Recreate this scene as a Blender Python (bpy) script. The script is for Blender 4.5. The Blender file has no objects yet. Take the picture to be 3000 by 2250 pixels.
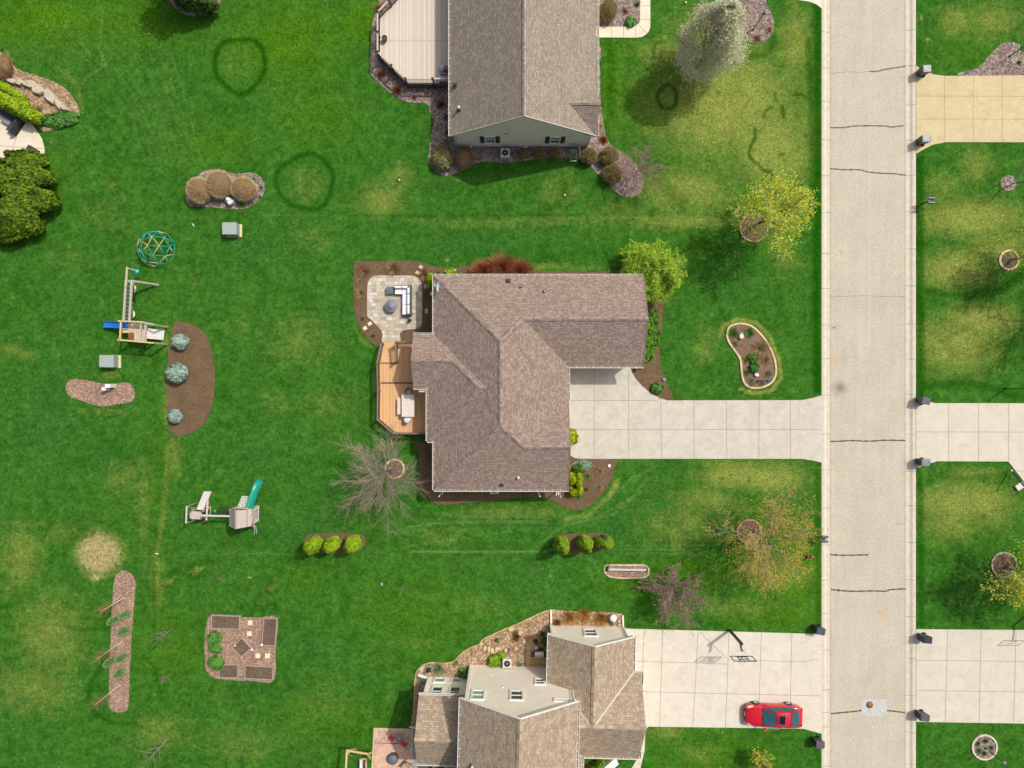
import bpy, math, random
import numpy as np
from mathutils import Vector, Matrix, noise as mnoise
from mathutils.geometry import tessellate_polygon
random.seed(7); RNG = np.random.default_rng(7)
SC = bpy.context.scene
COL = SC.collection
R = math.radians
# ---------------------------------------------------------------- camera, sky, sun, exposure
CAM_H = 58.0            # drone height, metres
PPM = 34.5              # photo pixels per metre at ground level
cam_d = bpy.data.cameras.new("camera"); cam = bpy.data.objects.new("camera", cam_d); COL.objects.link(cam)
cam.location = (0, 0, CAM_H); cam.rotation_euler = (0, 0, 0)
cam_d.sensor_width = 36.0; cam_d.lens = 36.0*CAM_H/(3000/PPM); cam_d.clip_end = 600; cam_d.clip_start = 0.5
SC.camera = cam
SUN_AZ = math.atan2(0.60, 0.80)     # towards the sun, from +X
SUN_EL = R(55)
w = bpy.data.worlds.new("World"); SC.world = w; w.use_nodes = True
nt = w.node_tree; nt.nodes.clear()
sky = nt.nodes.new('ShaderNodeTexSky'); sky.sky_type = 'NISHITA'; sky.sun_disc = False
sky.sun_elevation = SUN_EL; sky.sun_rotation = math.pi/2 - SUN_AZ
sky.dust_density = 6.0; sky.ozone_density = 0.6; sky.air_density = 1.0
bg = nt.nodes.new('ShaderNodeBackground'); bg.inputs['Strength'].default_value = 0.15
ow = nt.nodes.new('ShaderNodeOutputWorld')
nt.links.new(sky.outputs[0], bg.inputs[0]); nt.links.new(bg.outputs[0], ow.inputs[0])
sd = bpy.data.lights.new("sun", 'SUN'); sd.energy = 3.6; sd.angle = R(0.53); sd.color = (1.0, 0.975, 0.945)
so = bpy.data.objects.new("sun", sd); COL.objects.link(so); so.location = (30, 22, 60)
sv = Vector((math.cos(SUN_EL)*math.cos(SUN_AZ), math.cos(SUN_EL)*math.sin(SUN_AZ), math.sin(SUN_EL)))
so.rotation_euler = sv.to_track_quat('Z', 'Y').to_euler()
SC.view_settings.view_transform = 'Standard'; SC.view_settings.look = 'None'
SC.view_settings.exposure = -0.36; SC.view_settings.gamma = 1.0
try: SC.view_settings.use_curve_mapping = False
except Exception: pass
SC.render.engine = 'CYCLES'
SC.cycles.max_bounces = 6; SC.cycles.transparent_max_bounces = 8

# ---------------------------------------------------------------- helpers
def P(px, py, z=0.0):
    "survey point of the photo -> world, for a point at height z"
    k = (CAM_H - z)/CAM_H/PPM
    return Vector(((px-1500)*k, (1125-py)*k, z))
def G(px, py, h=0.0):
    "ground position of something whose middle, at height h, is seen at px,py"
    p = P(px, py, h); return Vector((p.x, p.y, 0))

class NT:
    def __init__(s, name):
        s.m = bpy.data.materials.new(name); s.m.use_nodes = True; s.t = s.m.node_tree
        s.b = s.t.nodes['Principled BSDF']; s._pos = None
    def n(s, typ, **kw):
        x = s.t.nodes.new(typ)
        for k, v in kw.items(): setattr(x, k, v)
        return x
    def l(s, a, b): s.t.links.new(a, b)
    def pos(s):
        if s._pos is None: s._pos = s.n('ShaderNodeNewGeometry').outputs['Position']
        return s._pos
    def noise(s, scale, detail=3, rough=.6, vec=None, dist=0):
        x = s.n('ShaderNodeTexNoise'); x.inputs['Scale'].default_value = scale; x.inputs['Detail'].default_value = detail
        x.inputs['Roughness'].default_value = rough; x.inputs['Distortion'].default_value = dist
        s.l(vec if vec is not None else s.pos(), x.inputs['Vector']); return x.outputs['Fac']
    def ramp(s, fac, stops):
        x = s.n('ShaderNodeValToRGB'); e = x.color_ramp.elements
        while len(e) < len(stops): e.new(0.5)
        for q, (p, c) in zip(e, stops):
            q.position = p; q.color = (c[0], c[1], c[2], 1) if isinstance(c, (tuple, list)) else (c, c, c, 1)
        s.l(fac, x.inputs['Fac']); return x.outputs['Color']
    def mix(s, fac, a, b, mode='MIX'):
        x = s.n('ShaderNodeMix', data_type='RGBA', blend_type=mode)
        for v, sock in ((fac, x.inputs['Factor']), (a, x.inputs[6]), (b, x.inputs[7])):
            if isinstance(v, (int, float)): sock.default_value = v
            elif isinstance(v, (tuple, list)): sock.default_value = (v[0], v[1], v[2], 1)
            else: s.l(v, sock)
        return x.outputs[2]
    def math(s, op, a, b=None, clamp=False):
        x = s.n('ShaderNodeMath', operation=op); x.use_clamp = clamp
        for v, sock in ((a, x.inputs[0]), (b, x.inputs[1])):
            if v is None: continue
            if isinstance(v, (int, float)): sock.default_value = v
            else: s.l(v, sock)
        return x.outputs[0]
    def bump(s, h, strength=.3, dist=.02):
        x = s.n('ShaderNodeBump'); x.inputs['Strength'].default_value = strength; x.inputs['Distance'].default_value = dist
        s.l(h, x.inputs['Height']); s.l(x.outputs[0], s.b.inputs['Normal'])
    def base(s, c, rough=.85, metal=0, spec=None):
        if isinstance(c, (tuple, list)): s.b.inputs['Base Color'].default_value = (c[0], c[1], c[2], 1)
        else: s.l(c, s.b.inputs['Base Color'])
        s.b.inputs['Roughness'].default_value = rough; s.b.inputs['Metallic'].default_value = metal
        if spec is not None: s.b.inputs['Specular IOR Level'].default_value = spec
        return s.m
def sr(r, g, b):
    f = lambda c: (c/255/12.92) if c/255 <= .04045 else ((c/255+.055)/1.055)**2.4
    return (f(r), f(g), f(b))
def cmul(c, k): return (c[0]*k, c[1]*k, c[2]*k)
_mc = {}
def simple(name, col, rough=.7, var=.18, scale=6, metal=0, bump=0, spec=None):
    if name in _mc: return _mc[name]
    t = NT(name)
    f = t.noise(scale, 4, .65)
    c = t.ramp(f, [(.3, cmul(col, 1-var)), (.7, cmul(col, 1+var))])
    m = t.base(c, rough, metal, spec)
    if bump: t.bump(t.noise(scale*6, 2), bump, .02)
    _mc[name] = m; return m
def leafmat(name, cols, transl=.25, rough=.6):
    if name in _mc: return _mc[name]
    t = NT(name)
    g = t.n('ShaderNodeNewGeometry')
    st = [((i+.5)/len(cols), c) for i, c in enumerate(cols)]
    c = t.ramp(g.outputs['Random Per Island'], st)
    c = t.mix(.55, c, t.ramp(t.noise(1.6, 3), [(.3, cmul(cols[0], .75)), (.7, cmul(cols[-1], 1.2))]))
    t.base(c, rough, 0, .2)
    if transl:
        tr = t.n('ShaderNodeBsdfTranslucent'); t.l(c, tr.inputs[0])
        mx = t.n('ShaderNodeMixShader'); mx.inputs[0].default_value = transl
        t.l(t.b.outputs[0], mx.inputs[1]); t.l(tr.outputs[0], mx.inputs[2])
        t.l(mx.outputs[0], t.t.nodes['Material Output'].inputs[0])
    _mc[name] = t.m; return t.m

def tag(o, label=None, cat=None, group=None, kind=None):
    if label: o['label'] = label
    if cat: o['category'] = cat
    if group: o['group'] = group
    if kind: o['kind'] = kind
    return o
def thing(name, label, cat, loc=(0, 0, 0), rz=0, group=None):
    o = bpy.data.objects.new(name, None); COL.objects.link(o); o.location = loc; o.rotation_euler = (0, 0, rz)
    o.empty_display_size = .2
    return tag(o, label, cat, group)
def copy_thing(o, loc, rz=0, label=None, scale=1.0, parent=None):
    c = o.copy(); COL.objects.link(c)
    if parent is None:
        c.location = loc; c.rotation_euler = (0, 0, rz); c.scale = (scale,)*3 if isinstance(scale, (int, float)) else scale
        if label: c['label'] = label
    else: c.parent = parent
    for ch in list(o.children): copy_thing(ch, None, parent=c)
    return c

class MB:
    "collects faces, builds ONE mesh object"
    def __init__(s): s.v = []; s.f = []; s.mi = []; s.sm = []; s.uv = []; s.hasuv = False
    def face(s, pts, mi=0, uv=None, smooth=False):
        b = len(s.v); s.v += [tuple(p) for p in pts]; s.f.append(tuple(range(b, b+len(pts)))); s.mi.append(mi); s.sm.append(smooth)
        if uv: s.hasuv = True
        s.uv.append(uv if uv else [(0, 0)]*len(pts)); return s
    def mesh(s, verts, faces, mi=0, smooth=False):
        b = len(s.v); s.v += [tuple(p) for p in verts]
        for f in faces:
            s.f.append(tuple(b+i for i in f)); s.mi.append(mi); s.sm.append(smooth); s.uv.append([(0, 0)]*len(f))
        return s
    def box(s, c, size, rz=0, mi=0, taper=1.0):
        hx, hy, hz = size[0]/2, size[1]/2, size[2]/2; cr, sn = math.cos(rz), math.sin(rz); V = []
        for dz, k in ((-hz, 1.0), (hz, taper)):
            for dx, dy in ((-hx, -hy), (hx, -hy), (hx, hy), (-hx, hy)):
                dx *= k; dy *= k
                V.append((c[0]+dx*cr-dy*sn, c[1]+dx*sn+dy*cr, c[2]+dz))
        return s.mesh(V, [(3, 2, 1, 0), (4, 5, 6, 7), (0, 1, 5, 4), (1, 2, 6, 5), (2, 3, 7, 6), (3, 0, 4, 7)], mi)
    def beam(s, a, b, w, h, mi=0, up=(0, 0, 1)):
        a = Vector(a); b = Vector(b); d = (b-a).normalized(); up = Vector(up)
        if abs(d.dot(up)) > .98: up = Vector((0, 1, 0))
        x = d.cross(up).normalized()*w/2; y = x.cross(d).normalized()*h/2
        V = [a-x-y, a+x-y, a+x+y, a-x+y, b-x-y, b+x-y, b+x+y, b-x+y]
        return s.mesh(V, [(3, 2, 1, 0), (4, 5, 6, 7), (0, 1, 5, 4), (1, 2, 6, 5), (2, 3, 7, 6), (3, 0, 4, 7)], mi)
    def tube(s, pts, rad, n=6, mi=0, cap=True, smooth=True):
        pts = [Vector(p) for p in pts]
        if isinstance(rad, (int, float)): rad = [rad]*len(pts)
        V = []; ref = Vector((.13, .31, 1)).normalized()
        for i, p in enumerate(pts):
            d = (pts[min(i+1, len(pts)-1)]-pts[max(i-1, 0)])
            d = d.normalized() if d.length > 1e-9 else Vector((0, 0, 1))
            r = ref if abs(d.dot(ref)) < .95 else Vector((1, 0, 0))
            x = d.cross(r).normalized(); y = d.cross(x)
            for k in range(n):
                a = 2*math.pi*k/n; V.append(p+(x*math.cos(a)+y*math.sin(a))*rad[i])
        F = []
        for i in range(len(pts)-1):
            for k in range(n):
                k2 = (k+1) % n; F.append((i*n+k, i*n+k2, (i+1)*n+k2, (i+1)*n+k))
        if cap: F += [tuple(range(n-1, -1, -1)), tuple((len(pts)-1)*n+k for k in range(n))]
        return s.mesh(V, F, mi, smooth)
    def lathe(s, c, prof, n=20, mi=0, smooth=True, sx=1, sy=1):
        V = []; F = []
        for r, z in prof:
            for k in range(n):
                a = 2*math.pi*k/n; V.append((c[0]+r*sx*math.cos(a), c[1]+r*sy*math.sin(a), c[2]+z))
        for i in range(len(prof)-1):
            for k in range(n):
                k2 = (k+1) % n; F.append((i*n+k, i*n+k2, (i+1)*n+k2, (i+1)*n+k))
        F += [tuple(range(n-1, -1, -1)), tuple((len(prof)-1)*n+k for k in range(n))]
        return s.mesh(V, F, mi, smooth)
    def prism(s, pts, z0, z1, mi=0, side_mi=None):
        "vertical prism over a 2-D outline; pts = list of (x,y)"
        pts = [Vector((p[0], p[1], 0)) for p in pts]
        ar = sum(pts[i].x*pts[(i+1) % len(pts)].y-pts[(i+1) % len(pts)].x*pts[i].y for i in range(len(pts)))
        if ar < 0: pts.reverse()
        tr = tessellate_polygon([pts]); n = len(pts)
        top = [(p.x, p.y, z1) for p in pts]; F = []
        for t in tr:
            a, b, c = (pts[i] for i in t)
            F.append(t if (b-a).cross(c-a).z > 0 else (t[0], t[2], t[1]))
        s.mesh(top, F, mi)
        if z0 is not None:
            V = top+[(p.x, p.y, z0) for p in pts]
            s.mesh(V, [(i, i+n, (i+1) % n+n, (i+1) % n) for i in range(n)], mi if side_mi is None else side_mi)
        return s
    def build(s, name, mats, parent=None, label=None):
        if not isinstance(mats, (list, tuple)): mats = [mats]
        off = Vector(parent.location) if (parent is not None and not getattr(s, 'local', False)) else Vector((0, 0, 0))
        if parent is not None and parent.parent is not None and not getattr(s, 'local', False): off = Vector(parent.parent.location)
        me = bpy.data.meshes.new(name)
        V = [(x-off.x, y-off.y, z-off.z) for x, y, z in s.v] if off.length else s.v
        me.from_pydata(V, [], s.f)
        for m in mats: me.materials.append(m)
        me.polygons.foreach_set('material_index', s.mi); me.polygons.foreach_set('use_smooth', s.sm)
        if s.hasuv:
            uvl = me.uv_layers.new(name='UVMap'); flat = [c for fuv in s.uv for c in fuv]
            uvl.data.foreach_set('uv', np.array(flat, dtype=np.float32).ravel())
        me.update()
        o = bpy.data.objects.new(name, me); COL.objects.link(o)
        if parent is not None: o.parent = parent
        if label: o['label'] = label
        return o
def L():
    m = MB(); m.local = True; return m

def quads_obj(name, C, U, V, mat, parent=None, local=True, tri=False):
    "many small flat leaves/blades as one mesh. C centres, U,V half-axes"
    C = np.asarray(C, float); N = len(C)
    if not local and parent is not None: C = C-np.array(parent.location)
    if tri: vs = np.stack([C-U, C+U, C+V], 1); k = 3
    else: vs = np.stack([C-U-V, C+U-V, C+U+V, C-U+V], 1); k = 4
    me = bpy.data.meshes.new(name)
    me.vertices.add(N*k); me.vertices.foreach_set('co', vs.astype(np.float32).ravel())
    me.loops.add(N*k); me.loops.foreach_set('vertex_index', np.arange(N*k, dtype=np.int32))
    me.polygons.add(N); me.polygons.foreach_set('loop_start', np.arange(0, N*k, k, dtype=np.int32))
    try: me.polygons.foreach_set('loop_total', np.full(N, k, dtype=np.int32))
    except Exception: pass
    me.materials.append(mat); me.update(calc_edges=True)
    o = bpy.data.objects.new(name, me); COL.objects.link(o)
    if parent is not None: o.parent = parent
    return o
def rnd_unit(n):
    v = RNG.normal(size=(n, 3)); return v/np.linalg.norm(v, axis=1, keepdims=True)
def perp(D):
    a = rnd_unit(len(D)); u = np.cross(D, a); return u/np.maximum(np.linalg.norm(u, axis=1, keepdims=True), 1e-6)

def smooth_loop(pts, sub=5, jit=0.0, closed=True):
    "Catmull-Rom through 2-D points, with edge jitter in metres"
    n = len(pts); out = []
    rng = range(n) if closed else range(n-1)
    for i in rng:
        g = (lambda j: pts[j % n]) if closed else (lambda j: pts[max(0, min(n-1, j))])
        p0, p1, p2, p3 = g(i-1), g(i), g(i+1), g(i+2)
        for k in range(sub):
            t = k/sub
            q = [0.5*((2*p1[a])+(-p0[a]+p2[a])*t+(2*p0[a]-5*p1[a]+4*p2[a]-p3[a])*t*t+(-p0[a]+3*p1[a]-3*p2[a]+p3[a])*t**3) for a in (0, 1)]
            if jit: q = [q[0]+random.uniform(-jit, jit), q[1]+random.uniform(-jit, jit)]
            out.append(tuple(q))
    if not closed: out.append(tuple(pts[-1][:2]))
    return out
def px2(pts, z=0): return [tuple(P(a, b, z)[:2]) for a, b in pts]
# ================================================================= GROUND
KX0, KX1, KX2, KX3 = (P(2407, 0).x, P(2433, 0).x, P(2655, 0).x, P(2683, 0).x)
class Paint:
    def __init__(s, px, py): s.x = px; s.y = py; s.a = np.zeros_like(px)
    def blob(s, cx, cy, rx, ry, amp=1, rot=0, pw=2.0):
        c, q = math.cos(R(rot)), math.sin(R(rot)); dx = s.x-cx; dy = s.y-cy
        u = (dx*c+dy*q)/rx; v = (-dx*q+dy*c)/ry; d = (u*u+v*v)**(pw/2)
        s.a = np.maximum(s.a, amp*np.exp(-d*1.1)); return s
    def add(s, cx, cy, rx, ry, amp=1, rot=0, pw=2.0):
        c, q = math.cos(R(rot)), math.sin(R(rot)); dx = s.x-cx; dy = s.y-cy
        u = (dx*c+dy*q)/rx; v = (-dx*q+dy*c)/ry
        s.a = s.a+amp*np.exp(-((u*u+v*v)**(pw/2))*1.1); return s
    def stroke(s, pts, wd, amp=1, closed=False):
        if closed: pts = list(pts)+[pts[0]]
        for (x0, y0), (x1, y1) in zip(pts[:-1], pts[1:]):
            bx = (s.x > min(x0, x1)-4*wd) & (s.x < max(x0, x1)+4*wd) & (s.y > min(y0, y1)-4*wd) & (s.y < max(y0, y1)+4*wd)
            if not bx.any(): continue
            X = s.x[bx]; Y = s.y[bx]; L2 = max((x1-x0)**2+(y1-y0)**2, 1e-6)
            t = np.clip(((X-x0)*(x1-x0)+(Y-y0)*(y1-y0))/L2, 0, 1)
            d = np.hypot(X-x0-t*(x1-x0), Y-y0-t*(y1-y0))/wd
            s.a[bx] = np.maximum(s.a[bx], amp*np.exp(-(d**2.6)))
        return s
    def ring(s, cx, cy, rx, ry, wd, amp=1, a0=0, a1=360, wob=.05):
        ph = random.uniform(0, 6); pts = []
        for a in range(a0, a1+1, 8):
            k = 1+wob*math.sin(3*R(a)+ph)+wob*.6*math.sin(5*R(a)+2*ph)
            pts.append((cx+rx*k*math.cos(R(a)), cy+ry*k*math.sin(R(a))))
        return s.stroke(pts, wd, amp)

def axis(lo, hi, st, far, extra=()):
    a = list(np.arange(lo, hi+1e-6, st)); a = [v for v in a if all(abs(v-e) > st*.35 for e in extra)]+list(extra)
    return np.array(sorted([-far, -far*.6, lo-6]+a+[hi+6, far*.6, far]))
KC = (KX0+.03, KX0+.06, KX3-.06, KX3-.03)
gx = axis(-47, 47, .17, 160, KC); gy = axis(-36, 36, .17, 150)
X, Y = np.meshgrid(gx, gy); PX = X*PPM+1500; PY = 1125-Y*PPM
Z = np.where((X > KX0+.045) & (X < KX3-.045), -.30, 0.0)
nx, ny = len(gx), len(gy)
dry = Paint(PX, PY); lush = Paint(PX, PY); bare = Paint(PX, PY); mow = Paint(PX, PY); yel = Paint(PX, PY); deep = Paint(PX, PY)
# dry, olive-straw zones
for b in [(2120,300,230,170,.85),(2260,420,130,150,.75),(2010,560,170,70,.6),(2330,130,60,130,.55),(2080,70,130,70,.45),(1960,160,100,60,.5),
          (2160,200,200,60,.45),(1640,560,60,80,.5),(1120,585,70,55,.85),(1170,520,45,45,.7),(900,545,65,60,.4),(700,190,60,60,.3),(1050,600,60,20,.4),
          (1500,650,300,20,.45),(2000,650,180,25,.55),(1930,860,60,60,.25),(2300,760,60,60,.3),(2850,640,170,60,.8),(2920,720,100,60,.6),(2800,790,110,60,.85),
          (2880,940,120,50,.85),(2800,1010,130,90,.75),(2900,60,120,60,.45),(2800,60,60,50,.5),(2760,550,60,50,.4),(2860,480,60,60,.45),
          (2830,1470,150,60,.8),(2790,1530,100,60,.55),(2900,1500,90,60,.5),(2850,1390,110,25,.4),(2700,2060,40,40,.2),(2650,1390,60,40,.3),
          (2150,1390,110,45,.75),(2260,1400,110,50,.75),(2080,1470,120,50,.45),(2000,1540,130,80,.35),(2260,1690,160,40,.4),(2150,1780,140,40,.3),(1990,1520,60,40,.4),
          (60,1630,70,110,.75),(150,1860,110,130,.75),(100,2020,140,90,.6),(420,1470,30,200,.45),(500,1180,26,130,.75),(510,1330,30,80,.65),(485,1000,18,60,.6),
          (360,1400,80,60,.5),(180,1560,120,60,.4),(470,2150,100,60,.55),(700,2180,120,80,.4),(650,1960,30,120,.3),(950,2060,110,80,.3),(460,1700,22,120,.6),
          (880,1000,110,90,.45),(960,1180,120,60,.35),(800,1180,60,50,.3),(920,690,80,60,.3),(300,620,80,60,.3),(200,760,80,60,.25),(330,560,60,50,.25),
          (320,1100,60,12,.5),(310,1205,120,14,.4),(1300,1570,120,40,.35),(1480,1500,150,25,.55),(1600,1500,60,20,.6),(1270,800,60,12,.5),(1600,780,110,12,.6),(1700,785,80,10,.5),
          (1400,1780,200,60,.25),(1240,1880,60,20,.4),(2430,1000,60,60,.0),(1950,2140,60,30,.4),(2100,2110,110,25,.35),(2050,2210,80,40,.25),(2070,1015,50,60,.3),(270,1180,50,10,.4),
          (30,1025,40,20,.7),(75,1040,30,15,.6),(700,950,60,60,.25),(2500,0,1,1,0),(1330,2030,10,10,0),(1800,620,130,40,.35),(820,260,90,60,.2),(500,260,60,60,.2)]:
    dry.blob(*b)
dry.stroke([(492,1300),(478,1500),(470,1560),(455,1640),(452,1700)], 10, .5)
dry.stroke([(1660,1520),(1720,1510),(1760,1480),(1795,1440),(1810,1410)], 9, .65)
dry.stroke([(1140,885),(1100,880)], 1, 0)
dry.stroke([(1040,960),(1060,1000),(1090,1020)], 6, .5)
dry.stroke([(2110,985),(2118,955),(2160,935),(2215,945),(2255,985),(2285,1060),(2288,1110),(2260,1145),(2210,1152),(2170,1140)], 7, .6)
dry.ring(290, 1622, 72, 72, 9, .55)
dry.stroke([(175,200),(228,250),(240,330)], 8, .5); dry.stroke([(300,60),(290,140),(310,190),(250,230),(235,260)], 4, .5)
for _ in range(160):   # small random tan tufts
    dry.blob(random.uniform(0,3000), random.uniform(0,2250), random.uniform(4,16), random.uniform(4,12), random.uniform(.2,.55), random.uniform(0,180))
# lush dark rings, edges and strips
lush.ring(703, 190, 74, 80, 9, .95, 0, 360); lush.ring(895, 533, 84, 80, 8.5, .9, 0, 360)
lush.ring(1940, 147, 26, 24, 5, .8, 150, 300); lush.ring(1955, 285, 28, 34, 7, .9)
lush.stroke([(2212,380),(2214,403),(2200,425),(2194,450),(2200,465),(2224,484),(2233,497),(2256,504),(2262,516),(2259,532)], 5.5, 1)
lush.stroke([(2292,312),(2296,345)], 7, .9); lush.stroke([(2239,342),(2241,325),(2262,315)], 5, .8); lush.stroke([(2325,278),(2348,276),(2368,292)], 6, .8)
lush.stroke([(2270,275),(2274,295)], 5, .8); lush.blob(2334,334,6,6,.9); lush.blob(2362,398,8,8,.9); lush.blob(2296,470,6,6,.9); lush.blob(2290,452,12,9,.8); lush.blob(2105,274,9,8,.8)
lush.stroke([(2396,-20),(2396,640),(2392,900),(2396,1140)], 17, .95); lush.stroke([(2370,120),(2385,400),(2380,640)], 14, .7)
lush.stroke([(2396,1360),(2397,1830)], 10, .6); lush.stroke([(2398,2150),(2398,2260)], 8, .5)
lush.stroke([(2694,20),(2696,170)], 8, .4); lush.stroke([(2694,470),(2697,1160)], 15, .85); lush.stroke([(2695,1380),(2700,1830)], 11, .7); lush.stroke([(2694,2130),(2696,2260)], 9, .6)
lush.stroke([(2700,850),(2830,870),(2930,850),(3000,800)], 14, .75); lush.stroke([(2720,700),(2860,720),(3000,690)], 10, .3)
lush.stroke([(2710,1130),(2830,1120),(2950,1150),(3000,1160)], 14, .7); lush.stroke([(2830,960),(2760,1000),(2800,1040)], 12, .4)
lush.stroke([(1900,470),(1940,540),(2000,590)], 26, .5); lush.stroke([(1800,620),(1870,590)], 24, .5); lush.blob(1655,560,18,35,.8,10); lush.blob(1635,600,30,16,.6)
lush.stroke([(1020,632),(1400,634),(1700,628)], 5, .5); lush.stroke([(690,560),(740,500),(770,510)], 18, .35); lush.blob(1168,528,12,12,.9); lush.blob(760,480,16,10,.5)
lush.stroke([(309,1930),(272,1990),(256,2050),(272,2080),(300,2105),(338,2120),(392,2119)], 8, .7); lush.stroke([(418,1920),(455,1955),(469,2030)], 6, .6); lush.stroke([(330,1798),(300,1835),(250,1850),(200,1838)], 10, .5)
lush.stroke([(452,1640),(452,1900)], 8, .5); lush.stroke([(360,1100),(370,1130)], 8, .6); lush.blob(1012,590,4,4,0)
lush.stroke([(1310,740),(1500,760),(1800,740)], 26, .35); lush.stroke([(1790,100),(1790,330)], 16, .6); lush.stroke([(1800,560),(1760,440)], 10, .5); lush.blob(230,1560,110,70,.4); lush.blob(420,1330,160,60,.3)
lush.stroke([(2210,60),(2270,120),(2240,160),(2190,170)], 14, .6); lush.blob(2090,170,25,20,.4)
lush.blob(2115,1403,9,8,.7); lush.blob(2246,1407,6,6,.6); lush.blob(2882,1513,11,8,.8); lush.blob(2787,1376,6,5,.7); lush.blob(2828,2210,20,10,.6,-20)
lush.stroke([(2740,1390),(2830,1400),(2950,1390)], 10, .5); lush.stroke([(2740,2000),(2960,2010)], 1, 0); lush.blob(1900,1760,50,60,.6)
lush.stroke([(1830,170),(1830,480)], 10, .25)
for _ in range(120): lush.blob(random.uniform(0,3000), random.uniform(0,2250), random.uniform(6,30), random.uniform(5,18), random.uniform(.1,.35), random.uniform(0,180))
# bare / straw patch
bare.blob(290,1622,67,64,1.0,0,7); bare.blob(297,1650,26,34,1.25,10,3); bare.blob(283,1690,14,16,1.0)
bare.blob(10,180,30,30,.7); bare.blob(175,1013,0.1,0.1,0)
for b in [(172,1041,4,4,.7),(305,172,5,4,.3),(732,1693,8,4,.9),(806,1716,6,4,.6),(505,1815,0.1,.1,0),(2700,52,5,9,.8),(2715,117,9,6,.9),(2700,110,8,5,.4),(1310,762,10,6,.5),
          (150,415,5,8,.6),(150,600,8,6,.6),(82,690,9,7,.5),(500,2120,4,4,.2),(2260,1716,8,7,.3),(2115,2142,14,4,.6),(2265,2137,20,4,.6),(2950,865,0.1,.1,0),(2945,870,12,9,.4)]: bare.blob(*b)
# mower tracks and pale worn strokes
def mw(p, wd=3, a=.6): mow.stroke(p, max(wd, 2.4), min(1, a*1.15))
mw([(1200,1617),(1420,1617),(1600,1615),(1660,1600)],1.6,.9); mw([(770,632),(1000,634),(1500,634),(1900,636)],1.6,.55)
mw([(1140,1560),(1250,1535),(1400,1527),(1600,1528)],3,.6); mw([(1200,1600),(1330,1580),(1480,1560),(1560,1545)],2.5,.45); mw([(1300,1510),(1420,1515),(1560,1512)],6,.35)
mw([(1560,1610),(1650,1540),(1740,1520),(1850,1460),(1900,1400)],4,.5); mw([(1700,1530),(1800,1505),(1880,1440)],3,.5); mw([(1660,1620),(1730,1640),(1770,1690)],4,.45); mw([(1690,1615),(1760,1650),(1800,1700)],3,.4)
mw([(1640,1640),(1600,1700),(1610,1760)],5,.3); mw([(1810,1440),(1850,1400),(1900,1380)],4,.4)
for k in range(4): mw([(1200-40*k,1508+18*k),(1420,1500+16*k),(1640,1505+14*k)],2.2,.3)
for k in range(3): mw([(1820,1598+12*k),(2050,1596+13*k)],1.5,.35)
for k in range(9): mw([(120+28*k,60-6*k),(260+30*k,180-3*k),(380+22*k,330),(430+20*k,480)],4,.28)
for k in range(6): mw([(600,900+38*k),(1000,905+38*k)],2.5,.12)
mw([(330,600),(400,700),(380,860)],10,.2); mw([(2120,1600),(1950,1598)],2,.3); mw([(455,1620),(600,1618),(880,1625)],1.5,.4)
for k in range(8): mw([(1960+20*k,1800),(2400,1790-6*k)],2,.12)
for k in range(7): mw([(1180+12*k,1655+20*k),(1400,1650+22*k),(1590,1640+26*k)], 3, .10)
for k in range(6): mw([(1640-14*k,1620+6*k),(1610-16*k,1680),(1640-16*k,1750+6*k)], 3, .22)
for k in range(10): mw([(640,700+30*k),(1020,702+30*k)], 3, .13)
for k in range(7): mw([(600+60*k,1240),(610+60*k,1530)], 3, .12)
for k in range(6): mw([(940+70*k,640),(1300+90*k,650+14*k)], 3, .14)
for k in range(8): mw([(20,1000+55*k),(200,960+55*k),(340,900+50*k)], 4, .14)
# yellow-green
for b in [(150,60,220,80,.7),(420,60,160,70,.6),(850,120,180,130,.6),(1050,60,100,80,.55),(640,420,120,60,.35),(930,340,130,90,.4),(2330,1690,90,110,.6),(2300,1790,150,60,.5),(2050,1690,130,60,.4),
          (2050,1660,200,20,.5),(1840,60,60,80,.5),(1800,250,40,160,.5),(1900,250,60,70,.3),(1200,1800,200,120,.3),(900,1700,120,60,.2),(2100,2200,200,60,.35),(2820,150,100,60,.3),(2050,700,60,60,.2),
          (1000,2120,200,90,.25),(500,1900,110,110,.35),(470,1350,30,200,.2),(120,500,120,60,.3),(2500,0,1,1,0),(1850,1700,120,60,.35)]: yel.blob(*b)
# blue-green
for b in [(850,1550,150,60,.5),(150,1200,130,170,.5),(1400,860,0.1,.1,0),(1350,720,260,40,.55),(780,730,120,90,.4),(1000,900,80,80,.3),(330,1350,90,60,.4),(1560,1700,150,80,.35),(60,2080,60,110,.4),(1800,1560,60,70,.5),
          (1950,1500,60,40,.5),(2130,840,80,80,.35),(1950,950,60,120,.3),(750,1330,120,80,.35),(950,1440,90,60,.3),(1700,1770,120,30,.3),(900,1900,120,60,.3),(750,2010,110,40,.3),(250,880,110,90,.35)]: deep.blob(*b)
dry.a *= np.where(PX > 1780, 1.45, .85)
me = bpy.data.meshes.new('ground')
vs = np.stack([X, Y, Z], -1).reshape(-1, 3).astype(np.float32)
me.vertices.add(len(vs)); me.vertices.foreach_set('co', vs.ravel())
ii = np.arange(nx*ny).reshape(ny, nx)
q = np.stack([ii[:-1, :-1], ii[:-1, 1:], ii[1:, 1:], ii[1:, :-1]], -1).reshape(-1, 4).astype(np.int32)
me.loops.add(q.size); me.loops.foreach_set('vertex_index', q.ravel())
me.polygons.add(len(q)); me.polygons.foreach_set('loop_start', np.arange(0, q.size, 4, dtype=np.int32)); me.polygons.foreach_set('loop_total', np.full(len(q), 4, np.int32))
me.update(calc_edges=True)
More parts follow.
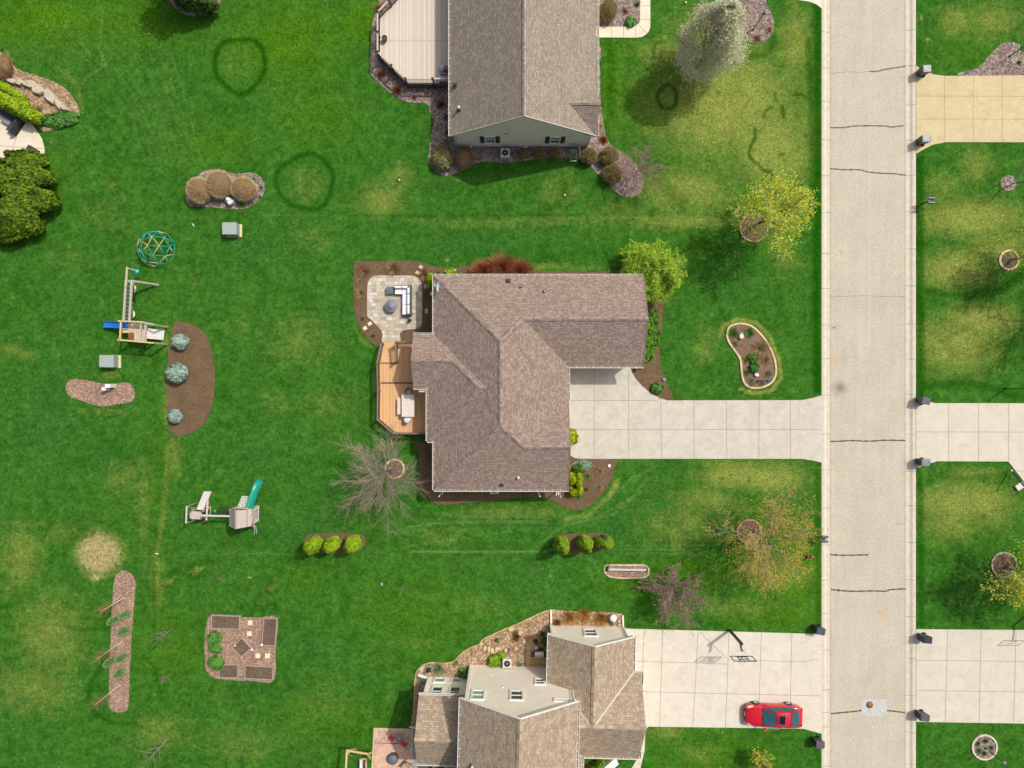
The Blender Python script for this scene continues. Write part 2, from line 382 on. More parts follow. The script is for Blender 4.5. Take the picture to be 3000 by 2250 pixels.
def attr(me, name, r, g, b):
    a = me.color_attributes.new(name, 'FLOAT_COLOR', 'POINT')
    a.data.foreach_set('color', np.stack([r, g, b, np.ones_like(r)], -1).astype(np.float32).ravel())
attr(me, 'wear', np.clip(dry.a, 0, 1.3), np.clip(lush.a, 0, 1.3), np.clip(bare.a, 0, 1.5))
attr(me, 'hue', np.clip(mow.a, 0, 1), np.clip(yel.a, 0, 1), np.clip(deep.a, 0, 1))
t = NT('lawn')
wa = t.n('ShaderNodeVertexColor'); wa.layer_name = 'wear'; hu = t.n('ShaderNodeVertexColor'); hu.layer_name = 'hue'
s1 = t.n('ShaderNodeSeparateColor'); s2 = t.n('ShaderNodeSeparateColor'); t.l(wa.outputs[0], s1.inputs[0]); t.l(hu.outputs[0], s2.inputs[0])
n_big = t.noise(.22, 4, .6); n_mid = t.noise(1.3, 4, .65, dist=.4); n_sm = t.noise(5.0, 3, .7); n_fine = t.noise(11, 3, .85); n_dry = t.noise(.9, 5, .7, dist=.3)
g = t.ramp(n_mid, [(.32, sr(38,86,20)), (.5, sr(50,101,28)), (.68, sr(72,116,42))])
g = t.mix(t.ramp(n_big, [(.35, 0.0), (.65, .5)]), g, t.ramp(n_sm, [(.36, sr(40,92,20)), (.64, sr(80,122,48))]))
def amt(mask, lo=.15, nz=n_dry, k=.7):   # mask broken up by noise
    v = t.math('ADD', mask, t.math('MULTIPLY', t.math('SUBTRACT', nz, .5), k))
    v = t.math('MULTIPLY', t.math('SUBTRACT', v, lo), 1/(1-lo), True)
    return t.math('MULTIPLY', v, t.math('MINIMUM', t.math('MULTIPLY', mask, 6), 1.0), True)
g = t.mix(t.math('MULTIPLY', s2.outputs[1], .9), g, t.ramp(n_sm, [(.36, sr(52,100,0)), (.64, sr(92,130,4))]))
g = t.mix(t.math('MULTIPLY', s2.outputs[2], .7), g, t.ramp(n_sm, [(.36, sr(28,84,26)), (.64, sr(56,108,52))]))
nz2 = t.math('ADD', t.math('MULTIPLY', n_dry, .5), t.math('MULTIPLY', t.noise(3.6, 4, .8), .5)); g = t.mix(amt(s1.outputs[0], .12, nz2, 2.0), g, t.ramp(n_fine, [(.34, sr(92,114,34)), (.5, sr(120,134,56)), (.66, sr(150,156,88))]))
g = t.mix(t.math('MULTIPLY', amt(s1.outputs[1], .1, n_sm, .7), .9), g, t.ramp(n_sm, [(.36, sr(6,60,0)), (.64, sr(28,86,4))]))
g = t.mix(t.math('MULTIPLY', amt(s2.outputs[0], .05, t.noise(2.5, 4, .8), 1.3), .6), g, sr(110,138,78))
g = t.mix(amt(s1.outputs[2], .2, t.noise(2.6, 5, .85), 2.6), g, t.ramp(t.noise(4.5, 5, .85), [(.34, sr(132,118,88)), (.5, sr(160,148,100)), (.66, sr(190,182,118))]))
spk = t.ramp(n_fine, [(.33, .6), (.5, 1.0), (.67, 1.45)])
g = t.mix(1.0, g, spk, 'MULTIPLY'); g = t.mix(1.0, g, t.ramp(t.noise(3.2, 4, .75), [(.36, .74), (.64, 1.28)]), 'MULTIPLY'); g = t.mix(1.0, g, t.ramp(t.noise(.55, 5, .8, dist=.6), [(.34, .82), (.66, 1.17)]), 'MULTIPLY')
vz = t.n('ShaderNodeTexVoronoi'); vz.inputs['Scale'].default_value = .42; t.l(t.pos(), vz.inputs['Vector'])
t.base(g, .95, 0, .02); t.bump(t.noise(22, 3, .8), .9, .05)
me.materials.append(t.m)
go = bpy.data.objects.new('ground', me); COL.objects.link(go); tag(go, kind='structure')

# ================================================================= ROAD
def grid_obj(name, x0, x1, y0, y1, step, z, mat, cols):
    xs = np.linspace(x0, x1, max(2, int((x1-x0)/step)+1)); ys = np.linspace(y0, y1, int((y1-y0)/step)+1)
    Xg, Yg = np.meshgrid(xs, ys); n1, n2 = len(xs), len(ys)
    me = bpy.data.meshes.new(name); v = np.stack([Xg, Yg, np.full_like(Xg, z)], -1).reshape(-1, 3).astype(np.float32)
    me.vertices.add(len(v)); me.vertices.foreach_set('co', v.ravel()); ii = np.arange(n1*n2).reshape(n2, n1)
    q = np.stack([ii[:-1, :-1], ii[:-1, 1:], ii[1:, 1:], ii[1:, :-1]], -1).reshape(-1, 4).astype(np.int32)
    me.loops.add(q.size); me.loops.foreach_set('vertex_index', q.ravel()); me.polygons.add(len(q))
    me.polygons.foreach_set('loop_start', np.arange(0, q.size, 4, dtype=np.int32)); me.polygons.foreach_set('loop_total', np.full(len(q), 4, np.int32))
    me.update(calc_edges=True); attr(me, 'stain', *cols(Xg*PPM+1500, 1125-Yg*PPM)); me.materials.append(mat)
    o = bpy.data.objects.new(name, me); COL.objects.link(o); return tag(o, kind='structure')
def road_cols(px, py):
    a = Paint(px, py); b = Paint(px, py); c = Paint(px, py)
    a.blob(2462,1136,20,17,1,20); a.blob(2445,1130,12,10,.5); a.blob(2455,1150,9,12,.6); a.blob(2445,959,5,4,1.2); a.blob(2463,738,3,3,1.1); a.blob(2475,1050,10,22,.25)
    b.blob(2443,1050,10,22,.7); b.blob(2590,1803,16,9,1.0,40); b.blob(2577,1794,7,4,1.5,25); b.blob(2448,1360,8,6,.4)
    b.blob(2480,1748,10,8,.3); b.blob(2640,2056,12,12,.25); b.blob(2637,2153,8,8,.3); b.blob(2476,2226,8,8,.3)
    c.stroke([(2550,-20),(2550,800),(2548,1000)], 3.5, .6); c.blob(2480,1900,40,120,.3)
    a.blob(2545,1990,12,30,.25,10); a.stroke([(2433,-20),(2434,2300)], 2.0, .5); a.stroke([(2655,-20),(2654,2300)], 2.0, .5)
    return a.a, b.a, c.a
t = NT('asphalt')
va = t.n('ShaderNodeVertexColor'); va.layer_name = 'stain'; sp = t.n('ShaderNodeSeparateColor'); t.l(va.outputs[0], sp.inputs[0])
f = t.noise(15, 3, .9); c = t.ramp(f, [(.32, sr(138,130,112)), (.45, sr(178,170,150)), (.56, sr(192,184,164)), (.7, sr(222,216,198))])
mp = t.n('ShaderNodeMapping'); mp.inputs['Scale'].default_value = (1.6, .12, 1); t.l(t.pos(), mp.inputs['Vector']); c = t.mix(1.0, c, t.ramp(t.noise(1, 4, .7, mp.outputs[0]), [(.3, .94), (.7, 1.05)]), 'MULTIPLY'); c = t.mix(1.0, c, t.ramp(t.noise(.35, 5, .7), [(.32, .93), (.68, 1.05)]), 'MULTIPLY')
c = t.mix(t.math('MULTIPLY', sp.outputs[2], .35), c, sr(205,203,195))
c = t.mix(t.math('MULTIPLY', sp.outputs[1], t.ramp(t.noise(5, 3), [(.3, .2), (.7, .9)]), True), c, sr(196,150,92))
c = t.mix(t.math('MULTIPLY', sp.outputs[0], t.ramp(t.noise(7, 3), [(.3, .35), (.7, 1)]), True), c, sr(108,88,70))
t.base(c, .9); t.bump(t.noise(40, 2), .5, .01)
grid_obj('road', KX1, KX2, -90, 90, .15, -.08, t.m, road_cols)
t = NT('kerb_concrete')
c = t.ramp(t.noise(2.2, 5, .7), [(.3, sr(188,178,156)), (.55, sr(202,193,172)), (.8, sr(214,206,188))])
c = t.mix(t.ramp(t.noise(1.1, 4, .8), [(.60, 0.0), (.72, .35)]), c, sr(178,166,138))
t.base(c, .85); t.bump(t.noise(30, 2), .2, .01); kerbm = t.m
seam = simple('kerb_joint', sr(118,108,88), .95, .2, 8)  # dark joints between kerb sections and the base under them
def kerb(name, xa, xb, side, seams, label):
    prof = [(0, -.079), (.38, -.085), (.50, -.05), (.64, .015), (.78, .03), (1.0, .012), (1.0, -.3)]
    mb = MB(); ys = sorted([P(0, s).y for s in seams]+[-90, 90])
    for y0, y1 in zip(ys[:-1], ys[1:]):
        pr = [((xa+(xb-xa)*u), z) for u, z in prof]
        y0 += .012; y1 -= .012
        for (u0, z0), (u1, z1) in zip(pr[:-1], pr[1:]):
            q = [(u0, y0, z0), (u1, y0, z1), (u1, y1, z1), (u0, y1, z0)]
            if (Vector(q[1])-Vector(q[0])).cross(Vector(q[3])-Vector(q[0])).z < 0: q.reverse()
            mb.face(q, 0)
    mb.mesh([(xa, -90, -.11), (xb, -90, -.11), (xb, 90, -.11), (xa, 90, -.11)], [(0, 1, 2, 3) if xb > xa else (3, 2, 1, 0)], 1)
    for s in seams:
        y = P(0, s).y; n = 6
        for (u0, z0), (u1, z1) in zip(prof[:-2], prof[1:-1]):
            q = [(xa+(xb-xa)*u0, y-.016, z0+.003), (xa+(xb-xa)*u1, y-.016, z1+.003), (xa+(xb-xa)*u1, y+.016, z1+.003), (xa+(xb-xa)*u0, y+.016, z0+.003)]
            if (Vector(q[1])-Vector(q[0])).cross(Vector(q[3])-Vector(q[0])).z < 0: q.reverse()
            mb.face(q, 1)
    o = mb.build(name, [kerbm, seam]); tag(o, kind='structure'); return o
kerb('kerb', KX1, KX0, -1, [93,199,297,409,514,622,743,845,952,1051,1157,1272,1377,1489,1597,1700,1797,1905,2021,2088,2131,2246], '')
kerb('kerb', KX2, KX3, 1, [87,192,307,410,514,620,729,836,949,1052,1156,1272,1381,1482,1589,1699,1807,1929,2038,2146,2240], '')

# crack sealant bands, metal covers
tar = simple('crack_sealant', sr(70,66,64), .6, .15, 8)
def ribbon(mb, pts, wd, z, mi=0, jit=.3):
    pts = [Vector((p[0], p[1], 0)) for p in pts]
    for i in range(len(pts)-1):
        a, b = pts[i], pts[i+1]; d = (b-a).normalized(); n = Vector((-d.y, d.x, 0))
        wa = wd*(1+jit*math.sin(i*2.3)); wb = wd*(1+jit*math.sin((i+1)*2.3))
        if i > 0: wa = wb0
        wb0 = wb
        q = [a-n*wa/2, b-n*wb/2, b+n*wb/2, a+n*wa/2]; mb.face([(v.x, v.y, z) for v in q], mi)
def crack(pts, wd, jag=0, lab=None):
    mb = MB(); pp = [tuple(P(a, b, 0)[:2]) for a, b in pts]
    pp = smooth_loop(pp, 6, jag, closed=False); ribbon(mb, pp, wd, -.076); return mb
thick = [([(2549,208),(2570,208),(2590,203),(2620,198),(2655,193)],'dark sealed crack across the right lane near the top of the road'),
 ([(2434,373),(2470,373),(2510,368),(2590,368),(2610,371),(2650,367)],'dark sealed crack spanning the road level with the tan driveway'),
 ([(2433,493),(2470,496),(2520,497),(2545,503),(2590,507),(2620,508),(2655,513)],'dark sealed crack sloping down to the right below the tan driveway'),
 ([(2434,1294),(2500,1291),(2540,1293),(2600,1290),(2655,1291)],'dark sealed crack straight across the road between the two middle driveways'),
 ([(2434,1625),(2450,1627),(2500,1627),(2546,1626)],'short sealed crack ending in the middle of the road'),
 ([(2436,1727),(2455,1730),(2500,1733),(2560,1732),(2595,1733),(2612,1728),(2655,1726)],'dark sealed crack through a small round cover, kinked near its right end'),
 ([(2435,2092),(2480,2088),(2525,2083)],'sealed crack left of the patch with the manhole'),
 ([(2600,2083),(2620,2085),(2653,2089)],'sealed crack right of the patch with the manhole')]
for pts, lab in thick: tag(crack(pts, .115, .006).build('sealed_crack', tar), lab, 'road crack', 'sealed cracks across the road')
hair = simple('hairline_crack', sr(120,112,102), .9, .1)
for pts, lab in [([(2433,215),(2460,212),(2490,209),(2520,211),(2549,207)],'thin unsealed crack continuing the topmost road crack to the left'),
                 ([(2434,869),(2480,868),(2530,866),(2570,868),(2610,869),(2655,868)],'thin unsealed crack across the road beside the north end of the house bed'),
                 ([(2625,1534),(2645,1536),(2655,1539)],'very short thin crack at the right edge of the road')]:
    tag(crack(pts, .03, .012).build('thin_crack', hair), lab, 'road crack', 'unsealed hairline cracks')
mb = MB(); pp = [tuple(P(*a)[:2]) for a in [(2525,2049),(2600,2050),(2600,2098),(2526,2097)]]
pp2 = []
for i in range(4):
    a, b = Vector(pp[i]), Vector(pp[(i+1) % 4])
    for k in range(8): q = a.lerp(b, k/8); pp2.append((q.x+random.uniform(-.02, .02), q.y+random.uniform(-.02, .02)))
mb.prism(pp2, None, -.074); o = mb.build('road_patch', simple('patch_concrete', sr(182,184,180), .85, .12, 3)); tag(o, kind='structure')
rust = simple('rusty_iron', sr(150,100,62), .75, .25, 8, .3)
def cover(px, py, r, lab, grp=None):
    p = P(px, py); e = thing('manhole_cover', lab, 'manhole cover', (p.x, p.y, -.07), 0, grp)
    m = L(); m.lathe((0, 0, 0), [(r, 0), (r, .012), (r*.88, .012)], 24); m.build('rim', simple('cast_iron_rim', sr(120,92,70), .8, .2), e)
    m = L(); m.lathe((0, 0, .004), [(r*.86, 0), (r*.86, .01), (r*.3, .012), (r*.28, .016), (0.01, .016)], 24); m.build('lid', rust, e)
cover(2549, 2066, .30, 'round rusty manhole cover set in the pale concrete patch')
cover(2451, 1626, .11, 'small round valve cover on the short sealed crack', 'small valve covers in the road'); cover(2459, 1730, .11, 'small round valve cover on the kinked sealed crack', 'small valve covers in the road')

# ================================================================= CONCRETE, PAVING
def concrete(name, c1, c2, c3, blotch=sr(180,172,156)):
    t = NT(name)
    c = t.ramp(t.noise(1.0, 6, .75, dist=.3), [(.28, c1), (.5, c2), (.74, c3)])
    c = t.mix(t.ramp(t.noise(.5, 5, .8), [(.52, 0.0), (.75, .5)]), c, blotch)
    c = t.mix(1.0, c, t.ramp(t.noise(14, 3, .8), [(.25, .9), (.75, 1.08)]), 'MULTIPLY')
    t.base(c, .82); t.bump(t.noise(30, 2), .15, .01); return t.m
conc = concrete('driveway_concrete', sr(174,168,152), sr(192,186,170), sr(210,202,186), sr(160,156,142))
conc2 = concrete('light_concrete', sr(190,182,164), sr(205,197,180), sr(216,209,194), sr(182,172,154))
conct = concrete('tan_concrete', sr(182,164,122), sr(196,180,138), sr(208,194,154), sr(176,154,110))
concp = concrete('path_concrete', sr(205,192,166), sr(220,208,184), sr(230,220,200))
grime = simple('joint_line', sr(134,126,108), .95, .2, 5); grimet = simple('tan_joint_line', sr(168,132,84), .95, .2, 5)
def slab(name, outline, joints, mat, jm, z=.05, jw=.035):
    mb = MB(); mb.prism(px2(outline), -.05, z)
    for j in joints: ribbon(mb, [tuple(P(*a)[:2]) for a in j], jw, z+.004, 1, 0)
    o = mb.build(name, [mat, jm]); tag(o, kind='structure'); return o
slab('driveway', [(1640,1060),(1845,1060),(1846,1078),(1852,1093),(1862,1110),(1880,1130),(1905,1151),(1932,1166),(1955,1173),(2350,1172),(2380,1166),(2407,1158),(2407,1355),(2385,1350),(2350,1344),(1700,1344),(1682,1341),(1670,1333),(1662,1318),(1640,1310)],
     [[(1740.5,1060),(1740.5,1344)],[(1841.5,1075),(1842,1344)],[(1935,1168),(1938,1344)],[(2032,1174),(2033,1344)],[(2127,1174),(2129,1344)],[(2223.5,1173),(2222,1344)],[(2314.5,1174),(2316,1344)],[(1655,1173),(1925,1173.5),(1935,1166)],[(1655,1258),(2407,1258)],[(1842,1102),(1848,1096)]], conc, grime)
slab('driveway', [(2683,192),(2700,206),(2735,219),(2770,223),(3500,218),(3500,418),(2770,417),(2730,425),(2702,440),(2683,451)],
     [[(2766,222),(2766,418)],[(2850.5,221),(2850.5,418)],[(2935,220),(2935,418)],[(2683,282),(3500,284)],[(2683,349),(3500,351)]], conct, grimet)
slab('driveway', [(2683,1163),(2712,1175),(2740,1181),(3500,1182),(3500,1420),(3010,1425),(2953,1352),(2745,1351),(2720,1358),(2683,1372)],
     [[(2778.5,1182),(2778.5,1351)],[(2866,1182),(2866,1351)],[(2954,1182),(2954,1351)],[(2683,1265),(3500,1267)],[(2975,1379),(3030,1381)]], concrete('pale_driveway_concrete', sr(186,179,160), sr(200,193,174), sr(210,203,186), sr(176,170,150)), grime)
slab('driveway', [(2683,1843),(3500,1849),(3500,2127),(2683,2114)],
     [[(2775,1845),(2768,2117)],[(2873.5,1847),(2867,2120)],[(2975.5,1848),(2968,2124)],[(2683,1934),(3500,1941)],[(2683,2022),(3500,2033)]], bpy.data.materials['pale_driveway_concrete'], grime)
slab('driveway', [(1800,1838),(1828,1841),(2400,1857),(2407,1857),(2407,2149),(2385,2143),(2352,2134),(1900,2128),(1891,2137),(1889,2170),(1888,2200),(1878,2240),(1868,2300),(1820,2300),(1865,2225),(1800,2160)],
     [[(1886.8,1843),(1884,1900),(1882,1990),(1880,2128)],[(1941,1847),(1932,2128)],[(2044,1850),(2037,2000),(2029,2130)],[(2134.7,1853),(2130,2000),(2124.6,2131)],[(2230,1853),(2221,2132)],[(2319,1856),(2313,2132)],
      [(1820,1936),(2000,1940),(2130,1945)],[(2132,1932),(2350,1938),(2400,1930)],[(1820,2024),(2400,2038)],[(2050,1851),(2131,1931)],[(1868,2234),(1880,2240)],[(1850,2200),(1888,2205)]], conc2, grime)
slab('driveway', [(2330,-60),(2407,-60),(2407,26),(2392,14),(2372,6),(2340,1)], [], concp, grime)
slab('path', [(1735,79),(1850,79),(1862,78),(1871,71),(1875,60),(1875,-60),(1905,-60),(1905,78),(1901,92),(1892,102),(1880,109),(1865,111),(1735,110)],
     [[(1875,18),(1905,18)],[(1875,59),(1905,59)],[(1872,75),(1893,97)],[(1861,79),(1861,111)],[(1826.5,79),(1826.5,111)],[(1791,79),(1791,110)],[(1755,79),(1755,110)]], concp, grime)
slab('patio', [(-60,295),(50,325),(92,360),(112,388),(124,408),(131,436),(130,460),(118,500),(-60,520)], [[(-60,425),(62,432),(131,436)],[(62,360),(38,440)]], concp, grime)
# paver patio by the main house
def paver_mat(name, cols, scale_u, scale_v, mortar=sr(150,138,112), ang=0, joint=.02, big=None):
    t = NT(name); mp = t.n('ShaderNodeMapping'); t.l(t.pos(), mp.inputs['Vector']); mp.inputs['Rotation'].default_value = (0, 0, ang)
    b = t.n('ShaderNodeTexBrick'); t.l(mp.outputs[0], b.inputs['Vector']); b.inputs['Scale'].default_value = 1
    b.inputs['Brick Width'].default_value = scale_u; b.inputs['Row Height'].default_value = scale_v; b.inputs['Mortar Size'].default_value = joint
    b.offset = .37; b.squash = 1.45; b.squash_frequency = 3
    b.inputs['Color1'].default_value = (0, 0, 0, 1); b.inputs['Color2'].default_value = (1, 1, 1, 1); b.inputs['Mortar'].default_value = (.5, .5, .5, 1)
    c = t.ramp(b.outputs['Color'], [((i+.3)/len(cols), k) for i, k in enumerate(cols)])
    c = t.mix(t.math('MULTIPLY', b.outputs['Fac'], .75), c, mortar)
    c = t.mix(1.0, c, t.ramp(t.noise(2.2, 4, .7), [(.3, .84), (.7, 1.12)]), 'MULTIPLY')
    t.base(c, .85); t.bump(b.outputs['Fac'], -.3, .01); return t.m
pv = paver_mat('tumbled_pavers', [sr(166,154,130), sr(180,168,142), sr(190,178,152), sr(172,166,150), sr(196,184,158), sr(190,184,172), sr(176,162,138), sr(204,198,186)], .38, .30, sr(150,138,112), 0, .014)
mb = MB(); mb.prism(smooth_loop(px2([(1077,925),(1076,880),(1077,838),(1081,822),(1092,810),(1108,807),(1160,807),(1208,808),(1224,814),(1234,827),(1237,845),(1237,900),(1236,945),(1231,957),(1220,963),(1200,965),(1182,969),(1172,978),(1170,1004),(1122,1004),(1121,978),(1113,963),(1098,947),(1086,934)]), 4), -.03, .06)
tag(mb.build('patio', pv), kind='structure')
brickm = paver_mat('pink_pavers', [sr(196,160,136), sr(206,172,148), sr(216,184,160), sr(188,150,128)], .22, .22, sr(158,128,108), R(-1.5), .016)
brickc = simple('pink_paver_edge', sr(206,186,150), .85, .15)
mb = MB(); mb.prism(px2([(1098,2136),(1205,2139),(1203,2300),(1090,2300)]), -.03, .06)
mb.prism(px2([(1095,2132),(1098,2132),(1090,2300),(1086,2300)]), -.03, .065, 1); mb.prism(px2([(1095,2132),(1209,2135),(1209,2139),(1095,2136)]), -.03, .068, 1); mb.prism(px2([(1205,2139),(1209,2139),(1206,2300),(1202,2300)]), -.03, .065, 1)
c0 = P(1151, 2224)
for rr in (.45, .65, .85, 1.05, 1.25):      # ring courses round the fire pit
    for k in range(int(rr*26)):
        a0 = 2*math.pi*k/int(rr*26); a1 = a0+2*math.pi/int(rr*26)-.018/rr; r1 = rr+.185
        mb.mesh([(c0.x+r*math.cos(a), c0.y+r*math.sin(a), .066) for r, a in ((rr, a0), (r1, a0), (r1, a1), (rr, a1))], [(0, 1, 2, 3)], 2+(k*7 % 3 == 0))
mb.prism(px2([(1097,2174),(1204,2178),(1204,2180),(1097,2176)]), None, .066, 4)
tag(mb.build('patio', [brickm, brickc, simple('ring_paver', sr(204,168,142), .85, .12), simple('ring_paver_light', sr(214,182,156), .85, .12), simple('gap_line', sr(120,100,92), .9)]), kind='structure')
slab('patio', [(1543,1892),(1640,1890),(1640,1963),(1556,1961),(1545,1957),(1541,1950)], [[(1556,1893),(1556,1960)],[(1569,1893),(1569,1961)],[(1582,1893),(1582,1961)],[(1595,1893),(1595,1961)],[(1543,1906),(1640,1906)],[(1543,1919),(1640,1919)],[(1543,1932),(1640,1932)],[(1543,1946),(1640,1946)]], concrete('tan_pavers', sr(176,148,108), sr(190,162,120), sr(202,176,134), sr(168,140,100)), simple('paver_gap', sr(120,96,66), .9), .05, .03)

# ================================================================= MULCH BEDS
def mulch(name, cols, scale=9, fine=.35):
    t = NT(name); v = t.n('ShaderNodeTexVoronoi'); v.inputs['Scale'].default_value = scale; v.inputs['Randomness'].default_value = 1
    wn = t.n('ShaderNodeVectorMath', operation='ADD'); t.l(t.pos(), wn.inputs[0])
    nz = t.n('ShaderNodeTexNoise'); nz.inputs['Scale'].default_value = 6; t.l(t.pos(), nz.inputs['Vector']); sc_ = t.n('ShaderNodeVectorMath', operation='SCALE'); sc_.inputs['Scale'].default_value = .25
    t.l(nz.outputs['Color'], sc_.inputs[0]); t.l(sc_.outputs[0], wn.inputs[1]); t.l(wn.outputs[0], v.inputs['Vector'])
    s = t.n('ShaderNodeSeparateColor'); t.l(v.outputs['Color'], s.inputs[0])
    c = t.ramp(s.outputs[0], [((i+.5)/len(cols), k) for i, k in enumerate(cols)])
    c = t.mix(fine, c, t.ramp(t.noise(18, 3, .8), [(.3, cmul(cols[0], .7)), (.7, cols[-1])]))
    c = t.mix(1.0, c, t.ramp(t.noise(.7, 3), [(.3, .85), (.7, 1.12)]), 'MULTIPLY')
    t.base(c, .95, 0, .1); t.bump(t.noise(25, 3, .8), .8, .04); return t.m
mBrown = mulch('brown_mulch', [sr(94,76,56), sr(108,88,66), sr(116,96,72), sr(128,106,82)], 12, .5)
mGrey = mulch('weathered_mulch', [sr(72,58,55), sr(104,88,82), sr(126,108,101), sr(150,132,122), sr(188,172,160)], 9)
mPink = mulch('red_chip_mulch', [sr(108,80,66), sr(134,104,86), sr(150,118,98), sr(168,136,116), sr(196,170,150)], 11)
mTan = mulch('straw_mulch', [sr(98,74,60), sr(128,100,80), sr(152,124,98), sr(178,150,116), sr(206,182,144)], 9)
mEarth = mulch('dark_soil', [sr(84,68,56), sr(100,82,68), sr(114,96,80), sr(130,110,92)], 14)
gravel = mulch('grey_gravel', [sr(120,112,104), sr(150,142,134), sr(172,165,156), sr(196,190,182)], 12)
def bed(outline, mat, z=.035, jit=.025, sub=6, name='mulch_bed', straight=False):
    pts = px2(outline)
    pts = pts if straight else smooth_loop(pts, sub, jit)
    mb = MB(); mb.prism(pts, -.02, z); o = mb.build(name, mat); return tag(o, kind='structure')
bed([(1040,767),(1050,766),(1100,766),(1170,764),(1200,763),(1230,767),(1258,776),(1290,784),(1340,783),(1385,778),(1430,778),(1500,779),(1560,792),(1640,795),(1700,796),(1790,795),(1840,785),(1890,788),(1925,830),(1942,885),(1941,925),(1937,960),(1932,1000),(1933,1040),(1936,1080),(1948,1110),(1962,1140),(1972,1172),(1955,1176),(1930,1180),(1700,1185),(1660,900),(1300,1010),(1272,1010),(1115,1012),(1098,1008),(1080,995),(1058,968),(1044,935),(1037,900),(1035,850),(1037,800)], mBrown)
bed([(1130,1290),(1200,1292),(1225,1320),(1230,1370),(1232,1410),(1245,1445),(1270,1472),(1300,1478),(1380,1472),(1460,1464),(1540,1456),(1590,1457),(1620,1468),(1650,1486),(1695,1494),(1730,1479),(1762,1450),(1786,1415),(1800,1375),(1806,1346),(1750,1335),(1600,1300),(1400,1300)], mBrown)
bed([(548,560),(552,600),(600,606),(660,611),(708,613),(742,601),(768,577),(775,548),(769,524),(748,509),(725,506),(690,509),(640,498),(590,505)], mGrey)
bed([(512,946),(525,943),(552,947),(590,966),(612,998),(625,1050),(630,1110),(626,1170),(611,1218),(590,1248),(560,1268),(522,1277),(502,1264),(494,1232),(490,1150),(491,1080),(497,1010),(505,965)], mBrown, .05)
bed([(193,1140),(199,1120),(214,1111),(250,1113),(300,1123),(345,1123),(375,1121),(390,1136),(396,1156),(386,1176),(350,1184),(310,1190),(280,1187),(240,1174),(206,1160)], mPink)
bed([(890,1592),(896,1573),(916,1563),(950,1561),(1000,1560),(1040,1562),(1064,1570),(1071,1586),(1064,1604),(1040,1618),(1000,1622),(940,1620),(905,1610)], mBrown)
bed([(1616,1586),(1625,1573),(1646,1566),(1700,1563),(1760,1561),(1784,1567),(1793,1583),(1785,1603),(1750,1614),(1690,1620),(1650,1618),(1622,1606)], mBrown)
bed([(1768,1665),(1773,1656),(1800,1654),(1845,1655),(1885,1656),(1894,1662),(1902,1675),(1892,1688),(1865,1693),(1830,1693),(1795,1690),(1775,1680)], mPink)
bed([(365,1671),(347,1678),(336,1696),(331,1750),(328,1800),(325,1870),(322,1940),(321,2000),(319,2060),(326,2078),(345,2087),(368,2082),(377,2060),(380,1980),(384,1900),(389,1830),(394,1760),(397,1710),(388,1685)], mPink)
bed([(618,1802),(680,1806),(750,1809),(812,1811),(808,1900),(802,1992),(740,1995),(640,1988),(612,1972),(602,1950),(600,1880),(604,1840)], mPink)
bed([(1628,1786),(1600,1789),(1572,1801),(1530,1821),(1490,1838),(1450,1855),(1417,1871),(1400,1888),(1368,1902),(1345,1921),(1328,1938),(1300,1942),(1260,1941),(1236,1949),(1221,1966),(1216,1990),(1213,2060),(1209,2140),(1300,2180),(1500,2180),(1700,2020),(1815,1900),(1828,1838),(1826,1805),(1812,1796),(1760,1793),(1700,1792),(1660,1789)], mTan)
bed([(1135,-30),(1105,30),(1093,58),(1087,110),(1084,170),(1086,215),(1112,245),(1150,276),(1195,300),(1248,305),(1259,330),(1270,358),(1263,400),(1257,440),(1256,472),(1275,500),(1300,514),(1332,510),(1366,494),(1400,477),(1440,474),(1500,476),(1560,467),(1620,462),(1660,464),(1690,466),(1722,481),(1747,505),(1775,532),(1800,560),(1830,576),(1852,578),(1875,566),(1886,542),(1880,512),(1862,482),(1830,452),(1795,428),(1776,400),(1766,350),(1760,290),(1758,200),(1757,130),(1700,100),(1500,60),(1300,-30)], mGrey)
bed([(1735,-60),(1876,-60),(1876,60),(1870,73),(1855,80),(1735,80)], mGrey, .034, straight=True)
bed([(2120,-60),(2220,-60),(2236,-20),(2250,20),(2262,46),(2267,75),(2262,100),(2246,118),(2225,128),(2205,127),(2186,116),(2176,100),(2140,40)], mGrey)
bed([(470,-60),(490,-10),(515,26),(540,42),(565,48),(600,46),(625,35),(643,14),(655,-20),(640,-60)], mGrey)
bed([(-60,130),(0,152),(30,183),(62,206),(110,222),(150,236),(190,258),(215,288),(232,318),(230,345),(200,366),(160,379),(125,384),(80,345),(0,340),(-60,300)], mTan)
bed([(2842,223),(2868,197),(2898,162),(2920,139),(2948,125),(2985,130),(3040,165),(3500,222)], mGrey, .034)
bed([(1207,2110),(1222,2110),(1222,2300),(1205,2300)], gravel, .03, straight=True, name='gravel'); bed([(1222,2230),(1350,2230),(1350,2300),(1222,2300)], gravel, .031, straight=True, name='gravel')
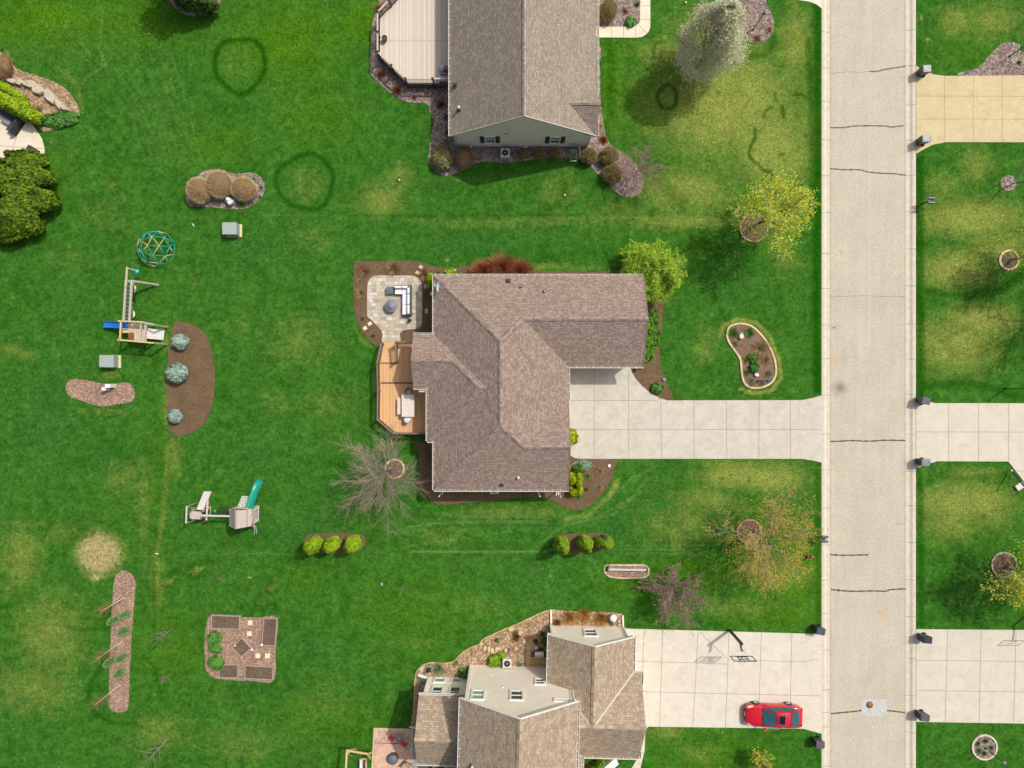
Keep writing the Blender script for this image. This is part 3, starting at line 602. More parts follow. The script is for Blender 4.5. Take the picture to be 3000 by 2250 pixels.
# ================================================================= HOUSES
def shingle_mat(name, cols, mortar, bw=.20, rh=.145, streak=None):
    t = NT(name); uv = t.n('ShaderNodeUVMap'); b = t.n('ShaderNodeTexBrick'); t.l(uv.outputs[0], b.inputs['Vector'])
    b.inputs['Scale'].default_value = 1; b.inputs['Brick Width'].default_value = bw; b.inputs['Row Height'].default_value = rh
    b.inputs['Mortar Size'].default_value = .011; b.inputs['Mortar Smooth'].default_value = .3; b.offset = .43; b.squash = 1.25; b.squash_frequency = 3
    b.inputs['Color1'].default_value = (0, 0, 0, 1); b.inputs['Color2'].default_value = (1, 1, 1, 1); b.inputs['Mortar'].default_value = (.4, .4, .4, 1)
    c = t.ramp(b.outputs['Color'], [((i+.3)/len(cols), k) for i, k in enumerate(cols)])
    c = t.mix(.5, c, cols[2]); c = t.mix(t.math('MULTIPLY', b.outputs['Fac'], .9), c, mortar)
    mp = t.n('ShaderNodeMapping'); mp.inputs['Scale'].default_value = (.5, .3, 1); t.l(uv.outputs[0], mp.inputs['Vector'])
    c = t.mix(1.0, c, t.ramp(t.noise(1.6, 5, .75, mp.outputs[0]), [(.3, .93), (.7, 1.06)]), 'MULTIPLY')
    c = t.mix(1.0, c, t.ramp(t.noise(9, 3, .85), [(.33, .82), (.67, 1.17)]), 'MULTIPLY')
    if streak: c = t.mix(t.ramp(t.noise(.8, 4, .7), [(.5, 0.0), (.7, .35)]), c, streak)
    t.base(c, .95, 0, .15)
    t.bump(t.math('ADD', t.math('MULTIPLY', b.outputs['Fac'], -1), t.math('MULTIPLY', t.noise(30, 2), .4)), .6, .015); return t.m
def cap_mat(name, cols):
    t = NT(name); g = t.n('ShaderNodeNewGeometry'); c = t.ramp(g.outputs['Random Per Island'], [((i+.5)/len(cols), k) for i, k in enumerate(cols)])
    c = t.mix(1.0, c, t.ramp(t.noise(14, 3, .8), [(.25, .85), (.75, 1.12)]), 'MULTIPLY'); t.base(c, .95, 0, .15); return t.m
rA = [sr(119,103,93), sr(139,120,109), sr(148,130,117), sr(157,139,125), sr(177,159,143)]
roofA = shingle_mat('brown_shingles', rA, sr(96,84,80)); capA = cap_mat('brown_ridge_shingles', [sr(128,113,106), sr(146,130,121), sr(158,142,132)])
rB = [sr(126,114,102), sr(142,130,116), sr(151,138,123), sr(158,146,132), sr(176,164,148)]
roofB = shingle_mat('greyish_shingles', rB, sr(104,96,92)); capB = cap_mat('greyish_ridge_shingles', [sr(138,128,120), sr(156,144,134), sr(166,154,144)])
rC = [sr(135,118,99), sr(154,136,116), sr(165,148,126), sr(174,157,135), sr(190,174,151)]
roofC = shingle_mat('tan_brown_shingles', rC, sr(105,92,78), .27, .17); capC = cap_mat('tan_ridge_shingles', [sr(149,132,112), sr(167,150,128), sr(179,162,140)])
white = simple('white_trim', sr(232,228,218), .5, .05, 4); cream = simple('cream_gutter', sr(226,221,200), .5, .06, 4)
chanel = simple('gutter_channel', sr(120,110,98), .8, .25, 6)
def siding(name, col):
    t = NT(name); x = t.n('ShaderNodeSeparateXYZ'); t.l(t.pos(), x.inputs[0])
    f = t.math('FRACT', t.math('MULTIPLY', x.outputs[2], 1/.14)); s = t.ramp(f, [(0, .70), (.16, .94), (1, 1.0)])
    c = t.mix(1.0, t.ramp(t.noise(1.2, 4), [(.3, cmul(col, .94)), (.7, cmul(col, 1.04))]), s, 'MULTIPLY'); t.base(c, .6); t.bump(f, .5, .012); return t.m
sidB = siding('grey_beige_siding', sr(250,232,216)); sidC = siding('cream_siding', sr(255,242,226)); sidA = siding('tan_siding', sr(198,188,168))
found = simple('foundation', sr(170,164,152), .9, .1, 3)
t = NT('window_glass'); c = t.ramp(t.noise(1.1, 2), [(.35, sr(36,46,50)), (.65, sr(78,98,96))]); t.base(c, .12, 0, .6); glass = t.m
glassg = simple('curtained_glass', sr(140,170,160), .2, .15, 2, 0, 0, .6)
shutter = simple('brown_shutter', sr(78,52,34), .6, .12, 6)

capx = simple('cap_shadow_line', sr(74,64,58), .95)  # dark tone for the painted shadow line along the ridge caps
def roof_faces(mb, pts, faces, mi=0):
    for f in faces:
        q = [Vector(pts[k]) for k in f] if not isinstance(f[0], (tuple, Vector)) else [Vector(k) for k in f]
        n = Vector((0, 0, 0))
        for i in range(1, len(q)-1): n += (q[i]-q[0]).cross(q[i+1]-q[0])
        if n.z < 0: q.reverse(); n = -n
        n.normalize(); s = (Vector((0, 0, 1))-n*n.z).normalized(); u = s.cross(n)
        # triangulated so concave outlines stay clean
        o = Vector((q[0].x, q[0].y, 0)); uvs = [(p.dot(u)+50, p.dot(s)+50) for p in q]
        fl = [Vector((p.dot(u), p.dot(s), 0)) for p in q]
        for tr in tessellate_polygon([fl]):
            a, b, c = tr
            if (fl[b]-fl[a]).cross(fl[c]-fl[a]).z*(1 if u.cross(s).dot(n) > 0 else -1) < 0: b, c = c, b
            if (q[b]-q[a]).cross(q[c]-q[a]).z < 0: b, c = c, b
            mb.face([q[a], q[b], q[c]], mi, [uvs[a], uvs[b], uvs[c]])
            mb.face([q[a]-Vector((0, 0, .12)), q[c]-Vector((0, 0, .12)), q[b]-Vector((0, 0, .12))], mi)
def caps(mb, a, b, dl, dr, st=.19, wd=.17):
    "ridge cap shingles from a to b; dl/dr = unit-ish vectors down the two slopes"
    a = Vector(a); b = Vector(b); L_ = (b-a).length; n = max(1, int(L_/st)); d = (b-a).normalized(); up = Vector((0, 0, 1))
    for i in range(n):
        p0 = a+d*(i*L_/n-.01); p1 = a+d*((i+1)*L_/n+.05); z0 = up*.045; z1 = up*.018
        for s in (Vector(dl).normalized(), Vector(dr).normalized()):
            q = [p0+z0, p1+z1, p1+z1+s*wd, p0+z0+s*wd]
            if (q[1]-q[0]).cross(q[3]-q[0]).z < 0: q.reverse()
            mb.face(q, 0)
    for s in (Vector(dl).normalized(), Vector(dr).normalized()):  # thin dark strip paints the cap edge's cast shadow, west/south slopes only
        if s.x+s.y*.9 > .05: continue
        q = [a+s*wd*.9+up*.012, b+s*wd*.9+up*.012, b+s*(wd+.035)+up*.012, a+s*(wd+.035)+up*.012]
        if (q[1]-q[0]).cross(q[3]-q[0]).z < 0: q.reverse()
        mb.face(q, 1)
def slope_dirs(a, b, n1, n2):
    d = (Vector(b)-Vector(a)).normalized(); out = []
    for n in (n1, n2):
        n = Vector(n).normalized(); s = d.cross(n)
        if s.z > 0: s = -s
        if abs(s.z) < 1e-3: s = s if (s.x*n.x+s.y*n.y) > 0 else -s
        out.append(s)
    return out
def gutter(parent, a, b, out, mat=white, label=None, hang=.61):
    "U channel along a->b (eave edge), out = horizontal outward unit vector"
    a = Vector(a); b = Vector(b); o = Vector(out).normalized(); d = (b-a).normalized(); mb = MB(); z = Vector((0, 0, 1))
    mb.beam(a+o*.125-z*.03-d*.0, b+o*.125-z*.03, .035, .12, 0); mb.beam(a+o*.065-z*.085, b+o*.065-z*.085, .085, .02, 1)
    for e in (a, b): mb.beam(e+o*.01-z*.035, e+o*.14-z*.035, .02, .12, 0)
    n = int((b-a).length/hang)
    for i in range(1, n): q = a+d*((i)*(b-a).length/n); mb.beam(q-o*.05+z*.035, q+o*.125+z*.028, .035, .018, 0)
    mb.beam(a-z*.1+o*.005, b-z*.1+o*.005, .025, .16, 0)
    return mb.build('gutter', [mat, chanel], parent, label)
def rake(parent, a, b, mat=white, wd=.05, lift=.015):
    mb = MB(); z = Vector((0, 0, 1)); mb.beam(Vector(a)-z*(.07-lift), Vector(b)-z*(.07-lift), wd, .17, 0); return mb.build('rake_board', mat, parent)
def window(parent, c, u, n, wd, ht, style='double', tall_frame=.09, glasses=None, shut=False):
    "c centre on the wall, u horizontal unit along wall, n outward unit"
    c = Vector(c); u = Vector(u); n = Vector(n); z = Vector((0, 0, 1)); f = tall_frame; mb = MB()
    a = c+n*.04
    for sx in (-1, 1): mb.beam(a+u*sx*(wd/2)-z*(ht/2+f/2), a+u*sx*(wd/2)+z*(ht/2+f/2), f, .08, 0, n)
    for sz in (-1, 1): mb.beam(a-u*(wd/2-f/2)+z*sz*ht/2, a+u*(wd/2-f/2)+z*sz*ht/2, .078, f, 0)
    if style == 'double': mb.beam(c+n*.035-u*(wd/2-f/2), c+n*.035+u*(wd/2-f/2), .05, .055, 0)
    if style == 'grid':
        mb.beam(c+n*.035-u*(wd/2-f/2), c+n*.035+u*(wd/2-f/2), .05, .055, 0)
        for k in (-1, 1): mb.beam(c+n*.03+u*k*wd/6+z*.03, c+n*.03+u*k*wd/6+z*(ht/2-f/2), .03, .02, 0, n)
        mb.beam(c+n*.03-u*(wd/2-f/2)+z*ht*.25, c+n*.03+u*(wd/2-f/2)+z*ht*.25, .03, .02, 0)
    fr = mb.build('window', white, parent)
    p = MB(); gl = glasses or glass; hh = ht/2-f/2; ww = wd/2-f/2
    q = [c+n*.012-u*ww-z*hh, c+n*.012+u*ww-z*hh, c+n*.012+u*ww+z*hh, c+n*.012-u*ww+z*hh]
    if (q[1]-q[0]).cross(q[2]-q[0]).dot(n) < 0: q.reverse()
    p.face(q); p.build('pane', gl, fr)
    if shut:
        for sx in (-1, 1):
            m = MB(); cc = c+n*.03+u*sx*(wd/2+f/2+.20); m.beam(cc-z*ht*.52, cc+z*ht*.52, .36, .035, 0, n)
            for k in range(7): m.beam(cc+n*.022-u*.14+z*(ht*(-.44+.147*k)), cc+n*.022+u*.14+z*(ht*(-.44+.147*k)), .012, .035, 0)
            m.build('shutter', shutter, parent)
def pipe(parent, x, y, z, r=.05, h=.35, name='vent_pipe', mat=None, base=True):
    m = MB(); m.lathe((x, y, z-.05), [(r*2.2, 0), (r*2.0, .07), (r*1.05, .12)], 12, 0) if base else None
    m.lathe((x, y, z), [(r, 0), (r, h), (r*.7, h), (r*.7, h-.06)], 12, 1)
    return m.build(name, [simple('dark_flashing', sr(62,60,58), .6), mat or white], parent)
def boxvent(parent, x, y, z, rz=0):
    m = MB(); m.box((x, y, z+.02), (.34, .34, .03), rz, 0); m.box((x, y, z+.09), (.24, .24, .12), rz, 0, .85); return m.build('roof_vent', simple('black_vent', sr(44,42,42), .5), parent)

# ---------------- main house
E = 3.2
hm = thing('ranch_house', 'single-storey house with brown hip roof in the middle, beside the long driveway', 'house', (0, 0, 0))
q = dict(NW=(-6.245,8.68,E), NT=(-.8775,3.3125,5.884), GR0=(.86,5.05,5.015), GRE=(10.56,5.05,5.015), GNE=(10.56,8.68,E), GSE=(10.56,1.42,E), V0=(4.49,1.42,E), ST=(-.8775,-3.1225,5.884),
 SG0=(.90,-4.90,4.995), SGE=(4.53,-4.90,4.995), SE=(4.53,-8.49,E), SGN=(4.53,-1.31,E), SW=(-6.245,-8.49,E), a=(-6.245,3.97,E), b=(-1.975,-.3,5.335), c=(-6.245,-4.57,E), d=(-2.505,-.3,5.335), e=(-4.635,1.835,4.2675),
 f=(-7.89,3.97,E), g=(-7.93,1.835,4.2675), h=(-7.89,-.30,E), i=(-6.77,-.30,E), j=(-6.77,-4.57,E))
mb = MB(); roof_faces(mb, q, [['NW','NT','GR0','GRE','GNE'], ['GRE','GR0','V0','GSE'], ['NT','ST','SG0','SGN','V0','GR0'], ['SG0','SGE','SGN'], ['SW','SE','SGE','SG0','ST'], ['NW','a','b','c','SW','ST','NT'], ['f','g','e','d','b','a'], ['g','h','i','e'], ['e','i','j','d'], ['d','j','c','b']])
rf = mb.build('roof', roofA, hm)
N_, S_, E_, W_ = (0, .447, .894), (0, -.447, .894), (.447, 0, .894), (-.447, 0, .894)
for a, b, n1, n2 in [('NT','ST',E_,W_), ('NT','NW',N_,W_), ('ST','SW',S_,W_), ('ST','SG0',S_,E_), ('SG0','SGE',S_,N_), ('GR0','GRE',N_,S_), ('GR0','NT',N_,E_), ('e','g',N_,S_), ('d','e',N_,W_), ('d','j',S_,W_), ('b','d',N_,S_)]:
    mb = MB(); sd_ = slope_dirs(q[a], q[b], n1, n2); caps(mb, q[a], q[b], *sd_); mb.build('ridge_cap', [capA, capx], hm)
for a, b, o in [('NW','GNE',(0,1,0)), ('GSE','V0',(0,-1,0)), ('SW','SE',(0,-1,0)), ('NW','a',(-1,0,0)), ('c','SW',(-1,0,0)), ('f','a',(0,1,0)), ('h','i',(0,-1,0)), ('i','j',(-1,0,0)), ('j','c',(0,-1,0))]:
    gutter(hm, q[a], q[b], o, cream)
gutter(hm, q['V0'], q['SGN'], (1, 0, 0), cream)
for a, b in [('GNE','GRE'), ('GRE','GSE'), ('SGN','SGE'), ('SGE','SE'), ('f','g'), ('g','h')]: rake(hm, q[a], q[b], simple('rake_brown', sr(140,124,112), .7))
out = [(-5.85,8.3),(10.1,8.3),(10.1,1.8),(4.1,1.8),(4.1,-8.1),(-5.85,-8.1),(-5.85,-4.2),(-6.4,-4.2),(-6.4,-.65),(-7.5,-.65),(-7.5,3.6),(-5.85,3.6)]
mb = MB(); mb.prism(out, -.05, 3.02); mb.prism([(p[0]*1.0, p[1]) for p in [(-6.2,8.6),(10.4,8.6),(10.4,1.5),(4.45,1.5),(4.45,-8.4),(-6.2,-8.4),(-6.2,-4.5),(-6.7,-4.5),(-6.7,-.35),(-7.8,-.35),(-7.8,3.9),(-6.2,3.9)]], 3.0, 3.045, 1)
for tri in [[(10.1,8.3,3.05),(10.1,1.8,3.05),(10.1,5.05,4.85)], [(4.1,-8.1,3.05),(4.1,-1.7,3.05),(4.1,-4.9,4.8)], [(-7.5,3.6,3.05),(-7.5,-.3,3.05),(-7.5,1.835,4.1)]]: mb.face(tri, 0)
mb.build('wall', [sidA, white], hm)
mb = MB()    # garage doors facing south over the driveway
for cx in (6.0, 8.6):
    for k in range(4): mb.box((cx, 1.78, .3+.52*k), (2.3, .06, .5))
mb.build('garage_door', white, hm)
window(hm, (-6.0+2.0, -8.1, 1.7), (1,0,0), (0,-1,0), 1.1, 1.3); window(hm, (1.5, -8.1, 1.7), (1,0,0), (0,-1,0), 1.1, 1.3)
window(hm, (-7.5, 1.5, 1.9), (0,1,0), (-1,0,0), 1.6, 1.9); window(hm, (10.1, 6.6, 1.6), (0,1,0), (1,0,0), 1.0, 1.3); window(hm, (4.1, -6.0, 1.7), (0,1,0), (1,0,0), 1.5, 1.3)
for px, py, z in [(1528, 839, 3.75), (1596, 853.5, 3.97)]: p = P(px, py, z); pipe(hm, p.x, p.y, z-.1, .07, .35, mat=simple('pale_pipe', sr(176,190,180), .5))
p = P(1489, 823, 3.5); boxvent(hm, p.x, p.y, 3.5-.02); p = P(1519, 1398, 3.75); pipe(hm, p.x, p.y, 3.6, .09, .45, mat=white); p = P(1469, 1420, 3.4); boxvent(hm, p.x, p.y, 3.4, .1)
for px, py in [(1296.5, 1439), (1578, 1439), (1636, 1440)]: pp_ = P(px, py, .2); mb = MB(); mb.beam((pp_.x, pp_.y, 3.0), (pp_.x, pp_.y+.1, .15), .08, .06); mb.beam((pp_.x, pp_.y+.05, .12), (pp_.x, pp_.y-.3, .06), .08, .06); mb.build('downspout', white, hm)
mb = MB(); a_ = P(1630, 1437, .25); b_ = P(1630, 1452, .12); mb.beam(a_, b_, .09, .07); mb.build('downspout', white, hm)
mb = MB(); a_ = P(1846, 806, 2.9); mb.beam(a_, a_+Vector((0,.14,.05)), .09, .07); mb.build('downspout', white, hm)
# satellite dish
p = P(1281, 840, 3.9); ds = thing('satellite_dish', 'light grey satellite dish at the north-west corner of the brown hip roof', 'satellite dish', (p.x+.1, p.y, 3.28))
m = L(); ring = []
c_ = Vector((0, 0, .65)); ax = Vector((-.78, .1, .62)).normalized(); ux = ax.cross(Vector((0, 1, 0))).normalized(); uy = ax.cross(ux).normalized()
V = []; F = []; n = 24
for i, (r, dp) in enumerate([(0.0, -.09), (.13, -.075), (.26, -.045), (.36, 0)]):
    for k in range(n): a = 2*math.pi*k/n; V.append(c_+ux*math.cos(a)*r*.8+uy*math.sin(a)*r*1.15+ax*dp)
for i in range(3):
    for k in range(n): F.append((i*n+k, i*n+(k+1) % n, (i+1)*n+(k+1) % n, (i+1)*n+k))
m.mesh(V, F, 0, True); m.build('dish', simple('dish_grey', sr(232,236,238), .5, .03), ds)
m = L(); m.tube([(.15, 0, 0), (.12, 0, .35), c_-ax*.1], .025, 6); m.tube([c_-uy*.0-ax*.08-ux*.3, c_+ax*.42-ux*.15], .015, 5); m.tube([(.1,0,.3),(.5,-.02,.08)], .02, 5); m.build('mast', simple('dish_arm', sr(190,198,204), .4), ds)
m = L(); m.box((.5, -.02, .08), (.1, .08, .08)); m.box(c_+ax*.42-ux*.15, (.07, .12, .07)); m.build('receiver', simple('dish_lnb', sr(214,218,220), .4), ds)

# ---------------- north house
hn = thing('ranch_house', 'single-storey house with grey-brown gable roof and brown-shuttered windows at the top of the photo', 'house', (0, 0, 0))
PN = .70; zr = 3.2+PN*5.865; y0 = 19.9; y1 = 41.0
q = dict(WS=(-4.96,y0,E), WN=(-4.96,y1,E), RS=(.905,y0,zr), RN=(.905,y1,zr), ES=(6.77,y0,E), EN=(6.77,y1,E))
mb = MB(); roof_faces(mb, q, [['WS','RS','RN','WN'], ['ES','RS','RN','EN']])
g0 = (4.50,21.9,4.83); g1 = (6.84,21.9,4.83); roof_faces(mb, {}, [[g0, g1, (6.84,19.88,E+.01), (6.72,19.88,E+.04)], [g0, g1, (6.84,23.92,E+.01), (6.72,23.92,E+.04)]])
mb.build('roof', roofB, hn)
mb = MB(); zE = Vector((PN, 0, 1)).normalized(); zW = Vector((-PN, 0, 1)).normalized()
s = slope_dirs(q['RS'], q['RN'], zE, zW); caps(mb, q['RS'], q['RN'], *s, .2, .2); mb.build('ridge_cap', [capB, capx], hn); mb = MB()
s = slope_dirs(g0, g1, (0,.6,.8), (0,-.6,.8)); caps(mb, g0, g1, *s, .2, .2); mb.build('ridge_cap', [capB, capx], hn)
gutter(hn, q['WS'], q['WN'], (-1,0,0), cream); gutter(hn, (6.84,y0,E), (6.84,y1,E), (1,0,0), cream)
mb = MB(); mb.box((6.35, 19.93, 3.12), (.95, .09, .14)); mb.box((6.35, 20.12, 3.03), (.95, .5, .04)); mb.build('eave_return', white, hn)
fasc = simple('rake_greige', sr(186,180,166), .6, .05)
rake(hn, q['WS'], q['RS'], fasc, .06); rake(hn, q['RS'], q['ES'], fasc, .06)
mb = MB(); wy = 20.1; x0, x1 = -4.62, 6.42
mb.prism([(x0,wy),(x1,wy),(x1,y1-.3),(x0,y1-.3)], .25, 3.1); mb.prism([(x0+.02,wy+.02),(x1-.02,wy+.02),(x1-.02,y1-.32),(x0+.02,y1-.32)], -.1, .249, 1)
mb.face([(x0,wy,3.1),(x1,wy,3.1),(x1,wy,3.2+PN*(6.77-x1)-.16),(.905,wy,zr-.16),(x0,wy,3.2+PN*(x0+4.96)-.16)], 0)
mb.prism([(-4.9,wy+.02),(x0-.01,wy+.02),(x0-.01,y1-.4),(-4.9,y1-.4)], 3.02, 3.07, 2); mb.prism([(x1+.01,wy+.02),(6.7,wy+.02),(6.7,y1-.4),(x1+.01,y1-.4)], 3.02, 3.07, 2)
mb.build('wall', [sidB, found, white], hn)
tr = simple('corner_greige', sr(200,196,184), .6, .05)
mb = MB(); mb.beam((x0+.05,wy-.02,.2),(x0+.05,wy-.02,3.4), .14, .05, 0, (0,1,0)); mb.build('corner_board', tr, hn); mb = MB(); mb.beam((x1-.05,wy-.02,.2),(x1-.05,wy-.02,3.3), .14, .05, 0, (0,1,0)); mb.build('corner_board', tr, hn)
window(hn, (-1.81,wy,1.86), (1,0,0), (0,-1,0), .80, 1.42, 'grid', .07, None, True); window(hn, (3.54,wy,1.80), (1,0,0), (0,-1,0), .80, 1.42, 'grid', .07, None, True)
for px, py, z, k in [(1333,248,3.7,0)]: p = P(px, py, z); boxvent(hn, p.x, p.y, z)
p = P(1345, 316, 4.1); pipe(hn, p.x, p.y, 3.85, .09, .5)
mb = MB(); p = P(1484, 389, 3.1); mb.box((p.x, wy-.05, 3.3), (.22, .1, .05)); mb.box((p.x-.11, wy-.06, 3.22), (.04, .1, .12)); mb.box((p.x+.11, wy-.06, 3.22), (.04, .1, .12)); mb.build('vent_hood', simple('greige_hood', sr(170,164,150), .6), hn)
mb = MB(); p = P(1380, 430, .4); mb.tube([(p.x, wy, .55), (p.x, wy-.12, .5), (p.x, wy-.16, .25)], .06, 8); mb.build('vent_outlet', white, hn)
mb = MB(); p = P(1543, 430, .4); mb.tube([(p.x-.45, wy, .4), (p.x-.45, wy-.12, .3)], .05, 8); mb.tube([(p.x-.28, wy-.16, .12), (p.x-.26, wy-.16, .38), (p.x-.15, wy-.14, .48), (p.x+.02, wy-.12, .46), (p.x+.05, wy, .46)], .055, 8); mb.build('vent_outlet', white, hn)
mb = MB(); pts = [(-2.75+1.25*(1-math.cos(a))/2*1.0-.0, wy-.42*math.sin(a)**.6) for a in np.linspace(.001, math.pi-.001, 14)]
for a, b in zip(pts[:-1], pts[1:]): mb.beam((a[0]+.1, a[1], .12), (b[0]+.1, b[1], .12), .04, .3)
mb.build('window_well', simple('galvanised', sr(168,166,160), .5, .1, 5, .5), hn)
mb = MB(); p = P(1700, 444, .2); mb.beam((6.35,wy-.1,3.0),(6.35,wy-.1,.2), .08,.06); mb.beam((6.33,wy+.05,3.05),(6.33,wy-.1,3.0), .08,.06); mb.build('downspout', white, hn)
mb = MB(); a_ = P(1698, 428, .3); b_ = P(1699, 463, .08); mb.beam(a_, b_, .09, .07); mb.build('downspout', white, hn)
mb = MB(); mb.beam((-4.7,wy-.0,3.0),(-4.7,wy-.05,.25), .08,.06); mb.build('downspout', tr, hn)

# ---------------- two-storey house at the bottom, turned 1.5 degrees
TH = R(-1.5); O3 = Vector((-3.54, -23.83, 0)); h3 = thing('two_storey_house', 'two-storey cream house with tan-brown roofs and white window frames at the bottom of the photo', 'house', O3)
M3 = Matrix.Translation(O3) @ Matrix.Rotation(TH, 4, 'Z')
def T3(x, y, z=0): return tuple(M3 @ Vector((x, y, z)))
U3 = M3.to_3x3() @ Vector((1, 0, 0)); V3 = M3.to_3x3() @ Vector((0, 1, 0))
EA = 6.9; PC = .665; zr2 = EA+PC*4.4
mb = MB(); A = lambda L_: [T3(*p) for p in L_]
EB = 3.2; zg = EB+.66*3.415
ES = 4.0; zs = ES+.64*2.73
roof_faces(mb, {}, [A([(-.3,.32,EA),(4.1,.32,zr2),(4.1,-14,zr2),(-.3,-14,EA)]), A([(8.5,.32,EA),(4.1,.32,zr2),(4.1,-14,zr2),(8.5,-14,EA)]),
  A([(6.42,3.89,EB),(6.42,-.1,EB),(7.54,-.1,EB+.66*1.12),(9.835,-2.395,zg),(9.835,3.89,zg)]), A([(13.25,3.89,EB),(13.25,1.02,EB),(9.835,-2.395,zg),(9.835,3.89,zg)]),
  A([(7.54,-.1,EB+.66*1.12),(9.835,-2.395,zg),(7.54,-2.395,zg)]), A([(13.25,1.02,EB),(13.89,1.02,EB),(13.93,-2.395,zg),(9.835,-2.395,zg)]), A([(7.54,-2.395,zg),(13.93,-2.395,zg),(13.89,-5.81,EB),(7.54,-5.81,EB)]),
  A([(-3.8,-.83,ES),(.1,-.83,ES),(.1,-3.56,zs),(-3.84,-3.56,zs)]), A([(-3.8,-6.29,ES),(.1,-6.29,ES),(.1,-3.56,zs),(-3.84,-3.56,zs)]),
  A([(8.2,-5.7,3.75),(9.35,-5.7,3.1),(9.35,-12,3.1),(8.2,-12,3.75)])])
mb.build('roof', roofC, h3)
R3 = M3.to_3x3()
for a, b, n1, n2 in [((4.1,.32,zr2),(4.1,-14,zr2),(PC,0,1),(-PC,0,1)), ((9.835,3.89,zg),(9.835,-2.395,zg),(.66,0,1),(-.66,0,1)), ((9.835,-2.395,zg),(13.93,-2.395,zg),(0,.66,1),(0,-.66,1)), ((8.3,-2.395,zg),(9.5,-2.395,zg),(0,.66,1),(0,-.66,1)), ((-3.84,-3.56,zs),(.0,-3.56,zs),(0,.64,1),(0,-.64,1))]:
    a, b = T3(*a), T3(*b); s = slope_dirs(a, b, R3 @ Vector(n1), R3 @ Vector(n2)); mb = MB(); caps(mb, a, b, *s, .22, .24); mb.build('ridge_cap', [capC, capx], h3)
vm = simple('valley_flashing', sr(176,168,152), .5, .1, 5)
for a, b in [((13.25,1.02,EB),(9.95,-2.28,zg-.08)), ((7.54,-.1,EB+.66*1.12),(9.72,-2.28,zg-.08)), ((8.3,-5.0,3.7),(9.35,-5.81,3.25))]: mb = MB(); mb.beam(Vector(T3(*a))+Vector((0,0,.03)), Vector(T3(*b))+Vector((0,0,.03)), .14, .02); mb.build('valley_flashing', vm, h3)
for a, b, o in [((-.3,.32,EA),(-.3,-14,EA),-U3), ((8.5,.32,EA),(8.5,-14,EA),U3), ((6.42,3.89,EB),(6.42,.1,EB),-U3), ((13.25,3.89,EB),(13.25,1.16,EB),U3), ((13.25,1.02,EB),(13.89,1.02,EB),V3), ((13.95,1.1,EB),(13.95,.1,EB),U3), ((9.5,-5.81,EB),(13.89,-5.81,EB),-V3), ((13.93,-5.3,EB),(13.93,-5.85,EB),U3), ((-3.8,-.83,ES),(-.35,-.83,ES),V3), ((-3.8,-6.29,ES),(-.35,-6.29,ES),-V3), ((9.35,-5.9,3.1),(9.35,-12,3.1),U3)]:
    gutter(h3, T3(*a), T3(*b), o, white)
for a, b in [((-.3,.32,EA),(4.1,.32,zr2)), ((4.1,.32,zr2),(8.5,.32,EA)), ((6.42,3.89,EB),(9.835,3.89,zg)), ((9.835,3.89,zg),(13.25,3.89,EB))]: rake(h3, T3(*a), T3(*b), white, .07, .03)
mb = MB(); W3 = lambda a: [T3(*p)[:2] for p in a]
mb.prism(W3([(0,0),(8.2,0),(8.2,-13.7),(0,-13.7)]), -.05, EA-.1); mb.prism(W3([(6.75,3.57),(12.8,3.57),(12.8,.7),(13.5,.7),(13.5,-5.5),(6.75,-5.5)]), -.05, EB-.1)
mb.prism(W3([(-3.49,-1.13),(-.01,-1.13),(-.01,-6),(-3.49,-6)]), -.05, ES-.1)
mb.face(A([(0,0,EA-.1),(8.2,0,EA-.1),(4.1,0,zr2-.2)]), 0); mb.face(A([(6.75,3.57,EB-.1),(12.8,3.57,EB-.1),(9.835,3.57,zg-.22)]), 0)
mb.face(A([(13.5,.7,EB-.1),(13.5,-5.5,EB-.1),(13.5,-2.395,zg-.25)]), 0); mb.face(A([(-3.49,-1.13,ES-.1),(-3.49,-6,ES-.1),(-3.49,-3.56,zs-.25)]), 0)
for s_ in ([(-.28,.3),(-.01,.3),(-.01,-13.9),(-.28,-13.9)], [(8.21,.3),(8.48,.3),(8.48,-13.9),(8.21,-13.9)]): mb.prism(W3(s_), EA-.13, EA-.08, 1)
mb.prism(W3([(6.45,3.86),(6.74,3.86),(6.74,0.02),(6.45,0.02)]), EB-.13, EB-.08, 1); mb.prism(W3([(12.81,3.86),(13.2,3.86),(13.2,1.0),(12.81,1.0)]), EB-.13, EB-.08, 1)
mb.build('wall', [sidC, white], h3)
for x, y, z0_, z1_ in [(.06,.02,0,EA), (8.14,.02,EB+1.2,EA-.15), (6.81,3.59,0,EB), (12.74,3.59,0,EB), (-3.43,-1.11,0,ES)]:
    mb = MB(); mb.beam(T3(x, y, z0_), T3(x, y, z1_), .22, .05, 0, V3); mb.build('corner_board', white, h3)
for x, y, z1_ in ((-.025,-.06,EA), (-3.515,-1.2,ES), (6.725,3.5,EB)): mb = MB(); mb.beam(T3(x, y, 0), T3(x, y, z1_), .05, .2, 0, V3); mb.build('corner_board', white, h3)
gd = simple('dark_window', sr(60,66,72), .15, .1, 2, 0, 0, .6)
for x, y, z, wd, ht, st, gl in [(.93,0,5.62,.95,1.55,'double',glassg), (3.9,0,5.55,.95,1.55,'double',glass), (7.4,0,6.12,1.25,.42,'one',glassg), (5.78,0,3.02,.72,1.05,'double',gd), (9.92,3.57,1.72,1.0,1.5,'double',gd),
                            (-2.52,-1.13,.62,.85,.85,'one',glassg), (-1.08,-1.13,.62,.85,.85,'one',glassg), (-2.50,-1.13,2.72,.85,1.7,'double',gd), (-1.06,-1.13,2.72,.85,1.7,'double',gd)]:
    window(h3, Vector(T3(x, y, z)), U3, V3, wd, ht, st, .15, gl)
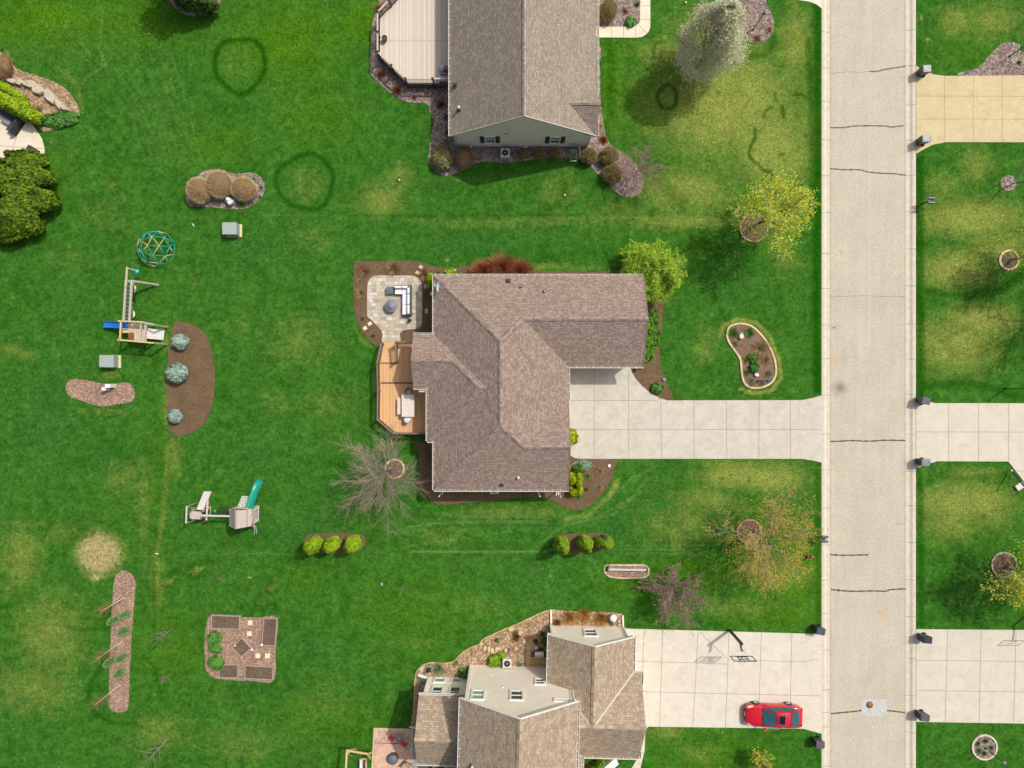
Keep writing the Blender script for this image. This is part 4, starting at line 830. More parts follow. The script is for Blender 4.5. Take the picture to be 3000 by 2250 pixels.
# small wall fittings and downspouts
for px, py, z, yy in [(1439,1978,1.9,0), (1473.5,2014.5,4.2,0), (1638,2066,6.6,0)]: p = P(px, py, z); mb = MB(); mb.box((p.x, p.y+.03, z), (.14, .1, .14)); mb.build('wall_outlet', white, h3)
def dspout(pts, nm='downspout', s=.11): 
    m = MB()
    for a, b in zip(pts[:-1], pts[1:]): m.beam(a, b, s, s*.8)
    m.build(nm, white, h3)
dspout([T3(6.35,3.95,EB-.1), T3(6.7,3.66,2.6), T3(6.7,3.66,.25)]); a_ = P(1614, 1788, .12); b_ = P(1615, 1826, .25); dspout([b_, a_])
dspout([T3(13.2,3.95,EB-.1), T3(12.85,3.66,2.7), T3(12.85,3.66,.3)]); dspout([T3(12.85,3.66,.2), Vector(T3(12.83,4.55,.1))])
dspout([T3(8.3,.36,EA-.1), T3(8.28,.08,EA-.6), T3(8.28,.08,EB+1.4)]); dspout([T3(-3.6,-.85,ES-.1), T3(-3.5,-1.05,3.4), T3(-3.5,-1.05,.3)])
a_ = P(1225, 1977, .15); b_ = P(1251, 1986, .3); m = MB(); m.beam(a_, b_, .2, .1); m.build('downspout', white, h3)
a_ = P(1200, 2129.5, .15); b_ = P(1224, 2134, .3); m = MB(); m.beam(a_, b_, .12, .1); m.build('downspout', white, h3)
m = MB(); p = P(1502.5, 1972, .9); m.box((p.x, p.y+.02, .9), (.22, .16, .28)); m.box((p.x+.2, p.y+.02, .95), (.1, .14, .3)); m.tube([(p.x-.05,p.y,.8),(p.x-.1,p.y+.25,.5)], .03, 6); m.build('meter_box', simple('meter_white', sr(226,224,216), .5), h3)
m = MB(); p = P(1588, 1970.5, .9); m.tube([(p.x-.12,p.y-.0,.9),(p.x-.12,p.y+.18,.85)], .05, 8); m.build('vent_outlet', simple('cream_pipe', sr(214,206,170), .6), h3)
pc = P(1383, 2245, 7.6); pipe(h3, pc.x, pc.y, 7.5, .09, .5)
# ================================================================= DECKS AND FURNITURE
def plank_mat(name, cols, wd, horiz=False, gap=sr(96,70,46)):
    t = NT(name); x = t.n('ShaderNodeSeparateXYZ'); t.l(t.pos(), x.inputs[0]); u = t.math('MULTIPLY', x.outputs[1 if horiz else 0], 1/wd)
    idx = t.math('FLOOR', u); fr = t.math('FRACT', u); wn = t.n('ShaderNodeTexWhiteNoise', noise_dimensions='1D'); t.l(idx, wn.inputs['W'])
    c = t.ramp(wn.outputs['Value'], [((i+.5)/len(cols), k) for i, k in enumerate(cols)])
    c = t.mix(t.ramp(fr, [(0, .75), (.055, .6), (.08, 0), (1, 0)]), c, gap)
    mp = t.n('ShaderNodeMapping'); mp.inputs['Scale'].default_value = (1, 12, 1) if horiz else (12, 1, 1); t.l(t.pos(), mp.inputs['Vector'])
    c = t.mix(1.0, c, t.ramp(t.noise(1.5, 4, .7, mp.outputs[0]), [(.3, .92), (.7, 1.06)]), 'MULTIPLY'); t.base(c, .7); return t.m
dkA = plank_mat('orange_deck_boards', [sr(206,160,108), sr(214,170,118), sr(220,176,124)], .14); dkAh = plank_mat('orange_step_boards', [sr(212,166,114), sr(222,178,126)], .145, True)
dkB = plank_mat('beige_deck_boards', [sr(194,180,164), sr(202,188,172), sr(208,196,182), sr(198,182,164), sr(212,201,188)], .14, False, sr(158,144,128))
brownrail = simple('brown_rail', sr(128,102,90), .6, .1, 6); browndk = simple('brown_fascia', sr(104,78,64), .7, .12); blackrail = simple('black_rail', sr(58,50,46), .5, .1); tanrail = simple('tan_rail_cap', sr(190,176,160), .6, .08)
def wood(name, c, v=.14): return simple(name, c, .85, v, 5, 0, .2)
greyw = wood('weathered_wood', sr(176,164,150), .16); greyw2 = wood('pale_weathered_wood', sr(196,186,176), .1); yelw = wood('new_pine', sr(206,178,124), .1)
def rail(parent, pts, zf, h, cap, post, bal, posts=None, step=.115):
    "railing along 2-D world points"
    bb = MB()
    for (a, b) in zip(pts[:-1], pts[1:]):
        a = Vector((a[0], a[1], 0)); b = Vector((b[0], b[1], 0)); z = Vector((0, 0, 1))
        mb = MB(); mb.beam(a+z*(zf+h), b+z*(zf+h), .13, .05); mb.beam(a+z*(zf+h-.1), b+z*(zf+h-.1), .05, .07, 1); mb.beam(a+z*(zf+.1), b+z*(zf+.1), .05, .07, 1)
        n = int((b-a).length/step)
        for i in range(1, n): p = a.lerp(b, i/n); bb.beam(p+z*(zf+.1), p+z*(zf+h-.1), .032, .032)
        mb.build('handrail', [cap, post], parent)
    for p in (posts or pts):
        pb = MB(); pb.box((p[0], p[1], (zf+h+.08)/2), (.12, .12, zf+h+.08)); pb.box((p[0], p[1], zf+h+.1), (.19, .19, .05), 0, 0, .6); pb.build('rail_post', post, parent)
    bb.build('baluster', bal, parent, None)['kind'] = 'stuff'
DZ = .62
wp = lambda px, py, z: tuple(P(px, py, z)[:2])
dk = thing('deck', 'orange-brown timber deck with brown railings on the west side of the middle house', 'deck', (0, 0, 0))
zr_ = DZ+1.0
pA = wp(1116,1006,1.3); pB = wp(1105,1063,zr_); pC = wp(1107,1145,zr_); pD = wp(1105.7,1229.5,zr_); pE = wp(1152,1269,zr_); pF = wp(1205,1270,zr_); pS0 = wp(1159.5,1002,zr_); pS1 = wp(1159.5,1058,zr_); pS2 = wp(1212,1001.5,zr_)
xw = -5.9
mb = MB(); fl = [pB, pC, pD, pE, (pF[0], pF[1]), (xw, pF[1]), (xw, pS2[1]), (pS0[0], pS0[1]), (pS1[0], pB[1])]
mb.prism(fl, DZ-.05, DZ); mb.prism([((x+10)*.995-10, y*.995) for x, y in fl], .0, DZ-.051, 1)
y1_ = P(0, 1122, DZ).y; mb.prism([(pB[0]+.1, y1_-.07), (-6, y1_-.07), (-6, y1_+.07), (pB[0]+.1, y1_+.07)], None, DZ+.004, 1)
y2_ = P(0, 1064, DZ).y; mb.prism([(pB[0]+.1, y2_-.05), (pS1[0], y2_-.05), (pS1[0], y2_+.05), (pB[0]+.1, y2_+.05)], None, DZ+.004, 1)
mb.build('deck_floor', [dkA, browndk], dk)
mb = MB(); ns = 4; ya = pB[1]; yb = P(0, 1003, .1).y
for i in range(ns):
    f0 = i/ns; f1 = (i+1)/ns; xl = pB[0]+(pA[0]-pB[0])*f0+.03; zt = DZ-(i+1)*(DZ-.06)/(ns+.6)
    xl1 = pB[0]+(pA[0]-pB[0])*f1+.03
    mb.prism([(xl, ya+(yb-ya)*f0), (pS1[0]-.02, ya+(yb-ya)*f0), (pS1[0]-.02, ya+(yb-ya)*f1), (xl1, ya+(yb-ya)*f1)], 0.0, zt, 0, 1)
mb.build('step', [dkAh, browndk], dk)
rail(dk, [pB, pC, pD, pE, pF, (xw, pF[1])], DZ, 1.0, brownrail, brownrail, blackrail, [pB, pC, pD, pE, pF]); rail(dk, [pS1, pS0, pS2, (xw, pS2[1])], DZ, 1.0, brownrail, brownrail, blackrail, [pS0, pS1])
mb = MB(); mb.beam((pB[0], pB[1], DZ+1.0), (pA[0], pA[1], 1.15), .13, .05); mb.beam((pB[0], pB[1], DZ+.12), (pA[0], pA[1], .3), .05, .07)
for i in range(1, 13): 
    x = pB[0]+(pA[0]-pB[0])*i/13; y = pB[1]+(pA[1]-pB[1])*i/13; mb.beam((x, y, DZ+.12-.3*i/13), (x, y, DZ+1.0-.45*i/13), .032, .032)
mb.box((pA[0], pA[1], .6), (.12, .12, 1.2)); mb.build('stair_rail', brownrail, dk)

d2 = thing('deck', 'large beige deck with thin dark railing beside the top house', 'deck', (0, 0, 0)); D2 = .78
c = [wp(1113,54,D2), wp(1113,169,D2), wp(1193,246,D2), wp(1320,247,D2)]; top = wp(1180,-30,D2); c_top = (c[0][0]+(top[1]-c[0][1])*.98, top[1])
floor_ = [c_top, c[0], c[1], c[2], (-4.6, c[2][1]), (-4.6, top[1])]
mb = MB(); mb.prism(floor_, D2-.06, D2); mb.prism([(x*.994, y*.9985) for x, y in floor_], 0, D2-.061, 1)
yy = P(0, 119, D2).y; mb.prism([(c[0][0]+.5, yy-.07), (-4.7, yy-.07), (-4.7, yy+.07), (c[0][0]+.5, yy+.07)], None, D2+.004, 2); mb.build('deck_floor', [dkB, browndk, simple('beige_band', sr(188,170,152), .7, .06)], d2)
mid = lambda a, b, t_: (a[0]+(b[0]-a[0])*t_, a[1]+(b[1]-a[1])*t_)
rail(d2, [c_top, c[0], c[1], c[2], (-4.7, c[2][1])], D2, 1.0, tanrail, blackrail, blackrail, [c_top, mid(c[0], c_top, .4), c[0], mid(c[0], c[1], .5), c[1], mid(c[1], c[2], .5), c[2], mid(c[2], (-4.7, c[2][1]), .55)], .12)
# things on the beige deck
p = P(1127,113,D2+.3); e = thing('fire_bowl', 'round dark brown bowl planter on the west side of the beige deck', 'planter', (p.x, p.y, D2))
m = L(); m.lathe((0,0,0), [(.13,0),(.2,.2),(.24,.42),(.24,.45),(.2,.45),(.19,.36),(.01,.35)], 20); m.build('bowl', simple('bronze_bowl', sr(92,66,50), .5, .2), e); m = L(); m.lathe((0,0,.352), [(.185,0),(.01,.02)], 16); m.build('soil', mEarth, e)
p = P(1309,202.5,D2+.9); e = thing('kettle_grill', 'dark red round kettle grill on the beige deck by the top house', 'grill', (p.x-.02, p.y, D2))
m = L(); m.lathe((0,0,.55), [(.05,0),(.2,.06),(.28,.2),(.29,.25)], 20); m.build('bowl', simple('grill_black', sr(30,28,30), .4), e)
m = L(); m.lathe((0,0,.8), [(.295,0),(.27,.1),(.18,.19),(.06,.23),(.01,.235)], 20); lid = m.build('lid', simple('grill_red', sr(110,34,34), .2, .1, 3, 0, 0, .7), e); m = L(); m.lathe((0,0,1.03), [(.05,0),(.05,.03),(.01,.03)], 10); m.build('handle', white, lid)
for a in (0, 2.1, 4.2): m = L(); m.tube([(.2*math.cos(a),.2*math.sin(a),.6),(.3*math.cos(a),.3*math.sin(a),0)], .014, 5); m.build('leg', simple('steel', sr(170,170,172), .3, .05, 3, .8), e)
p = P(1294.5,204,D2+.01); e = thing('side_table', 'pale round side table beside the red kettle grill', 'table', (p.x+.05, p.y, D2))
m = L(); m.lathe((0,0,.42), [(.29,0),(.29,.025),(.01,.025)], 22); m.build('table_top', simple('pale_blue_grey', sr(178,190,200), .3), e); m = L(); m.tube([(0,0,0),(0,0,.42)], .03, 8); m.lathe((0,0,0), [(.18,0),(.18,.02),(.02,.03)], 14); m.build('leg', simple('steel', sr(170,170,172)), e)
def armchair(e, frame, seat, w_=.62, d_=.62, hb=.85, face=0):
    m = L()
    for sx in (-1, 1):
        for sy in (-1, 1): m.box((sx*w_/2, sy*d_/2, .3), (.045, .045, .6 if True else .4))
        m.box((sx*w_/2, 0, .61), (.07, d_+.06, .035))
    m.beam((-w_/2, -d_/2, .38), (w_/2, -d_/2, .38), .04, .05); m.beam((-w_/2, d_/2, .38), (w_/2, d_/2, .38), .04, .05); m.build('frame', frame, e)
    m = L(); m.box((0, -.02, .42), (w_-.06, d_-.02, .08)); m.build('seat', seat, e)
    m = L(); m.beam((0, d_/2-.02, .44), (0, d_/2+.14, hb), w_-.06, .07, 0, (0, 1, 0)); m.build('backrest', seat, e)
p = P(1302,232,D2+.45); e = thing('patio_chair', 'grey cushioned armchair at the edge of the beige deck next to the house eave', 'chair', (p.x, p.y, D2), R(-96)); armchair(e, blackrail, simple('light_grey_sling', sr(176,182,186), .7))

# table set on the orange deck
tw = simple('whitewashed_table', sr(222,206,192), .45, .07, 3)
a0, a1 = P(1176.7,1156,DZ+.75), P(1213.7,1221,DZ+.75); cx, cy = (a0.x+a1.x)/2, (a0.y+a1.y)/2; W_, L_ = a1.x-a0.x, a0.y-a1.y
e = thing('dining_table', 'large pale rectangular dining table on the orange-brown deck', 'table', (cx, cy, DZ))
m = L(); nb = 6
for k in range(nb): m.box((-W_/2+W_*(k+.5)/nb, 0, .735), (W_/nb-.006, L_, .035))
for s in (-1, 1): m.box((0, s*(L_/2-.3), .68), (W_-.15, .08, .06))
m.lathe((0, .05, .754), [(.035, 0), (.03, .006), (.01, .006)], 10, 1); m.build('table_top', [tw, blackrail], e)
for sx in (-1, 1):
    for sy in (-1, 1): m = L(); m.box((sx*(W_/2-.12), sy*(L_/2-.15), .34), (.09, .09, .68)); m.build('leg', tw, e)
a0, a1 = P(1164,1165,DZ+.45), P(1175.5,1214,DZ+.45); e = thing('bench', 'pale backless bench along the west side of the deck dining table', 'bench', ((a0.x+a1.x)/2, (a0.y+a1.y)/2, DZ))
m = L(); wd = a1.x-a0.x; ln = a0.y-a1.y
for k in (-1, 1): m.box((k*wd/4, 0, .44), (wd/2-.008, ln, .035))
m.build('seat', tw, e)
for s in (-1, 1): m = L(); m.box((0, s*(ln/2-.2), .21), (wd-.06, .08, .42)); m.build('leg', tw, e)
def tubchair(e, shell, seatm):
    m = L(); V = []; F = []; n = 15
    for i in range(n):
        a = R(-20)+R(220)*i/(n-1); rx, ry = .29, .30; hh = .42+.34*max(0, math.sin(a))**.5 if math.sin(a) > 0 else .48
        for r_, z in ((.88, .38), (1.0, .6*hh+.2), (1.06, max(hh, .55)), (1.0, max(hh, .55)+.015), (.86, .62*hh+.2), (.76, .42)): V.append((rx*r_*math.cos(a), ry*r_*math.sin(a), z))
    for i in range(n-1):
        for k in range(5): F.append((i*6+k, (i+1)*6+k, (i+1)*6+k+1, i*6+k+1))
    m.mesh(V, F, 0, True); m.build('backrest', shell, e)
    m = L(); m.lathe((0, -.03, .36), [(.24, 0), (.27, .03), (.26, .08), (.01, .09)], 18, 0, True, 1, 1.02); m.build('seat', seatm, e)
    for sx in (-1, 1):
        for sy in (-1, 1): m = L(); m.tube([(sx*.14, sy*.14, .38), (sx*.24, sy*.24, 0)], .016, 5); m.build('leg', simple('steel', sr(170,170,172)), e)
p = P(1198,1147,DZ+.5); e = thing('tub_chair', 'blue-grey tub chair at the shaded north end of the deck dining table', 'chair', (p.x, p.y, DZ)); tubchair(e, simple('blue_grey_shell', sr(74,82,98), .5), simple('pale_blue_seat', sr(168,180,196), .6))
p = P(1194,1228,DZ+.5); e = thing('tub_chair', 'light grey tub chair with a white cushion at the sunlit end of the deck table', 'chair', (p.x, p.y, DZ), R(180)); tubchair(e, simple('light_grey_shell', sr(176,184,192), .5), simple('white_seat', sr(236,236,234), .6))
def wirechair(e):
    wm = simple('cream_wire', sr(196,186,168), .5); m = L()
    o = smooth_loop([(-.22,-.22),(.22,-.22),(.24,.1),(.16,.27),(-.16,.27),(-.24,.1)], 4)
    m.tube([(x, y, .45) for x, y in o]+[(o[0][0], o[0][1], .45)], .018, 5)
    for k in range(5): m.tube([(-.18+.09*k, -.22, .45), (-.18+.09*k, .24, .45)], .009, 4)
    for k in range(4): m.tube([(-.23, -.15+.1*k, .45), (.23, -.15+.1*k, .45)], .009, 4)
    m.build('seat', wm, e); m = L(); m.tube([(-.21, .2, .45), (-.2, .3, .82), (0, .33, .86), (.2, .3, .82), (.21, .2, .45)], .018, 5)
    for k in range(3): m.tube([(-.1+.1*k, .26, .46), (-.1+.1*k, .32, .85)], .01, 4)
    m.build('backrest', wm, e)
    for sx in (-1, 1):
        for sy in (-1, 1): m = L(); m.tube([(sx*.19, sy*.19, .44), (sx*.22, sy*.22, 0)], .014, 5); m.build('leg', wm, e)
for px, py, lb in [(1219,1177,'cream wire chair at the deck table nearer the shaded end'), (1218,1199.5,'cream wire chair at the deck table nearer the sunlit end')]:
    p = P(px, py, DZ+.6); e = thing('wire_chair', lb, 'chair', (p.x-.03, p.y, DZ), R(-90), 'wire chairs at the deck table'); wirechair(e)

# sofa group on the paver patio
PZ = .06; gm = simple('dark_grey_wicker', sr(84,90,96), .7, .15, 14); cu = simple('white_cushion', sr(240,232,234), .8, .03, 2)
def sofa(e, segs, fm, cm, back=.72, arm=None, cz=.36):
    "segs: (x0,y0,x1,y1, backsides)"
    fr = L(); bk = L(); st = L()
    for x0, y0, x1, y1, bs in segs:
        fr.box(((x0+x1)/2, (y0+y1)/2, .14), (x1-x0, y1-y0, .24))
        ix0, iy0, ix1, iy1 = x0, y0, x1, y1
        if 'r' in bs: fr.box((x1-.04, (y0+y1)/2, back/2), (.08, y1-y0, back)); ix1 -= .08
        if 'l' in bs: fr.box((x0+.04, (y0+y1)/2, back/2), (.08, y1-y0, back)); ix0 += .08
        if 't' in bs: fr.box(((x0+x1)/2, y1-.04, back/2), (x1-x0, .08, back)); iy1 -= .08
        if 'b' in bs: fr.box(((x0+x1)/2, y0+.04, back/2-.06), (x1-x0, .08, back-.12)); iy0 += .08
        st.box(((ix0+ix1)/2, (iy0+iy1)/2, cz), (ix1-ix0-.015, iy1-iy0-.015, .18), 0, 0, .98)
        if 'r' in bs: bk.box((ix1-.09, (iy0+iy1)/2, cz+.26), (.17, iy1-iy0-.03, .40), 0, 0, .93)
        if 'l' in bs: bk.box((ix0+.09, (iy0+iy1)/2, cz+.26), (.17, iy1-iy0-.03, .40), 0, 0, .93)
        if 't' in bs: bk.box(((ix0+ix1)/2, iy1-.09, cz+.26), (ix1-ix0-.03, .17, .40), 0, 0, .93)
    fr.build('sofa_frame', fm, e); st.build('seat_cushion', cm, e); bk.build('back_cushion', cm, e)
a0 = P(1157,836,.5); a1 = P(1204.5,924,.5); wd = a1.x-a0.x; ln = a0.y-a1.y
e = thing('corner_sofa', 'L-shaped outdoor sofa with white cushions on the paver patio', 'sofa', (a0.x, a0.y, PZ))
sofa(e, [(0,-.74,wd-.74,0,'t'), (wd-.74,-.74,wd,0,'tr'), (wd-.74,-.74-(ln-.74)/2,wd,-.745,'r'), (wd-.74,-ln,wd,-.75-(ln-.74)/2,'rb')], gm, cu)
p = P(1142.8,850.5,.4); e = thing('ottoman', 'square dark grey ottoman at the end of the white corner sofa', 'ottoman', (p.x, p.y, PZ)); m = L(); m.box((0,0,.18), (.56,.56,.32)); m.build('base', gm, e); m = L(); m.box((0,0,.38), (.6,.6,.07), 0, 0, .97); m.build('cover', simple('slate_cover', sr(96,104,112), .6), e)
p = P(1145.7,896,.55); e = thing('fire_table', 'round grey fire table on the paver patio beside the white sofa', 'table', (p.x, p.y, PZ)); m = L(); m.lathe((0,0,0), [(.40,0),(.42,.1),(.42,.45)], 28); m.build('base', simple('dark_base', sr(62,66,70), .6), e)
m = L(); m.lathe((0,0,.45), [(.42,-.02),(.52,0),(.525,.05),(.50,.06),(.37,.06),(.365,.07),(.34,.07)], 32); m.build('table_top', simple('slate_top', sr(112,120,130), .55), e); m = L(); m.lathe((0,0,.51), [(.33,0),(.33,.035),(.02,.05)], 28); m.build('burner_cover', simple('slate_lid', sr(122,126,136), .5), e)
p = P(1200,938.5,.3); e = thing('lantern', 'small bronze lantern standing south of the corner sofa', 'lantern', (p.x, p.y, PZ)); m = L(); m.box((0,0,.03), (.22,.22,.05)); [m.box((sx*.09,sy*.09,.22),(.02,.02,.36)) for sx in (-1,1) for sy in (-1,1)]; m.build('frame', simple('bronze', sr(110,74,50), .4, .1, 4, .6), e); m = L(); m.box((0,0,.44), (.26,.26,.1), 0, 0, .2); m.build('lantern_roof', simple('bronze', sr(110,74,50)), e)
# stepping stones
def stone_slab(px, py, w_, l_, rz, lab, grp, mat, z=.035):
    p = P(px, py, z); m = L(); m.box((0,0,.02), (w_, l_, .05), 0, 0, .97); o = m.build('stepping_stone', mat); o.location = (p.x, p.y, z); o.rotation_euler = (0,0,rz); return tag(o, lab, 'paving stone', grp)
st1 = simple('pale_flag', sr(222,206,168), .85, .08, 5); st2 = simple('grey_flag', sr(196,186,172), .85, .1, 5)
for px, py, wd, ln, rz, lb, mt in [(1233.5,782.5,.34,.27,-35,'pale grey square stone in the brown mulch, the one farther from the paver patio',st2), (1224,799.5,.36,.27,-30,'cream square stone in the mulch just north of the paver patio curve',st1),
    (1245.5,839,.2,.38,0,'shaded narrow stone between patio and house, the most northern of three',st2), (1264.5,859.5,.24,.35,0,'shaded stone nearest the house wall east of the patio',st2), (1249.5,911,.24,.38,0,'shaded stone in dark mulch east of the sofa, the most southern of three',st2),
    (1083.5,948.5,.34,.30,35,'cream stone closer to the paver patio on the south-west path through mulch',st1), (1069.5,961.5,.34,.30,35,'cream stone nearer the lawn on the south-west path through mulch',st1)]: stone_slab(px, py, wd, ln, R(rz), lb, 'stepping stones round the paver patio', mt)
for px, py, lb in [(733,1824.5,'cream square paver nearest the top edge of the vegetable garden'), (731,1856,'cream square paver between the diamond bed and the tall right bed'), (755.5,1921,'left of two side-by-side pavers above the wide bottom bed'), (783.5,1921,'right of two side-by-side pavers above the wide bottom bed')]: stone_slab(px, py, .40, .40, 0, lb, 'stepping stones in the vegetable garden', st1)

# ---------------- left-edge patio furniture
blk = simple('black_wicker', sr(50,48,54), .7, .2, 12); bcu = simple('charcoal_cushion', sr(62,60,70), .85, .08, 3)
p = P(62,382,.0); e = thing('corner_sofa', 'dark charcoal corner sofa on the pale patio at the left edge', 'sofa', (p.x, p.y, .05), R(-33)); sofa(e, [(-3.0,.2,-.75,.95,'t'), (-.75,.2,0,.95,'tr'), (-.75,-.62,0,.195,'r')], blk, bcu)
p = P(22,352,.3); e = thing('coffee_table', 'low grey glass coffee table in front of the charcoal sofa', 'table', (p.x, p.y, .05), R(-33)); m = L(); m.box((0,0,.38), (1.0,.62,.03)); m.build('table_top', simple('grey_glass_top', sr(140,140,136), .15, .1), e)
for sx in (-1,1): m = L(); m.box((sx*.42,0,.18), (.05,.5,.36)); m.build('leg', blk, e)
p = P(91,442,.4); e = thing('lounge_chair', 'black cushioned chair on the pale patio beside the big green shrub', 'chair', (p.x, p.y, .05), R(148)); sofa(e, [(-.42,-.35,.42,.4,'t')], blk, bcu, .6)
e.scale = (1, 1, 1)
# ---------------- things on the brick patio
redm = simple('red_seat', sr(200,40,44), .5, .08, 4); iron = simple('dark_red_iron', sr(96,34,36), .5)
def bistro(e):
    m = L(); m.lathe((0,0,.43), [(.2,0),(.22,.02),(.2,.06),(.01,.07)], 16); m.build('seat', redm, e)
    m = L(); m.tube([(-.2,.16,.44),(-.2,.24,.82),(0,.28,.9),(.2,.24,.82),(.2,.16,.44)], .014, 5); m.tube([(-.1,.2,.44),(0,.27,.88),(.1,.2,.44)], .01, 4); m.build('backrest', iron, e)
    for sx in (-1,1):
        for sy in (-1,1): m = L(); m.tube([(sx*.15,sy*.15,.43),(sx*.24,sy*.24,.2),(sx*.26,sy*.26,0)], .012, 4); m.build('leg', iron, e)
for px, py, rz, lb in [(1149,2161,60,'red bistro chair on the brick patio, left of the small round table'), (1184,2178,-120,'red bistro chair on the brick patio, right of the small round table')]:
    p = P(px, py, .4); e = thing('bistro_chair', lb, 'chair', (p.x, p.y, .065), R(rz), 'red bistro chairs'); bistro(e)
p = P(1170,2163,.7); e = thing('bistro_table', 'small round grey table between the two red chairs', 'table', (p.x, p.y, .065)); m = L(); m.lathe((0,0,.68), [(.28,0),(.29,.02),(.01,.025)], 22); m.build('table_top', simple('grey_violet_top', sr(146,132,142), .4), e)
for k in range(3): a = k*2.09+.5; m = L(); m.tube([(0,0,.68),(.08*math.cos(a),.08*math.sin(a),.3),(.28*math.cos(a),.28*math.sin(a),0)], .014, 5); m.build('leg', iron, e)
p = P(1151,2223,.3); e = thing('fire_pit', 'round dark grey covered fire pit in the centre of the ring of pink pavers', 'fire pit', (p.x, p.y, .065)); m = L(); m.lathe((0,0,0), [(.44,0),(.44,.38),(.38,.40)], 26); m.build('base', simple('slate_dark', sr(72,74,80), .7, .15), e); m = L(); m.lathe((0,0,.40), [(.40,0),(.36,.04),(.01,.08)], 26); m.build('lid', simple('slate_cover2', sr(104,110,118), .55, .1), e)
p = P(1190,2243,.4); e = thing('garden_chair', 'weathered wooden garden chair at the bottom corner of the brick patio', 'chair', (p.x, p.y, .065), R(-40)); armchair(e, wood('driftwood', sr(150,130,108)), wood('driftwood_light', sr(180,160,132)), .6, .6, .9)
# pine swing frame
e = thing('porch_swing', 'new pine swing frame with a cushioned bench, left of the brick patio', 'swing', P(1050,2225,0)); zt = 2.05
A1 = P(1017,2198,zt); A2 = P(1012,2275,zt); B1 = P(1076,2209,zt)
m = MB(); m.beam(A1, A2, .14, .16); m.beam(A1+Vector((-.05,0,0)), B1+Vector((.1,0,0)), .12, .12); m.beam(A1+Vector((.28,-.05,0)), A1+Vector((.03,-.3,0)), .08, .08); m.build('beam', yelw, e)
for a, b in [(B1, P(1092,2203,0)), (B1, P(1084,2222,0)), (A1, P(1042,2196,0)), (A2, P(1040,2290,0))]: m = MB(); m.beam(a, b, .14, .14); m.build('leg', yelw, e)
m = MB(); s0 = P(1064,2250,.5)
m.box((s0.x, s0.y, .5), (.62, 1.65, .05)); m.box((s0.x+.3, s0.y, .75), (.05, 1.65, .5)); m.box((s0.x-.02, s0.y+.85, .72), (.5, .07, .05)); m.build('seat', yelw, e)
m = MB(); m.box((s0.x-.1, s0.y, .56), (.34, 1.55, .08)); m.build('cushion', simple('white_navy', sr(222,214,214), .8), e); m = MB(); m.box((s0.x+.12, s0.y, .62), (.12, 1.45, .3)); m.build('back_cushion', simple('navy_cushion', sr(62,66,92), .8), e)
m = MB(); m.tube([A1+Vector((.1,-.3,0)), (s0.x-.25, s0.y+.8, .75)], .012, 4); m.tube([A1+Vector((.15,-.35,0)), (s0.x+.25, s0.y+.8, .95)], .012, 4); m.build('chain', simple('steel', sr(170,170,172)), e)
p = P(1278,2246,.3); e = thing('sand_toy', 'green and yellow plastic toy tub against the south side of the sunroom', 'toy', (p.x, p.y, .03)); m = L(); m.lathe((0,0,0), [(.45,0),(.5,.3),(.44,.3),(.42,.1),(.01,.08)], 20, 0, True, 1.3, .8); m.build('tub', simple('toy_green', sr(24,104,78), .4), e); m = L(); m.lathe((-.2,.05,.3), [(.18,0),(.16,.06),(.01,.1)], 14); m.build('lid', simple('toy_yellow', sr(222,176,40), .4), e)
# gas grill beside the two-storey house
p = P(1580,1918,1.0); e = thing('gas_grill', 'stainless gas grill with black side shelves on the small tan paver patio', 'grill', (p.x, p.y, .05), R(-1.5)); bl = simple('black_enamel', sr(34,38,48), .35)
m = L(); m.box((0,0,.42), (.72,.5,.8)); m.build('cabinet', simple('dark_cabinet', sr(60,60,64), .5), e)
m = L(); m.box((-.52,0,.88), (.36,.48,.04)); m.build('side_shelf', bl, e); m = L(); m.box((.52,0,.88), (.36,.48,.04)); m.build('side_shelf', bl, e)
m = L(); V = []; F = []; n = 9
for i in range(n): a = math.pi*i/(n-1); V += [(-.36, .26*math.cos(a), .88+.22*math.sin(a)), (.36, .26*math.cos(a), .88+.22*math.sin(a))]
for i in range(n-1): F.append((2*i, 2*i+1, 2*i+3, 2*i+2))
F += [tuple(2*i for i in range(n)), tuple(2*i+1 for i in range(n-1, -1, -1))]
m.mesh(V, F); lid = m.build('lid', simple('stainless', sr(196,186,172), .32, .06, 3, .55), e); m = L(); m.tube([(-.24,-.26,.98),(-.24,-.34,.98),(.24,-.34,.98),(.24,-.26,.98)], .016, 6); m.build('handle', simple('steel', sr(170,170,172)), lid)
p = P(1572,1904,.6); e = thing('propane_tank', 'white gas bottle behind the stainless grill', 'gas bottle', (p.x, p.y, .05)); m = L(); m.lathe((0,0,0), [(.14,0),(.16,.06),(.16,.36),(.08,.44),(.01,.45)], 16); m.build('tank', white, e); m = L(); m.tube([(.03,0,.44),(.03,0,.52)], .02, 6); m.tube([(0,.02,.5),(.12,.18,.45),(.3,.16,.5)], .012, 5); m.build('valve', bl, e)
